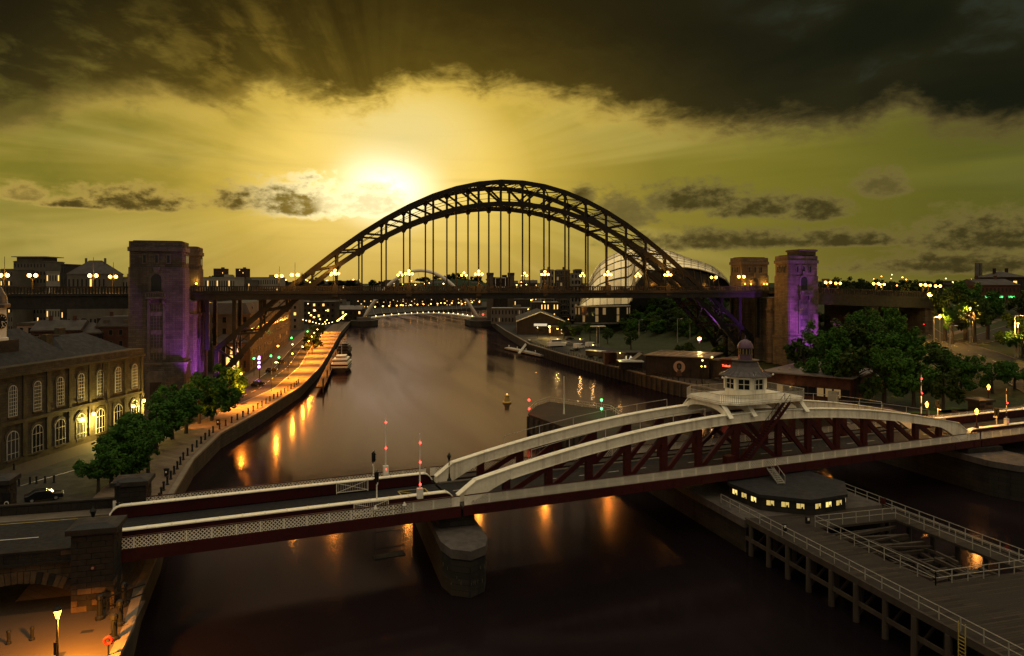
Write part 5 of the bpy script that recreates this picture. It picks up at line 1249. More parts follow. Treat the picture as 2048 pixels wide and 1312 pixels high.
def rf(x0, x1, h0, nm, y0=1.0, y1=gD - .6):
    z = gH + .5; i = 5.2
    MB().add([(x0, y0, z), (x1, y0, z), (x1, y1, z), (x0, y1, z), (x0 + i, (y0 + y1) / 2, z + h0), (x1 - i, (y0 + y1) / 2, z + h0)], [(0, 1, 5, 4), (1, 2, 5), (2, 3, 4, 5), (3, 0, 4), (3, 2, 1, 0)]).build(nm, M['slate'], GH)
rf(gL - 18.5, gL + .2, 4.2, 'roof'); rf(-2, gL - 16.0, 6.0, 'roof', 1.0)
for x, y, z in ((gL - 17.4, 6.5, gH + 3.4), (gL - 8.5, 11, gH + 4.0)): MB().box(x - .8, x + .8, y - .5, y + .5, gH + 1, z + 1.8).build('chimney', M['guild_trim'], GH)
MB().box(gL - 17.6, gL - 12, gD / 2 - .2, gD / 2 + .2, gH + 4.6, gH + 4.85).build('ridge_cap', M['stone_far'], GH)
def arch_window(x, z, w, h_, lit, nm, small):
    po = arch_poly(w, h_); f = MB().plate([(x + a, -.04, z + b_) for a, b_ in po], (0, -.10, 0)).build(nm, M['sash'], GH)
    pi = arch_poly(w - .3, h_ - .28); MB().plate([(x + a, -.141, z + .14 + b_) for a, b_ in pi], (0, -.02, 0)).build('pane', M['win_lit' if lit else rnd.choice(('window_dark', 'window_dark', 'window_grey'))], f)
    gb_ = MB(); nx_, nz = (4, 8) if small else (3, 3)
    for i in range(1, nx_): a = -w / 2 + w * i / nx_; top = h_ - w / 2 + math.sqrt(max(0, (w / 2) ** 2 - a * a)); gb_.box(x + a - .04, x + a + .04, -.19, -.155, z + .1, z + top - .12)
    for i in range(1, nz): b_ = (h_ - w * .5) * i / (nz - 1.0) if small else h_ * (.22, .68)[i - 1]; gb_.box(x - w / 2 + .1, x + w / 2 - .1, -.185, -.16, z + b_ - .04, z + b_ + .04)
    gb_.build('glazing_bars', M['sash'], f)
    ar = MB(); n = 9
    for k in range(n):
        t0, t1 = math.pi * k / n, math.pi * (k + .94) / n; r0, r1 = w / 2 + .05, w / 2 + .42
        ar.plate([(x + r0 * math.cos(t0), -.02, z + h_ - w / 2 + r0 * math.sin(t0)), (x + r0 * math.cos(t1), -.02, z + h_ - w / 2 + r0 * math.sin(t1)), (x + r1 * math.cos(t1), -.02, z + h_ - w / 2 + r1 * math.sin(t1)), (x + r1 * math.cos(t0), -.02, z + h_ - w / 2 + r1 * math.sin(t0))], (0, -.14, 0))
    ar.build('arch_stones', M['guild_trim'], f); MB().box(x - w / 2 - .15, x + w / 2 + .15, -.3, -.02, z - .22, z - .02).build('sill', M['guild_trim'], f)
nb = int(gL / BAY)
for i in range(nb):
    x = gL - 2.4 - i * BAY; arch_window(x, 7.7, 1.75, 4.9, False, 'upper_window', True)
    arch_window(x, 1.0, 2.4, 4.5, False, 'lower_window', False)
    MB().box(x + BAY / 2 - .55, x + BAY / 2 + .1, -.22, 0, 6.96, gH - .32).build('pilaster', M['guild_trim'], GH)
    MB().box(x + BAY / 2 - .7, x + BAY / 2 + .25, -.3, 0, 1.12, 6.38).build('pier_strip', M['guild_trim'], GH)
MB().tube([(gL - 12.2, -.35, gH - .4), (gL - 12.2, -.35, 7.6), (gL - 10.8, -.35, 6.0), (gL - 10.8, -.35, .3)], .1, 6).build('drain_pipe', M['black_paint'], GH)
for x, e in ((gL - 15.1, 4200), (gL - .3, 2600)):
    wl = MB().box(x - .2, x + .2, -.85, -.5, 4.6, 5.2).build('wall_lantern', M['lamp_yellow'], GH); MB().bar((x, -.5, 5.3), (x, 0, 5.3), .06).build('lantern_bracket', M['black_paint'], wl)
    lamp(GH, (x, -1.9, 3.8), (1, .74, .17), e, .25)
# clock cupola
cx = gL - 29.5; cy = 7.5
Cq = MB().box(cx - 3.2, cx + 3.2, cy - 3.2, cy + 3.2, gH + 2, gH + 5.0).build('cupola', M['slate'], GH, label='white clock cupola with a domed lead roof')
MB().prism([(cx + 3.0 * math.cos(R(22.5 + 45 * k)), cy + 3.0 * math.sin(R(22.5 + 45 * k))) for k in range(8)], gH + 5.0, gH + 10.6).build('drum', M['white_paint'], Cq)
MB().lathe([(3.3, gH + 5.0), (3.3, gH + 5.4), (3.0, gH + 5.5)], 8, (cx, cy, 0), a0=R(22.5)).build('drum_base', M['white_paint'], Cq)
MB().lathe([(3.35, gH + 10.3), (3.45, gH + 10.8), (3.1, gH + 11.0), (2.9, gH + 12.2), (2.2, gH + 13.6), (1.1, gH + 14.4), (.6, gH + 14.6), (.5, gH + 15.6), (.1, gH + 16.2), (.03, gH + 17.4)], 16, (cx, cy, 0)).build('dome', M['roof_lead'], Cq)
for k in range(8):
    t = R(45 * k); n_ = Vector((math.cos(t), math.sin(t), 0)); p = Vector((cx, cy, gH + 8.1)) + n_ * 2.78; s_ = Vector((-n_.y, n_.x, 0))
    if k % 2:
        for j in range(9): MB().bar(p + s_ * -.75 + Vector((0, 0, -1.5 + j * .36)), p + s_ * .75 + Vector((0, 0, -1.5 + j * .36)), .14, .12).build('louvre_slat', M['white_paint'], Cq)
    else:
        f = MB().tube([p, p + n_ * .1], 1.15, 24).build('clock_face', M['window_dark'], Cq)
        MB().tube([p + n_ * .03, p + n_ * .06], 1.28, 24).build('clock_rim', M['gold_trim'], Cq)
        hd = MB()
        for j in range(12): a = R(30 * j); v_ = (s_ * math.sin(a) + Vector((0, 0, 1)) * math.cos(a)); hd.bar(p + n_ * .13 + v_ * .8, p + n_ * .13 + v_ * 1.02, .05, .1)
        for a, L in ((R(105), .62), (R(165), .9)): v_ = (s_ * math.sin(a) + Vector((0, 0, 1)) * math.cos(a)); hd.bar(p + n_ * .15, p + n_ * .15 + v_ * L, .05, .1)
        hd.build('clock_hands', M['white_paint'], Cq)
# forecourt: cobbles, parking bays, car, posts
fc = MB().add([tuple(gb - gd_ * 6 + Vector((gd_.y, -gd_.x, 0)) * .2 + Vector((0, 0, QN + .010))), tuple(g0 + gd_ * 3 + Vector((gd_.y, -gd_.x, 0)) * .2 + Vector((0, 0, QN + .010))), tuple(g0 + gd_ * 3 + Vector((gd_.y, -gd_.x, 0)) * 5.5 + Vector((0, 0, QN + .010))), tuple(gb - gd_ * 6 + Vector((gd_.y, -gd_.x, 0)) * 5.5 + Vector((0, 0, QN + .010)))], [(0, 1, 2, 3)]).build('cobbled_pavement', M['paving'], kind='structure')
pk = MB()
for i in range(9): p = at(40 + i * 28, 972 - i * 8, QN + .012); pk.bar(p, p + Vector((2.2, 4.2, 0)), .1, .004)
pk.build('parking_lines', M['line_paint'], fc)
for i, (px, py) in enumerate(((38, 972), (60, 968), (73, 967), (90, 966), (108, 965), (28, 940))):
    bollard(f'{nth(i)} slim dark post beside the parking bays below the clock building', at(px, py, QN), .95, 'posts by the parking bays')
car('dark hatchback parked behind the approach road below the clock building', at(88, 1000, QN), R(18), 'car_dark')
# trees on the promenade
TL = [(424, 842, 10.4, 6.9, 'broad leafy tree beside the purple tower with lights behind it'), (372, 868, 9.2, 5.6, 'leafy green tree between the purple tower and the lit arcade'), (312, 900, 8.8, 5.9, 'leafy green tree in front of the lit corner of the clock building'),
      (255, 945, 7.8, 5.2, 'leafy green tree left of the promenade before the far corner pillar'), (296, 950, 6.6, 4.0, 'small leafy tree just above the far corner pillar'), (196, 985, 5.6, 3.5, 'low leafy tree overhanging the parked dark car'), (458, 808, 9.0, 5.2, 'leafy tree under the foot of the steel arch'),
      (345, 880, 7.8, 5.0, 'leafy tree hiding the left end of the promenade bollards'), (275, 915, 7.6, 4.6, 'leafy tree before the ground-floor windows of the clock building'), (222, 968, 6.4, 4.0, 'leafy tree between the parked car and the far corner pillar'), (398, 848, 8.0, 5.0, 'leafy tree before the portal of the left purple tower')]
for k, (px, py, H, r_, lb) in enumerate(TL): tree(lb, at(px, py, QN), H, r_, 'leaf', k, cz=H - r_ * .78, group='trees on the left promenade')
# ------------------------------------------------------------------ buildings on the left bank
building('tall dark stone block with dormers behind the trestle columns of the arch', gd(500, 234)[:2], gd(577, 345)[:2], 16, QN, 18.5, 5, 22, 'stone_far', 'mansard', lit=.06, dormers=6, rh=3.4, frame='stone_far', wmat='window_dark', side=False, near_end=True)
lb_ = building('ornate stone corner house glowing orange below the steel arch', gd(428, 226)[:2], gd(496, 231)[:2], 14, QN, 9.2, 2, 5, 'stone_block', 'hip', lit=.5, litm='win_warm', rh=3.4, frame='guild_trim')
t_ = MB().plate([(Vector((a * 1.5 + 5, -.1, 1 + b_)))[:] for a, b_ in arch_poly(1.8, 4.6)], (0, -.2, 0)).build('arched_doorway', M['win_warm'], lb_)
for i in range(12): MB().box(.1, 11.3, -.06, -.01, .5 + i * .62, .5 + i * .62 + .12).build('stone_band', M['brick_red'], lb_)
for i, (px, d_, L_, H_, wl, rf_, lb) in enumerate(((52, 235, 5.2, 15, 'render_pink', 'flat', 'pale pink rendered gable right of the clock cupola'), (112, 225, 14, 13.5, 'brick_red', 'gable', 'dark red brick warehouse behind the clock building roof'), (170, 228, 9, 12.5, 'brick_dark', 'hip', 'dark brick house with pale window under the left viaduct'), (232, 232, 12, 14.5, 'brick_red', 'mansard', 'red brick house with dormers tucked left of the purple tower'))):
    p = gd(px, d_); building(lb, (p.x - L_ / 2, p.y), (p.x + L_ / 2, p.y - .5), 12, QN, H_, 4, max(2, int(L_ / 3)), wl, rf_, lit=.08, wsize=(.4, .5), rh=3, dormers=2 if rf_ == 'mansard' else 0, frame='stone_far')
bb = [(428, 300, 22, 22, 'stone_far', 'gable', 'grey stone block with pale roof seen between the trestle columns'), (470, 330, 20, 21, 'brick_dark', 'hip', 'dark block behind the trestle columns'), (520, 380, 24, 22, 'stone_far', 'flat', 'pale-roofed block behind the arch foot'), (548, 450, 30, 24.5, 'concrete_far', 'flat', 'concrete office with a small lit square window below the deck'),
      (610, 520, 44, 16, 'dark_far', 'flat', 'long low glass pavilion with a pale flat roof left of the river'), (588, 600, 18, 24, 'concrete_far', 'flat', 'pale ribbed block just under the bridge deck'), (668, 640, 16, 22, 'concrete_far', 'flat', 'slim pale block with vertical fins near the tilting arch'), (690, 560, 26, 9, 'brick_dark', 'gable', 'low dark shed with green edge beside the river bend')]
for i, (px, d_, L_, H_, wl, rf_, lb) in enumerate(bb):
    p = gd(px, d_); r__ = Vector((CT, -ST, 0)); a, c = p - r__ * L_ / 2, p + r__ * L_ / 2
    building(lb, a[:2], c[:2], 14, QN, H_, max(2, int(H_ / 3.6)), max(3, int(L_ / 3.2)), wl, rf_, lit=.16, wsize=(.5, .5), roofm='roof_pale', rh=3, side=False, frame=wl, litm='win_warm')
# boats moored under the left quay
def boat(label, loc, rz, L, hull, white):
    t = thing('moored_boat', label, 'boat', loc, rz); w = L * .16; b_ = MB(); st_ = [(-.5, .82, .75), (-.3, 1, .7), (0, 1.05, .72), (.25, .85, .85), (.42, .4, 1.05), (.5, .03, 1.2)]
    for sx, ww, zt in st_: b_.v += [(sx * L, -w * ww * .7, -.3), (sx * L, -w * ww, zt * L * .09), (sx * L, w * ww, zt * L * .09), (sx * L, w * ww * .7, -.3)]
    for i in range(5):
        for k in range(4): a, c = i * 4 + k, i * 4 + (k + 1) % 4; b_.f.append((a, c, c + 4, a + 4))
    b_.f += [(0, 1, 2, 3), (20, 23, 22, 21)]; b_.mi = [0] * len(b_.f); b_.build('hull', M[hull], t); z = L * .07
    for (x0, x1, ww, h_, m_) in ((-.42, .28, .82, .10, white), (-.34, .16, .72, .085, white), (-.2, .06, .5, .06, white)):
        c = MB().box(x0 * L, x1 * L, -w * ww, w * ww, z, z + h_ * L * .7).build('deckhouse', M[m_], t)
        MB().box(x0 * L - .04, x1 * L + .04, -w * ww - .04, w * ww + .04, z + h_ * L * .22, z + h_ * L * .48).build('window_band', M['window_dark'], c); z += h_ * L * .7 + .02
    MB().bar((-.05 * L, 0, z), (-.05 * L, 0, z + L * .18), .1).build('boat_mast', M[white], t); return t
boat('white three-deck river cruiser with dark hull moored at the left quay', at(684, 738, 0), R(82), 22, 'hull_dark', 'car_white')
boat('dark workboat moored behind the white cruiser', at(690, 706, 0), R(80), 19, 'hull_dark', 'hull_dark')
pt = thing('mooring_pontoon', 'dark timber mooring pontoon on piles along the left quay wall', 'pontoon', at(655, 742, 0)); q0, q1 = at(640, 775, 1.5), at(675, 700, 1.5); o_ = Vector(pt.location)
MB().bar(q0 - o_, q1 - o_, 2.4, .4).build('deck', M['wood_old'], pt)
for i in range(7): q = q0.lerp(q1, i / 6) - o_; MB().tube([q + Vector((.9, 0, -2.5)), q + Vector((.9, 0, 2.6))], .22, 8).build('pile', M['wood_old'], pt)
# ================================================================== right bank
def sg_at(px, py, d0=90, d1=700):
    """first hit of a sight line on the south bank terrain"""
    d = d0
    while d < d1:
        p = gd(px, d); h_ = south_h(p.x, p.y)
        if hz(py, d) <= h_ and p.x > s_edge(p.y): return Vector((p.x, p.y, h_))
        d += .5
    p = gd(px, d1); return Vector((p.x, p.y, south_h(p.x, p.y)))
def sgd(px, d):
    p = gd(px, d); return Vector((p.x, p.y, south_h(p.x, p.y)))
def ground_road(name, pts, w, m_, lift=.10, kerb=True, parent=None):
    P = [sg_at(*q) if not isinstance(q, Vector) else q for q in pts]; b_ = MB(); N = []
    for a, c in zip(P, P[1:]):
        n = max(2, int((c - a).length / 3))
        for i in range(n): N.append(a.lerp(c, i / n))
    N.append(P[-1]); sm = [N[0]] + [(N[i - 1] + N[i] * 2 + N[i + 1]) / 4 for i in range(1, len(N) - 1)] + [N[-1]]; N = sm; rows = []
    for i, p in enumerate(N):
        d = (N[min(i + 1, len(N) - 1)] - N[max(i - 1, 0)]); d.z = 0; d.normalize(); s_ = Vector((-d.y, d.x, 0)); row = []
        for f in (-1, -.33, .33, 1):
            q = p + s_ * w / 2 * f; row.append((q.x, q.y, south_h(q.x, q.y) + lift))
        rows.append(row); b_.v += row
    for i in range(len(N) - 1):
        for k in range(3): a = i * 4 + k; b_.f.append((a, a + 1, a + 5, a + 4)); b_.mi.append(0)
    r_ = b_.build(name, M[m_], parent, kind=None if parent else 'structure')
    if kerb:
        for k in (0, 3):
            kb = MB()
            for a, c in zip(rows, rows[1:]): kb.bar(Vector(a[k]) + Vector((0, 0, .04)), Vector(c[k]) + Vector((0, 0, .04)), .22, .16)
            kb.build('kerb', M['kerb'], r_)
        for i in range(0, len(rows) - 2, 3):
            a, c = (Vector(rows[i][1]) + Vector(rows[i][2])) / 2, (Vector(rows[i + 1][1]) + Vector(rows[i + 1][2])) / 2; MB().bar(a + Vector((0, 0, .012)), c + Vector((0, 0, .012)), .16, .01).build('lane_dash', M['line_paint'], r_)
    return r_
RA = ground_road('hill_road', [(2110, 790), (2048, 752), (1985, 722), (1930, 700), (1880, 682), (1845, 662), (1822, 642), (1808, 628), (1790, 617)], 10.5, 'asphalt_worn')
RB = ground_road('side_road', [(1905, 690), (1960, 680), (2010, 664), (2070, 646)], 8.5, 'asphalt_worn', lift=.07)
ground_road('right_pavement', [(1838, 662), (1868, 676), (1905, 668), (1960, 652), (2020, 634), (2070, 622)], 2.4, 'paving', lift=.09, kerb=False)
# quay-side fence posts and rail on the right bank
y = 168; k = 0; rf_ = thing('quay_fence', 'dark post fence along the right quay edge', 'fence', (s_edge(y) + .8, y, QS)); fo = Vector(rf_.location); fr = MB(); pv_ = None
FPM = MB().box(-.1, .1, -.1, .1, 0, 1.15).mesh('post', M['black_paint'])
while y < 330:
    p = Vector((s_edge(y) + .8, y, QS)) - fo; put('post', FPM, rf_, p)
    if pv_ is not None:
        fr.bar(pv_ + Vector((0, 0, 1.05)), p + Vector((0, 0, 1.05)), .07); fr.bar(pv_ + Vector((0, 0, .55)), p + Vector((0, 0, .55)), .07)
    pv_ = p; y += 2.6
fr.build('rails', M['black_paint'], rf_)
fdr = thing('quay_fender', 'row of dark timber fender piles against the right quay wall', 'fender', (s_edge(250) - .6, 250, 0)); y = 172
FP2 = MB().box(-.18, .18, -.18, .18, -2, 3.6).mesh('fender_pile', M['wood_old'])
while y < 330:
    put('fender_pile', FP2, fdr, (s_edge(y) - .55 - fdr.location.x, y - 250, 0)); y += 3.1
# long gabled quay shed
def gable_shed(label, px0, px1, depth, zb, ze, zr, L, wall, roof):
    a, c = gd(px0, depth), gd(px1, depth); d = (c - a); W_ = d.length; t = thing('quay_shed', label, 'shed', (a.x, a.y, zb), math.atan2(d.y, d.x)); H, HR = ze - zb, zr - zb
    MB().plate([(0, 0, 0), (W_, 0, 0), (W_, 0, H), (W_ / 2, 0, HR), (0, 0, H)], (0, L, 0)).build('wall', M[wall], t)
    for s_, x0, x1 in ((0, -.6, W_ / 2), (1, W_ + .6, W_ / 2)):
        z0 = H - .35; MB().add([(x0, -.5, z0), (x1, -.5, HR + .05), (x1, L + .5, HR + .05), (x0, L + .5, z0), (x0, -.5, z0 + .3), (x1, -.5, HR + .35), (x1, L + .5, HR + .35), (x0, L + .5, z0 + .3)], MB.BF).build('roof_slope', M[roof], t)
        MB().bar((x0, -.55, z0 + .1), (x1, -.55, HR + .15), .15, .5).build('barge_board', M['white_paint'], t)
    for k in range(5): MB().box(-.12, -.02, 4 + k * 9, 8 + k * 9, .5, H - 1.5).build('side_bay', M['white_far'], t)
    MB().box(W_ * .36, W_ * .64, -.12, -.02, H * .62, H * .8).build('lit_sign', M['sign_white'], t)
    MB().box(W_ * .3, W_ * .7, -.1, -.02, 0, H * .4).build('shed_door', M['brick_dark'], t); return t
gable_shed('dark gabled quay shed with white barge boards and a small lit sign', 1034, 1128, 395, QS, 11.5, 16.4, 62, 'brick_dark', 'roof_far')
lt = building('low lean-to with a bright lamp beside the gabled shed', gd(1096, 388)[:2], gd(1128, 380)[:2], 14, QS, 4.6, 1, 4, 'brick_dark', 'flat', lit=.4, litm='win_warm', side=False)
post_lamp('bright yellow floodlight on the lean-to beside the gabled shed', gd(1099, 371, QS), 5.2, 'lamp_gold', .6, 9000, (1, .62, .14), gr=2)
post_lamp('small yellow lamp above the white cabin on the right quay', gd(1115, 335, QS), 6.5, 'lamp_yellow', .3, 4000, (1, .7, .2))
cab_ = thing('site_cabin', 'white wedge-shaped cabin cruiser standing on the right quay', 'boat', sg_at(1113, 694), R(10)); MB().box(-4, 4, -1.3, 1.3, .6, 2.0).build('hull', M['car_white'], cab_); MB().box(-3, 1.8, -1.1, 1.1, 2.02, 3.4).build('cabin', M['car_white'], cab_); MB().box(-2.9, 1.9, -1.15, 1.15, 2.5, 3.1).build('window_band', M['window_dark'], cab_); MB().box(-3, 3, -.5, .5, 0, .6).build('cradle', M['black_paint'], cab_)
for px, py, m_, kd, rz, lb in ((1158, 697, 'car_white', 'van', 20, 'white van parked on the right quay beside the white cabin'), (1182, 694, 'car_white', 'van', 15, 'second white van parked further right on the right quay'), (1136, 690, 'car_silver', 'car', 15, 'silver car parked left of the white vans on the right quay'), (1167, 684, 'car_silver', 'car', 10, 'pale car parked behind the white vans'), (1140, 680, 'car_dark', 'car', 10, 'dark car parked behind the white cabin'), (1150, 703, 'car_dark', 'car', 25, 'dark car at the quay fence near the white vans')):
    car(lb, sg_at(px, py), R(rz), m_, kd)
lo_ = thing('market_trailer', 'long pale-topped trailer parked against the right quay fence', 'trailer', sg_at(1192, 716), R(-62)); MB().box(-4, 4, -1.2, 1.2, .7, 2.6).build('body', M['brick_dark'], lo_); MB().box(-4.1, 4.1, -1.3, 1.3, 2.62, 2.85).build('roof', M['white_paint'], lo_)
for x in (-2.5, 2.5): MB().tube([(x, -1.25, .4), (x, 1.25, .4)], .4, 10).build('wheel', M['tyre'], lo_)
gt = thing('steel_gantry', 'tall pale flat-topped steel gantry behind the right quay car park', 'gantry', sg_at(1196, 694)); H = 9.0
for x in (-.5, .5): MB().bar((x, 0, 0), (x, 0, H), .25).build('leg', M['rail_grey'], gt)
MB().box(-3.2, 3.2, -1.2, 1.2, H, H + .35).build('canopy', M['white_paint'], gt); MB().box(-.45, .45, -.1, .1, 1.5, H - 1).build('lattice', M['black_paint'], gt)
def letters(txt, h_, parent, mname, loc, rz=0.0, depth=.08, name='lettering'):
    cu = bpy.data.curves.new('txt', 'FONT'); cu.body = txt; cu.size = h_ * 1.4; cu.extrude = depth; cu.align_x = 'CENTER'
    ob = bpy.data.objects.new('txt', cu); C.objects.link(ob); dg = bpy.context.evaluated_depsgraph_get(); dg.update()
    me = bpy.data.meshes.new_from_object(ob.evaluated_get(dg)); bpy.data.objects.remove(ob); me.materials.clear(); me.materials.append(M[mname])
    for p_ in me.polygons: p_.material_index = 0
    o_ = put(name, me, parent, loc); o_.rotation_euler = (R(90), 0, rz); return o_
def box_unit(label, px0, px1, depth, zb, H, dep, wall, roofm, name='container_bar', rz=None, cat='building', over=.4, d1=None):
    a, c = gd(px0, depth), gd(px1, d1 or depth); d = c - a; t = thing(name, label, cat, (a.x, a.y, zb), math.atan2(d.y, d.x)); L = d.length
    MB().box(0, L, 0, dep, 0, H).build('wall', M[wall], t); MB().box(-over, L + over, -over, dep + over, H, H + .3).build('roof', M[roofm], t)
    n = max(2, int(L / 2.4))
    for i in range(n + 1): MB().box(L * i / n - .06, L * i / n + .06, -.08, -.005, 0, H - .02).build('wall_rib', M[wall], t)
    t['_L'] = L; return t
b1 = box_unit('dark container with big white letters on the right quay', 1234, 1284, 238, QS, 4.4, 6, 'brick_dark', 'roof_far'); letters('IAT', 2.4, b1, 'sign_white', (b1['_L'] * .62, -.12, 1.2))
b2 = box_unit('rust red container left of the lettered container', 1210, 1236, 243, QS, 3.8, 6, 'rust', 'rust')
cv = box_unit('low white canopy in front of the lettered container', 1242, 1284, 228, QS, 2.5, 5, 'brick_dark', 'white_paint', 'canopy_stall', over=.6)
hs_ = thing('gabled_hut', 'small pale gabled hut beside the lettered container', 'hut', gd(1284, 232, QS), -TH); MB().plate([(-2.4, 0, 0), (2.4, 0, 0), (2.4, 0, 2.8), (0, 0, 4.6), (-2.4, 0, 2.8)], (0, 5, 0)).build('wall', M['stone_far'], hs_)
for s_ in (-1, 1): MB().add([(0, -.2, 4.65), (s_ * 2.7, -.2, 2.6), (s_ * 2.7, 5.2, 2.6), (0, 5.2, 4.65), (0, -.2, 4.85), (s_ * 2.7, -.2, 2.8), (s_ * 2.7, 5.2, 2.8), (0, 5.2, 4.85)], MB.BF).build('roof_slope', M['white_far'], hs_)
b3 = box_unit('long rust brown container bar with a pale roof and round mural', 1292, 1418, 214, QS, 6.0, 17, 'brick_dark', 'metal_roof', d1=205)
L = b3['_L']; mu = MB().tube([(L * .54, -.10, 3.1), (L * .54, -.16, 3.1)], 1.75, 28).build('round_mural', M['render_pink'], b3)
mm = MB(); mm.lathe([(.1, -.8), (.42, -.5), (.5, 0), (.42, .45), (.1, .62)], 12, (0, 0, 0)); f_ = mm.build('mural_hair', M['black_paint'], mu, loc=(L * .54, -.2, 3.35), sc=(1.5, .12, 1.45)); MB().lathe([(.1, -.5), (.3, -.2), (.33, .1), (.1, .4)], 12).build('mural_face', M['stone_far'], mu, loc=(L * .54, -.27, 3.25), sc=(1, .1, 1.2)); MB().plate([(L * .54 - .9, -.17, .3), (L * .54 + .9, -.17, .3), (L * .54 + .5, -.17, 2.1), (L * .54 - .5, -.17, 2.1)], (0, -.04, 0)).build('mural_shoulders', M['brick_red'], mu)
for i in range(7): MB().box(1 + i * 2.6, 2.6 + i * 2.6, 2, 15, 6.31, 6.36).build('roof_panel', M['roof_pale'], b3)
b4 = box_unit('dark lean-to bar with two warm lamps right of the mural bar', 1420, 1448, 206, QS, 5.5, 12, 'brick_dark', 'roof_far', d1=202)
for i, (px, py, d_, r_, mn) in enumerate(((1405, 722, 200, .22, 'lamp_gold'), (1403, 734, 197, .2, 'lamp_gold'), (1410, 734, 197, .2, 'lamp_gold'), (1424, 716, 201, .3, 'lamp_yellow'))):
    p = gd(px, d_); post_lamp(f'{nth(i)} small warm lamp beside the mural bar, counted from the left', (p.x, p.y, QS), hz(py, d_) - QS, mn, r_, 120 if i in (0, 3) else 0, (1, .6, .2), group='warm lamps outside the quay bars')
sgn = box_unit('dark red fascia with a glowing red name sign', 1443, 1466, 196, QS, 6.5, 4, 'rust', 'rust', 'neon_sign_box', d1=194); letters('Träkol', .62, sgn, 'neon_red', (sgn['_L'] * .42, -.16, 4.7), depth=.05)
b5 = box_unit('long rust coloured restaurant with pale sagging roof behind the control cabin', 1530, 1700, 176, QS, 5.6, 22, 'rust', 'metal_roof', d1=163, over=.9)
L = b5['_L']
for i in range(10):
    lit_ = rnd.random() < .35; wf = MB().box(1 + i * 1.9, 2.7 + i * 1.9, -.1, -.02, .8, 3.0).build('window', M['black_paint'], b5); MB().box(1.12 + i * 1.9, 2.58 + i * 1.9, -.13, -.105, .95, 2.9).build('pane', M['win_dim' if lit_ else 'window_dark'], wf)
for i in range(9): x = 2 + i * (L - 4) / 8; MB().lathe([(.35, 5.9), (.35, 6.2), (.2, 6.5)], 8, (x, 4 + 2 * (i % 3), 0)).build('roof_vent', M['white_far'], b5)
ef = MB()
for i in range(6): ef.bar((L * .42 + i * .5, 8, 5.9), (L * .42 + i * .5, 8, 8.4), .07)
for i in range(7): ef.bar((L * .42 - .2, 8, 6.2 + i * .34), (L * .42 + 2.8, 8, 6.2 + i * .34), .07)
ef.build('roof_sign_frame', M['white_paint'], b5); MB().box(L - 4.5, L - 2.3, -1.3, -.3, 0, 2.5).build('gas_store', M['rail_grey'], b5)
lamp(b5, (L * .3, -1.2, 2.4), (1, .62, .2), 90, .2)
for i, (px, py) in enumerate(((1378, 752), (1398, 756), (1434, 762), (1598, 792), (1622, 795))):
    t = thing('picnic_table', f'{nth(i)} pale wooden table on the right quay, counted from the mural', 'table', sg_at(px, py), R(20 * i), group='tables on the right quay'); MB().box(-1.1, 1.1, -.5, .5, .72, .8).build('table_top', M['stone_far'], t)
    for s_ in (-1, 1): MB().box(-1.1, 1.1, s_ * .95 - .15, s_ * .95 + .15, .42, .48).build('bench', M['stone_far'], t); MB().box(s_ * .8 - .06, s_ * .8 + .06, -.95, .95, .0, .72).build('leg', M['wood_old'], t)
# pontoon and gangway
po_ = thing('floating_pontoon', 'grey floating pontoon with a gangway off the right quay', 'pontoon', at(1052, 703, 0)); o_ = Vector(po_.location); q0, q1 = at(1016, 696, .8), at(1088, 711, .8)
MB().bar(q0 - o_, q1 - o_, 3.6, .7).build('deck', M['rail_grey'], po_); MB().bar(q1 - o_ + Vector((-9, 8, .4)), at(1055, 680, QS) - o_ + Vector((1, 0, .2)), 1.2, .3).build('gangway', M['rail_grey'], po_)
for i in range(5): q = q0.lerp(q1, i / 4) - o_; MB().tube([q + Vector((0, -1.7, -2)), q + Vector((0, -1.7, 1.6))], .2, 8).build('pile', M['white_paint'], po_)
# ground cover, grass and shrubs on the slope
GT = [(1608, 716, 42, 186), (1650, 702, 46, 192), (1690, 694, 44, 196), (1738, 694, 50, 190), (1782, 702, 50, 186), (1832, 716, 50, 181), (1880, 732, 48, 175), (1922, 750, 38, 170), (1655, 742, 46, 170), (1708, 744, 52, 166), (1768, 750, 52, 162), (1828, 762, 46, 158), (1886, 772, 38, 154),
      (1728, 662, 38, 214), (1778, 650, 38, 222), (1688, 668, 30, 212), (1985, 752, 32, 166), (2030, 756, 36, 166), (2036, 660, 36, 200), (2044, 690, 30, 190)]
for i, (px, py, rp, d) in enumerate(GT):
    p = sgd(px, d); rad = rp * d / FPX * 1.15; zc = hz(py, d); H = max(rad * 1.5, zc - p.z + rad * .8)
    tree(f'dense dark green tree in the right bank grove, {nth(i)} in the group below the viaduct', p, H, rad, 'leaf' if i % 3 else 'leaf_olive', i, cz=max(zc - p.z, rad * .7), group='grove below the right viaduct')
for i, (px, py, rp, d) in enumerate(((1932, 600, 40, 232), (1890, 612, 32, 230), (1975, 612, 30, 236), (1950, 628, 36, 226), (1905, 640, 24, 222), (2046, 610, 30, 240))):
    p = sgd(px, d); rad = rp * d / FPX * 1.15; zc = hz(py, d)
    tree(f'big shadowy tree at the end of the right viaduct, {nth(i)} in its clump', p, max(rad * 1.6, zc - p.z + rad * .8), rad, 'leaf_olive' if i % 2 else 'leaf', i, cz=max(rad * .8, zc - p.z), group='trees at the viaduct end')
rs2 = random.Random(21); k = 0
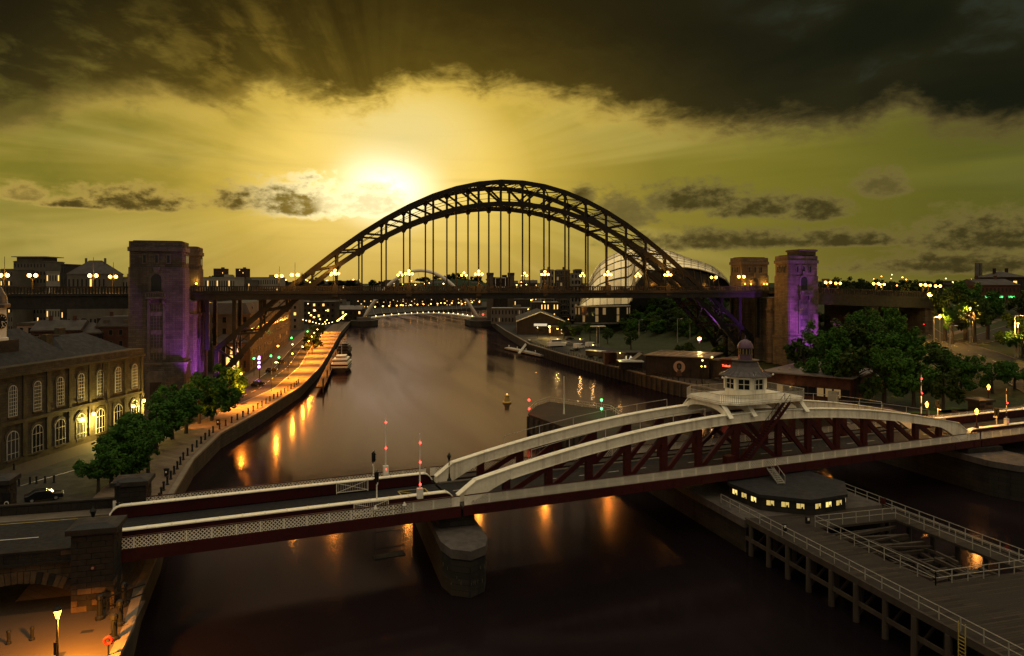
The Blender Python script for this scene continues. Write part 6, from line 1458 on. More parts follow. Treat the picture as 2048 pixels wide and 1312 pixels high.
for i in range(210):
    px, py = rs2.uniform(1120, 1440), rs2.uniform(602, 690)
    if py > 650 + (px - 1135) * .12: continue
    p = sg_at(px, py, 230, 520)
    if p.x - s_edge(p.y) < 34: continue
    d = p.x * ST + p.y * CT; rad = rs2.uniform(3.4, 7.2)
    t = thing('bush', f'rounded bush on the green slope under the shell-roofed hall, {nth(k)} of the thicket', 'bush', p - Vector((0, 0, .4)), rs2.random() * 6, group='thicket on the green slope')
    put('foliage', CR[('leaf', 'leaf_olive', 'leaf_dark')[k % 3]][k % 3], t, (0, 0, rad * .55), sc=(rad, rad, rad * .75)); put('stem', TM[0], t, sc=rad * .8); k += 1
for i, (px, py, d) in enumerate(((1100, 640, 420), (1150, 650, 380), (1180, 660, 350), (1215, 672, 330), (1262, 672, 300), (1370, 690, 250), (1440, 690, 240), (1128, 668, 360), (1640, 655, 262), (1600, 640, 275))):
    p = sgd(px, d); tree(f'small tree behind the right quay, {nth(i)} from the gabled shed', p, rs2.uniform(6, 9), rs2.uniform(3.2, 4.6), 'leaf_olive', i, group='small trees behind the right quay')
rs3 = random.Random(5)
for i in range(16):    # trees along the skyline of the right approach
    px = 1655 + i * 14; d = rs3.uniform(300, 360); p = gd(px, d, 22); H = hz(rs3.uniform(545, 556), d) - 22
    tree(f'dark tree on the skyline above the right viaduct, {nth(i)} from the tower', p - Vector((0, 0, 1)), H, rs3.uniform(4.5, 6.5), 'leaf_dark', i, cz=H * .55, group='skyline trees above the right viaduct')
# grey lamp columns and signals on the right bank
for i, (px, py, top, d) in enumerate(((1712, 700, 652, 205), (1757, 690, 640, 214), (1868, 690, 634, 208), (1900, 700, 652, 205), (1945, 685, 610, 212), (2030, 715, 632, 190), (1278, 672, 640, 300), (1355, 685, 638, 268), (1380, 680, 645, 262))):
    p = sg_at(px, py, 120, 400); d = p.x * ST + p.y * CT; H = max(5, hz(top, d) - p.z)
    t = thing('lamp_column', f'thin grey lamp column on the right bank, {nth(i)} of those standing unlit', 'street lamp', p, -TH, group='unlit lamp columns on the right bank'); MB().tube([(0, 0, 0), (0, 0, H)], [.14, .08], 6).build('post', M['rail_grey'], t); MB().bar((0, 0, H), (1.9, 0, H + .1), .1).build('arm', M['rail_grey'], t); MB().box(1.3, 2.2, -.14, .14, H + .02, H + .2).build('lamp_head', M['white_paint'], t)
def tlight(label, loc, H, nm, group, rz=0.0, r=.2, e=0):
    t = thing('traffic_light', label, 'traffic light', loc, rz, group=group); MB().tube([(0, 0, 0), (0, 0, H)], .08, 6).build('post', M['black_paint'], t); MB().box(-.22, .22, -.18, .18, H - .2, H + .95).build('signal_head', M['black_paint'], t); put('lens', globe(nm, r), t, (0, -.2, H + (.75 if nm == 'light_red' else .05)), sc=(1, .7, 1))
    if e: lamp(t, (0, -.7, H + .3), M[nm].node_tree.nodes['Principled BSDF'].inputs['Emission Color'].default_value[:3], e, .15)
for i, (px, py) in enumerate(((1848, 668), (2006, 692), (1858, 664))): tlight(('red traffic light at the bend below the viaduct', 'red traffic light at the right-hand junction', 'second red traffic light behind the bend below the viaduct')[i], sg_at(px, py), 2.6, 'light_red', 'traffic lights on the right bank', r=.3)
# planted strip, fence and kiosk by the right end of the swing bridge
fs = thing('timber_fence', 'pale curved vertical-board fence below the grove', 'fence', sgd(1960, 140)); o_ = Vector(fs.location); bm_ = MB().box(-.16, .16, -.03, .03, 0, 2.3).mesh('board', M['wood_old'])
for i in range(56):
    px = 1905 + i * 3.2; d = 141 - 6 * math.sin(i / 56 * 3.0); p = sgd(px, d) - o_; put('board', bm_, fs, p, -TH + .1)
ct = box_unit('low rust red planter block on the grass at the right', 1742, 1800, 138, QS, 2.2, 5, 'rust', 'rust', 'steel_planter', cat='planter')
wl_ = box_unit('low dark retaining wall behind the right lawn', 1630, 1905, 150, QS, 1.3, .6, 'brick_dark', 'brick_dark', 'retaining_wall', cat='wall', d1=138, over=.1)
pl_ = sw(63.5, 14.2); pillar('stone end pillar glowing orange at the right picture edge', pl_.x - 1.5, pl_.x + 1.5, pl_.y - 1, pl_.y + 1.6, 3.5, 10.2, dark=.15)
for i, (px, py, w_, m_) in enumerate(((1690, 826, 14, 'grass'), (1860, 830, 26, 'grass'), (1960, 818, 26, 'grass'))):
    p = at(px, py, QS); MB().prism([(p.x - w_ / 2, p.y - 4), (p.x + w_ / 2, p.y - 5), (p.x + w_ / 2 + 2, p.y + 3), (p.x - w_ / 2 + 2, p.y + 4)], QS - .2, QS + .14).build('lawn', M['lawn'] if 'lawn' in M else mat('lawn', (.045, .085, .012), .95, 0, .4, .8, .4), kind='structure')

for i, (px, d, H, e) in enumerate(((1160, 285, 5.5, 1000), (1186, 262, 5, 700), (1240, 236, 4.5, 400), (1075, 372, 5, 1500))): p = sgd(px, d); p.z = QS; post_lamp(f'{nth(i)} yellowish lamp by the right quay car park', p, H, 'lamp_yellow', .22, e, (1, .68, .2), group='lamps by the right quay car park')
for i, (px, py, e, H) in enumerate(((1940, 686, 14000, 11), (1800, 622, 12000, 6.5), (2036, 716, 10000, 9), (1880, 690, 8000, 9))): post_lamp(('orange street lamp above the grass triangle', 'lamp glowing under the right viaduct', 'street lamp by the right-hand junction', 'street lamp at the road bend below the grass triangle')[i], sg_at(px, py), H, 'lamp_gold', .3, e, (1, .5, .10), group='lit street lamps on the right bank', pole='rail_grey')
# ================================================================== the shell-roofed hall
SD0 = 425.0
out_c = [(1158, 612), (1166, 588), (1178, 558), (1196, 529), (1215, 514), (1238, 503), (1262, 497), (1290, 493), (1320, 495), (1345, 503), (1372, 514), (1400, 522), (1425, 531), (1448, 549), (1466, 574)]
out_f = [(1158, 614), (1180, 613), (1262, 612), (1266, 574), (1276, 561), (1290, 547), (1310, 542), (1340, 538), (1372, 535), (1400, 539), (1430, 548), (1452, 560), (1466, 577)]
SH = thing('shell_hall', 'huge pale shell-roofed concert hall of curved panels behind the arch', 'building', gd(1310, SD0, 18)); so_ = Vector(SH.location)
def shell(px, t):
    yc, yf = interp(px, out_c), interp(px, out_f); dc_ = SD0 + 22; zc = hz(yc, dc_); df = SD0; zf = max(17.0, hz(yf, df))
    if t <= 1:   # front edge to crown
        d = lerp(df, dc_, t); z = zf + (zc - zf) * math.sin(t * math.pi / 2) ** .85
    else:
        d = lerp(dc_, dc_ + 34, t - 1); z = 17 + (zc - 17) * math.cos((t - 1) * math.pi / 2)
    p = gd(px, d); return Vector((p.x, p.y, z)) - so_
xs = [1158 + 308 * i / 44 for i in range(45)]; un = MB(); tt = [0, .15, .3, .45, .6, .75, .9, 1, 1.25, 1.5, 1.75, 2]
for x in xs:
    for t in tt: q = shell(x, t); un.v.append((q.x, q.y + .25, q.z - .25))
nt_ = len(tt)
for i in range(44):
    for j in range(nt_ - 1): a = i * nt_ + j; un.f.append((a, a + 1, a + nt_ + 1, a + nt_)); un.mi.append(0)
un.build('under_shell', M['dark_far'], SH, smooth=True)
rp = random.Random(3)
for i in range(0, 44, 2):
    for j in range(7):
        ta, tb = j / 7 + .012, (j + 1) / 7 - .012; xa, xb = lerp(xs[i], xs[i + 2], .04), lerp(xs[i], xs[i + 2], .96); xm = (xa + xb) / 2; b_ = MB()
        P_ = [shell(x, t) for t in (ta, (ta + tb) / 2, tb) for x in (xa, xm, xb)]
        if max((P_[0] - P_[6]).length, .0) < .6: continue
        b_.v = [tuple(p + Vector((0, -.1, .1))) for p in P_]; b_.f = [(0, 1, 4, 3), (1, 2, 5, 4), (3, 4, 7, 6), (4, 5, 8, 7)]; b_.mi = [0] * 4
        b_.build('roof_panel', M['shell' if rp.random() < .8 else 'shell_dark'], SH, smooth=True)
gw = MB(); mul = []
for i in range(45):
    p = shell(xs[i], 0); q = gd(xs[i], SD0 + 8) - so_; gw.v += [(q.x, q.y, -1.0), (q.x, q.y, max(-.9, p.z - .4))]
for i in range(44): a = i * 2; gw.f.append((a, a + 2, a + 3, a + 1)); gw.mi.append(0)
gw.build('glass_wall', M['glass_dark'], SH)
ev = MB()
for a, c in zip(xs[15:], xs[16:]): ev.bar(shell(a, 0), shell(c, 0), 1.2, .5)
ev.build('eave', M['white_far'], SH)
for px in (1300, 1330, 1352, 1392, 1405, 1420, 1440): q = gd(px, SD0 + 7.5) - so_; MB().bar((q.x + 2, q.y, -1), (q.x - 1.5, q.y, shell(px, 0).z - .5), .4).build('mullion', M['white_far'], SH)
gb_ = thing('glass_foyer', 'curved glass foyer with lit interior below the shell roof', 'building', gd(1205, SD0 - 10, 8)); go = Vector(gb_.location); f_ = MB(); cc = []
for i in range(13):
    t = R(180 + 15 * i); cc.append(Vector((math.cos(t) * 17, math.sin(t) * 9, 0)))
MB().prism([(p.x, p.y) for p in cc], 2, 11).build('glass', M['glass_dark'], gb_); MB().prism([(p.x * 1.03, p.y * 1.06) for p in cc], 11, 11.6).build('roof_edge', M['white_far'], gb_); MB().prism([(p.x * 1.05, p.y * 1.1) for p in cc], 1.2, 2).build('terrace', M['concrete_far'], gb_)
for i in range(12):
    a, c = cc[i] * 1.01, cc[i + 1] * 1.01
    for z0, z1 in ((2.4, 6), (6.6, 10.4)):
        if rp.random() < .45: MB().plate([a.lerp(c, .2) + Vector((0, 0, z0)), a.lerp(c, .6) + Vector((0, 0, z0)), a.lerp(c, .6) + Vector((0, 0, z1)), a.lerp(c, .2) + Vector((0, 0, z1))], (0, -.05, 0)).build('lit_pane', M['win_dim'], gb_)
# ------------------------------------------------------------------ riverside blocks
def facing(label, px0, px1, depth, zb, ytop, floors, bays, wall, **k):
    a, c = gd(px0, depth), gd(px1, depth); return building(label, a[:2], c[:2], k.pop('dep', 18), zb, hz(ytop, depth) - zb, floors, bays, wall, **k)
ML = facing('tall brick flour mill block with two corner towers and a white square frame', 976, 1026, 560, QS, 556, 6, 3, 'brick_dark', wsize=(.3, .75), lit=.1, side=False, frame='stone_far', dep=26)
mL = 50 * 560 / FPX; mH = hz(556, 560) - QS
for x in (1.6, mL - 1.6): MB().box(x - 2.6, x + 2.6, -.7, 6, 0, mH + 3.6).build('corner_tower', M['stone_far'], ML); MB().box(x - 2.8, x + 2.8, -.9, 6.2, mH + 2.2, mH + 4.2).build('tower_cap', M['dark_far'], ML)
fr = MB(); z0, z1 = mH - 7.2, mH + .2
for a, c in (((6, z0), (mL - 6, z0)), ((6, z1), (mL - 6, z1)), ((6, z0), (6, z1)), ((mL - 6, z0), (mL - 6, z1))): fr.bar((a[0], -1, a[1]), (c[0], -1, c[1]), .35, .5)
fr.build('white_frame', M['white_paint'], ML)
def flats(label, px0, px1, depth, ytop, fl, bays, m_):
    t = facing(label, px0, px1, depth, 6, ytop, fl, bays, m_, wsize=(.6, .62), lit=.08, side=False, frame='white_far', wmat='window_dark'); L = (px1 - px0) * depth / FPX; H = hz(ytop, depth) - 6
    for f in range(1, fl): MB().box(L * .42, L * .78, -1.5, -.02, H * f / fl - .1, H * f / fl + .1).build('balcony', M['white_far'], t)
    return t
flats('white and dark apartment tower with balconies right of the mill', 1082, 1108, 500, 541, 9, 4, 'white_far'); flats('taller apartment tower with dark centre and white balconies behind the arch', 1112, 1140, 490, 541, 9, 4, 'dark_far'); flats('apartment tower touching the left edge of the shell roof', 1142, 1162, 505, 548, 8, 3, 'white_far'); flats('narrow dark block on the roofline beside the shell roof', 1150, 1164, 520, 540, 8, 2, 'dark_far')
facing('low pavilion with a wide pale canopy roof right of the mill', 1062, 1118, 470, 8, 606, 2, 9, 'dark_far', roofm='white_far', lit=.3, litm='win_warm', side=False); facing('long low dark block between mill and apartments', 1028, 1064, 540, QS, 600, 3, 8, 'dark_far', lit=.2, litm='win_warm', side=False); facing('white low block at the shed end below the mill', 982, 1062, 505, QS, 618, 2, 12, 'concrete_far', lit=.12, side=False, roofm='white_far')
# far bank terraces and skyline
SKY = [(745, 790, 930, 598, 4, 7, 'brick_dark', 'gable'), (792, 832, 960, 596, 4, 7, 'brick_red', 'gable'), (836, 878, 980, 597, 4, 7, 'brick_dark', 'gable'), (880, 925, 1000, 596, 4, 8, 'brick_red', 'gable'), (928, 962, 1010, 595, 4, 6, 'stone_far', 'gable'), (700, 745, 900, 594, 4, 7, 'dark_far', 'flat'), (1030, 1075, 980, 585, 5, 7, 'dark_far', 'flat'),
       (770, 796, 1250, 560, 9, 5, 'concrete_far', 'flat'), (758, 772, 1280, 563, 7, 3, 'dark_far', 'flat'), (742, 760, 1240, 568, 6, 4, 'white_far', 'flat'), (640, 690, 1300, 568, 3, 8, 'roof_far', 'gable'), (560, 600, 1200, 564, 4, 6, 'dark_far', 'flat'), (606, 640, 1250, 566, 3, 6, 'stone_far', 'gable'), (692, 720, 1300, 567, 3, 5, 'brick_dark', 'hip'), (1040, 1075, 1400, 566, 3, 7, 'dark_far', 'gable'), (1000, 1036, 1450, 567, 3, 7, 'stone_far', 'gable'), (850, 900, 1400, 568, 3, 7, 'dark_far', 'hip'), (905, 960, 1420, 569, 3, 9, 'brick_dark', 'gable')]
for i, (a, c, d, yt, fl, by, wl, rf_) in enumerate(SKY):
    facing(f'distant building across the river bend, {nth(i)} of the far cluster', a, c, d, QN, yt, fl, by, wl, roof=rf_, lit=.26, litm='win_warm', side=False, trim=False, rh=6, wsize=(.35, .42), frame=wl, name='far_building')
LS = [(0, 26, 420, 540, 7, 5, 'concrete_far', 'flat', 'pale flat-roofed block at the left skyline edge'), (27, 92, 440, 524, 9, 10, 'concrete_far', 'flat', 'wide apartment block with penthouse on the left skyline'), (92, 120, 430, 545, 5, 5, 'white_far', 'flat', 'white stepped block on the left skyline'), (122, 132, 430, 530, 6, 2, 'dark_far', 'flat', 'narrow dark tower on the left skyline'), (134, 212, 410, 549, 3, 9, 'concrete_far', 'hip', 'long hall with a big dark hipped roof on the left skyline'), (216, 262, 430, 556, 3, 8, 'white_far', 'flat', 'low white block just left of the purple tower'),
      (427, 447, 1000, 538, 14, 6, 'brick_red', 'flat', 'left twin tower block on the skyline beside the purple tower'), (471, 491, 1020, 538, 14, 6, 'brick_red', 'flat', 'right twin tower block on the skyline beside the purple tower'), (404, 470, 520, 556, 4, 14, 'white_far', 'flat', 'long white low-rise roof beyond the left end of the arch bridge'), (466, 500, 540, 561, 3, 8, 'concrete_far', 'flat', 'grey low-rise with green neon edge beyond the bridge deck'), (502, 556, 560, 556, 5, 12, 'white_far', 'flat', 'white banded office block beyond the bridge deck'),
      (1640, 1680, 420, 566, 3, 6, 'concrete_far', 'flat', 'low pale block behind the right purple tower'), (1962, 2040, 290, 572, 2, 10, 'brick_red', 'gable', 'brick parade with green shop lights at the right edge'), (2005, 2055, 300, 556, 2, 3, 'brick_dark', 'hip', 'dark house with pyramid roof at the right edge'), (1836, 1960, 420, 570, 2, 14, 'dark_far', 'flat', 'long dark low building on the right skyline')]
for a, c, d, yt, fl, by, wl, rf_, lb in LS:
    zb = QN if a < 1000 else 24; r_ = facing(lb, a, c, d, zb, yt, fl, by, wl, roof=rf_, lit=.10, side=False, rh=8 if 'hall' in lb else (5 if a < 1000 else 2.5), wsize=(.5, .5), frame=wl, litm='win_warm', roofm='roof_far' if rf_ != 'flat' else 'roof_pale')
    if 'penthouse' in lb: L = (c - a) * d / FPX; H = hz(yt, d) - zb; MB().box(L * .0, L * 1.05, -2, 16, H + 3.0, H + 3.5).build('penthouse_roof', M['white_far'], r_); MB().box(L * .1, L * .9, 0, 14, H, H + 3).build('penthouse', M['concrete_far'], r_)
    if 'green' in lb: L = (c - a) * d / FPX; [MB().box(L * q, L * (q + .16), -.3, -.12, 2.2, 2.9).build('neon_strip', M['light_green2'] if 'light_green2' in M else emat('light_green2', (.1, .9, .2), 2.2), r_) for q in (.1, .4, .7)]
ch = thing('factory_chimney', 'pair of pale chimney stacks on the right skyline', 'chimney', gd(1957, 500, 20))
for x in (-1.5, 1.5): MB().tube([(x, 0, 0), (x, 0, hz(526, 500) - 20)], [1.5, 1.3], 12).build('stack', M['concrete_far'], ch)
for i, (px, d, yt, lb) in enumerate(((604, 1100, 545, 'thin church spire on the skyline left of the arch'), (963 - 42, 1480, 546, 'tiny church spire on the wooded hill behind the hangers'))):
    t = thing('church_spire', lb, 'church', gd(px, d, QN)); H = hz(yt, d) - QN; MB().box(-4, 4, -4, 4, 0, H * .6).build('church_tower', M['dark_far'], t); MB().lathe([(4.6, H * .6), (.2, H)], 8).build('spire', M['dark_far'], t)
rs4 = random.Random(9)
for i in range(34):      # trees on the wooded hill and skyline
    px = rs4.choice((rs4.uniform(826, 990), rs4.uniform(560, 760), rs4.uniform(420, 470))); d = 1480 if px > 820 else 900; yb = interp(px, [(420, 566), (560, 570), (760, 570), (826, 566), (860, 558), (920, 555), (985, 566)])
    H = rs4.uniform(11, 17); z = hz(yb, d) - H * .4; t = tree(f'dark tree crown on the far skyline, {nth(i)} of the wooded hill', gd(px, d, z), H, rs4.uniform(8, 14), 'leaf_dark', i, cz=H * .5, group='trees on the far wooded hill')
# ------------------------------------------------------------------ the tilting footbridge
TBR = thing('tilting_footbridge', 'slender white tilting arch footbridge far down the river', 'bridge', gd(842, 575)); to = Vector(TBR.location)
Lb, Rb = gd(727, 562, 5), gd(957, 562, 5); mid = (Lb + Rb) / 2; apex = gd(841, 545, hz(541, 545)); ar = []; fwd = Vector((ST, CT, 0))
for i in range(41):
    s = -1 + i / 20; p = mid + (Rb - Lb) / 2 * s; q = 1 - s * s; ar.append(Vector((p.x, p.y, 5)) + (apex - Vector((mid.x, mid.y, 5))) * q - to)
MB().tube(ar, [.75 + .6 * abs(1 - i / 20) ** 0 for i in range(41)], 8).build('arch', M['white_paint'], TBR, smooth=True); dk = []
for i in range(41):
    s = -1 + i / 20; p = mid + (Rb - Lb) / 2 * s * 1.02; dk.append(Vector((p.x, p.y, 5.0 + 1.6 * (1 - s * s))) + fwd * 70 * (1 - s * s) - to)
db = MB()
for a, c in zip(dk, dk[1:]): db.bar(a, c, 6.0, .8)
db.build('deck', M['white_paint'], TBR)
for i in range(3, 38, 2): MB().bar(ar[i], dk[i], .12).build('cable', M['white_paint'], TBR)
for i in range(1, 40, 2): put('deck_light', globe('lamp_far_white', .45), TBR, dk[i] + Vector((0, 0, .9)))
for px, s_, lb in ((728, 0, 'dark mooring island at the left foot of the tilting footbridge'), (960, 1, 'dark mooring island at the right foot of the tilting footbridge')):
    p = gd(px, 560); t = thing('bridge_island', lb, 'pier', (p.x, p.y, 0)); MB().prism([(-11, -14), (-4, -22), (6, -18), (11, 0), (9, 16), (-9, 16)], -2, 4.2).build('base', M['dark_far'], t); MB().prism([(-5, -8), (4, -9), (6, 6), (-6, 6)], 4.2, 6.5).build('hinge_house', M['concrete_far'], t)
pl = gd(966, 548, 4.4); post_lamp('red lamp on the right island of the tilting footbridge', pl, 4, 'light_red', .7, 0)
# ================================================================== lamps
# five-globe lamps on the arch bridge parapets
def cluster_lamp(label, loc, n=5, H=3.6, mast=0.0, r=.36, group='globe lamps on the arch bridge', e=0, m_='lamp_gold'):
    t = thing('globe_lamp', label, 'street lamp', loc, -TH, group=group)
    MB().lathe([(.3, 0), (.22, .5), (.12, .8), (.09, H - .9), (.14, H - .85)], 8).build('standard', M['deck_edge'], t); b_ = MB(); P = []
    if n == 5: P = [(0, 0, H + .55), (-.75, 0, H - .05), (.75, 0, H - .05), (-.42, 0, H - .75), (.42, 0, H - .75)]; P = [(0, 0, H + .6), (-.95, 0, H - .25), (.95, 0, H - .25), (0, -.9, H - .2), (0, .9, H - .3)]
    elif n == 3: P = [(0, 0, H + .5), (-.7, 0, H - .3), (.7, 0, H - .3)]
    else: P = [(-.8, 0, H), (.8, 0, H)]
    for p in P: b_.tube([(0, 0, H - .9), (p[0] * .7, p[1] * .7, H - .8), (p[0], p[1], p[2] - .2)], .05, 5); 
    b_.build('arms', M['deck_edge'], t)
    for p in P: put('lamp_globe', globe(m_, r, 2), t, p)
    if mast: MB().tube([(0, .2, 0), (0, .2, mast)], [.1, .05], 6).build('mast', M['black_paint'], t)
    if e: lamp(t, (0, -1.5, H + .3), (1, .38, .04), e * 20, .4)
    return t
for i, n in enumerate([4.9, 7.9, 10.9, 13.9, 16.9, 19.9]):
    cluster_lamp(f'{nth(i)} five-globe lamp from the left on the near parapet of the arch bridge', (nx(n), DKF + .1, 31.3), 5, 3.4, r=.34, e=260)
    cluster_lamp(f'{nth(i)} globe lamp from the left on the far parapet of the arch bridge', (nx(n), DKB - .1, 31.3), 3, 3.4, r=.34)
for i, (x, y, ms) in enumerate(((-5.5, 201.2, 7), (-10.5, 221, 6.5), (133, 201.2, 6.5), (135, 221, 0))): cluster_lamp(('twin lamp with a mast beside the left foot of the arch', 'far twin lamp with a mast beside the left foot of the arch', 'twin lamp with a mast beside the right foot of the arch', 'far twin lamp beside the right foot of the arch')[i], (x, y, 30.4), 2, 3.6, ms, r=.45, e=200)
for i, (px, y, ms) in enumerate(((8, 199, 8), (65, 199, 0), (186, 199, 8), (226, 221, 7.5))):
    r_ = (px - 1024) / FPX; X = (ST + CT * r_) / (CT - ST * r_) * y; cluster_lamp(f'{nth(i)} twin lamp from the left on the left approach viaduct', (X, y, 30.2), 2, 3.4, ms, r=.45, group='twin lamps on the left viaduct', e=160)
for i, px in enumerate((1656, 1676, 1752, 1764, 1846, 1856, 1876)):
    y = 199 if i % 2 == 0 else 221; r_ = (px - 1024) / FPX; X = (ST + CT * r_) / (CT - ST * r_) * y; d = X * ST + y * CT; cluster_lamp(f'{nth(i)} twin lamp from the purple tower on the right approach viaduct', (X, y, 29.2 - i * .2), 2, 3.0, 0, r=.42, group='twin lamps on the right viaduct', e=160)
post_lamp('brightest yellow street lamp at the end of the right viaduct', sgd(1860, 236), 14, 'lamp_yellow', .8, 1800, (1, .66, .14), gr=2)
# lamps beside the far tower doorways
for i, (px, d, py) in enumerate(((1490, 252, 566), (1502, 252, 564), (1528, 252, 566), (1534, 252, 568))):
    r_ = (px - 1024) / FPX; X = (ST + CT * r_) / (CT - ST * r_) * 219.6; dd = X * ST + 219.6 * CT; t = thing('door_lantern', f'{nth(i)} orange lantern at the doorway of the unlit brown tower, counted from the left', 'lantern', (X, 219.6, 29.3), group='orange lanterns at the brown tower'); MB().bar((0, 0, 0), (0, 0, 2.2), .12).build('lantern_post', M['black_paint'], t); put('lantern_globe', globe('lamp_orange', .3), t, (0, 0, 2.4)); lamp(t, (0, -.1, 3.2), (1, .48, .06), 190, .2)
t = thing('door_lantern', 'orange lantern at the doorway of the far left tower', 'lantern', (-33.4, 222.2, 29.3)); MB().bar((0, 0, 0), (0, 0, 2.2), .12).build('lantern_post', M['black_paint'], t); put('lantern_globe', globe('lamp_orange', .3), t, (0, 0, 2.4)); lamp(t, (.3, -.3, 3.0), (1, .50, .06), 420, .2)
dr = MB().plate([(151.5 - 1.3 * 1 + a, 220.35, 29.3 + b_) for a, b_ in arch_poly(2.2, 4.2)], (0, -.1, 0)); dt = dr.build('tower_doorway', M['window_dark']); dt.parent = TFR; dt.location = (-TFR.location.x, -TFR.location.y, -TFR.location.z)
# purple floodlights
PU = (.56, .10, .92)
def flood(label, loc, target, e, size=60, mastH=0.0, glow=True):
    loc = Vector(loc); t = thing('floodlight', label, 'floodlight', loc, group='purple floodlights'); h0 = mastH
    if mastH: MB().tube([(0, 0, 0), (0, 0, mastH)], [.14, .08], 8).build('post', M['black_paint'], t)
    d = (Vector(target) - loc - Vector((0, 0, h0 + .6))).normalized(); p = Vector((0, 0, h0 + .6)); MB().bar(p - d * .35, p + d * .2, .7, .5).build('housing', M['black_paint'], t); MB().bar(p + d * .21, p + d * .24, .6, .42).build('lens', M['light_purple'], t); MB().bar((0, 0, h0), p, .1).build('yoke', M['black_paint'], t)
    lamp(t, p + d * .55, PU, e, .3, 'flood_light', spot=size, target=p + d * 10, blend=.9)
flood('purple floodlight on the ground before the right face of the left tower', (-25.5, 186.6, QN), (-31.8, 189.7, 19), 40000, 50)
flood('purple floodlight at the foot of the left abutment', (-22.0, 196.5, QN), (-32, 203, 16), 26000, 70)
flood('low purple floodlight at the left foot of the arch', (-24.0, 214.0, QN), (-34, 206, 17), 9000, 70)
flood('cluster of purple-white floodlights on a mast beside the quay road', gd(519, 214, QN), (-26, 204, 12), 2500, 110, 6.0)
for i in range(3): p = gd(518, 213.6, QN + 3.6 + i * 1.25); t = thing('mast_globe', f'{nth(i)} white globe from the bottom on the purple mast by the quay road', 'lamp', p, group='globes on the purple mast'); put('lamp_globe', globe('light_purple', .42, 2), t); MB().bar((0, 0, -.5), (0, 0, -.3), .3).build('lamp_cap', M['black_paint'], t)
flood('purple floodlight before the bright purple tower', (150.5, 172, south_h(150.5, 172)), (148, 190, 22), 66000, 70)
flood('second purple floodlight before the bright purple tower', (146.0, 173, south_h(146, 173)), (147.5, 190, 30), 34000, 55)
flood('purple floodlight among the right bank bushes under the deck', gd(1398, 236, QS + 4), (125, 204, 28), 5000, 70, 4.0)
post_lamp('orange lamp below the purple floodlight near the right arch foot', gd(1399, 232, QS), hz(680, 232) - QS, 'lamp_gold', .6, 2500, (1, .6, .2), gr=2)
for i, (px, py, d) in enumerate(((1768, 664, 205), (1738, 665, 207))): p = sgd(px, d); post_lamp(('small violet lamp in the grove', 'twin violet lamp at the left of the grove')[i], p, hz(py, d) - p.z, 'light_purple', .3, 0)
# quay road lamps and signals, left bank
ql = [(571, 776, 5.2), (598, 745, 5.2), (609, 732, 5), (620, 716, 5), (632, 700, 5), (641, 690, 5), (648, 682, 5), (655, 674, 5)]
for i in range(13):
    y = 150 + i * 24; post_lamp(f'{nth(i)} slim lamp post along the left promenade, counted from the swing bridge', (n_edge(y) - PW(y) + .6, y, QN + .12), 7.5, 'lamp_gold', .26, 36000 if y > 170 else 4000, (1, .30, .022), arm=1.2, down=True, group='promenade lamp posts')
y = 462; i = 0
while y < 600:
    post_lamp(f'{nth(i)} far lamp on the left promenade near the tilting footbridge', (n_edge(y) - 3, y, QN), 5.5, 'lamp_far', .55, 0, group='far promenade lamps'); y += 9; i += 1
for i in range(16):
    px = 748 + i * 14; p = at(px, interp(px, [(748, 627), (850, 620), (960, 614)]), QN) + Vector((ST, CT, 0)) * rnd.uniform(4, 14); post_lamp(f'{nth(i)} lamp along the far river bend, counted from the left', p, 6, 'lamp_far', .8, 0, group='lamps along the far river bend')
for i, (px, py, ph) in enumerate(((542, 737, 712), (558, 744, 715), (583, 712, 676), (615, 690, 663), (508, 752, 717))): p = at(px, py, QN); d = p.x * ST + p.y * CT; tlight(f'{nth(i)} green traffic light along the left quay road', p, hz(ph, d) - QN, 'light_green', 'green traffic lights on the quay road', r=.34, e=60)
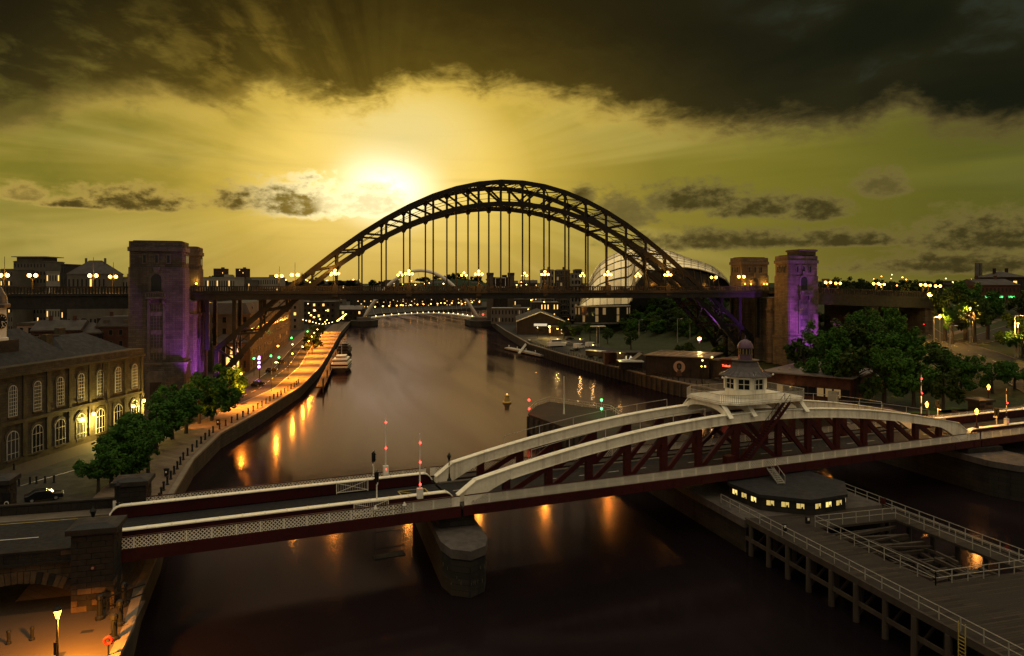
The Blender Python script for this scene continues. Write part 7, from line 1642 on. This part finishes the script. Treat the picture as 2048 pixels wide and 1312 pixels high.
for i, (px, py, ph, mn, r_) in enumerate(((556, 740, 694, 'lamp_orange', .4), (585, 720, 690, 'lamp_gold', .3), (622, 668, 632, 'lamp_far', .6), (628, 668, 636, 'lamp_far', .6), (640, 668, 640, 'lamp_far_white', .5))): p = at(px, py, QN); d = p.x * ST + p.y * CT; post_lamp(f'{nth(i)} warm lamp among the left quay buildings', p, hz(ph, d) - QN, mn, r_, 200 if i < 2 else 0, group='lamps among the left quay buildings')
for i in range(12): px = 606 + i * 6.5; d = 430 + i * 10; post_lamp(f'{nth(i)} small pearl light in the string left of the river', gd(px, d, QN), hz(650 - abs(i - 6) * 1.6, d) - QN, 'lamp_far_white', .38, 0, group='string of pearl lights')
for i, (px, py, rz, lt_) in enumerate(((543, 744, 60, True), (516, 772, 60, False), (560, 728, 240, True))): car(('dark car with lights on the quay road', 'dark car parked by the quay road junction', 'dark car further along the quay road')[i], at(px, py, QN), R(rz), 'car_dark', 'car', lt_)
for i, (px, py, H, r_) in enumerate(((625, 710, 9, 4.6), (633, 688, 9, 4.4), (618, 700, 7, 3.4))): tree(f'{nth(i)} round dark tree beside the lit promenade', at(px, py, QN), H, r_, 'leaf_dark', i, group='round trees by the promenade')
rs5 = random.Random(12)
for i in range(95):     # scattered city lights
    z_ = rs5.choice('abcdef')
    if z_ == 'a': px, d, py = rs5.uniform(720, 965), rs5.uniform(920, 1250), rs5.uniform(598, 618)
    elif z_ == 'b': px, d, py = rs5.uniform(560, 760), rs5.uniform(900, 1300), rs5.uniform(560, 571)
    elif z_ == 'c': px, d, py = rs5.uniform(800, 1080), rs5.uniform(1300, 1500), rs5.uniform(562, 572)
    elif z_ == 'd': px, d, py = rs5.uniform(1640, 2040), rs5.uniform(300, 420), rs5.uniform(548, 578)
    elif z_ == 'e': px, d, py = rs5.uniform(570, 720), rs5.uniform(420, 640), rs5.uniform(604, 640)
    else: px, d, py = rs5.uniform(1030, 1240), rs5.uniform(420, 540), rs5.uniform(600, 640)
    zb = max(QN, hz(py, d) - 7); post_lamp(f'tiny distant street light, {nth(i)} of the scattered city lights', gd(px, d, zb), hz(py, d) - zb, rs5.choice(('lamp_far', 'lamp_far', 'lamp_far_white')), .0011 * d * rs5.uniform(.55, 1.1), 0, group='scattered city lights')
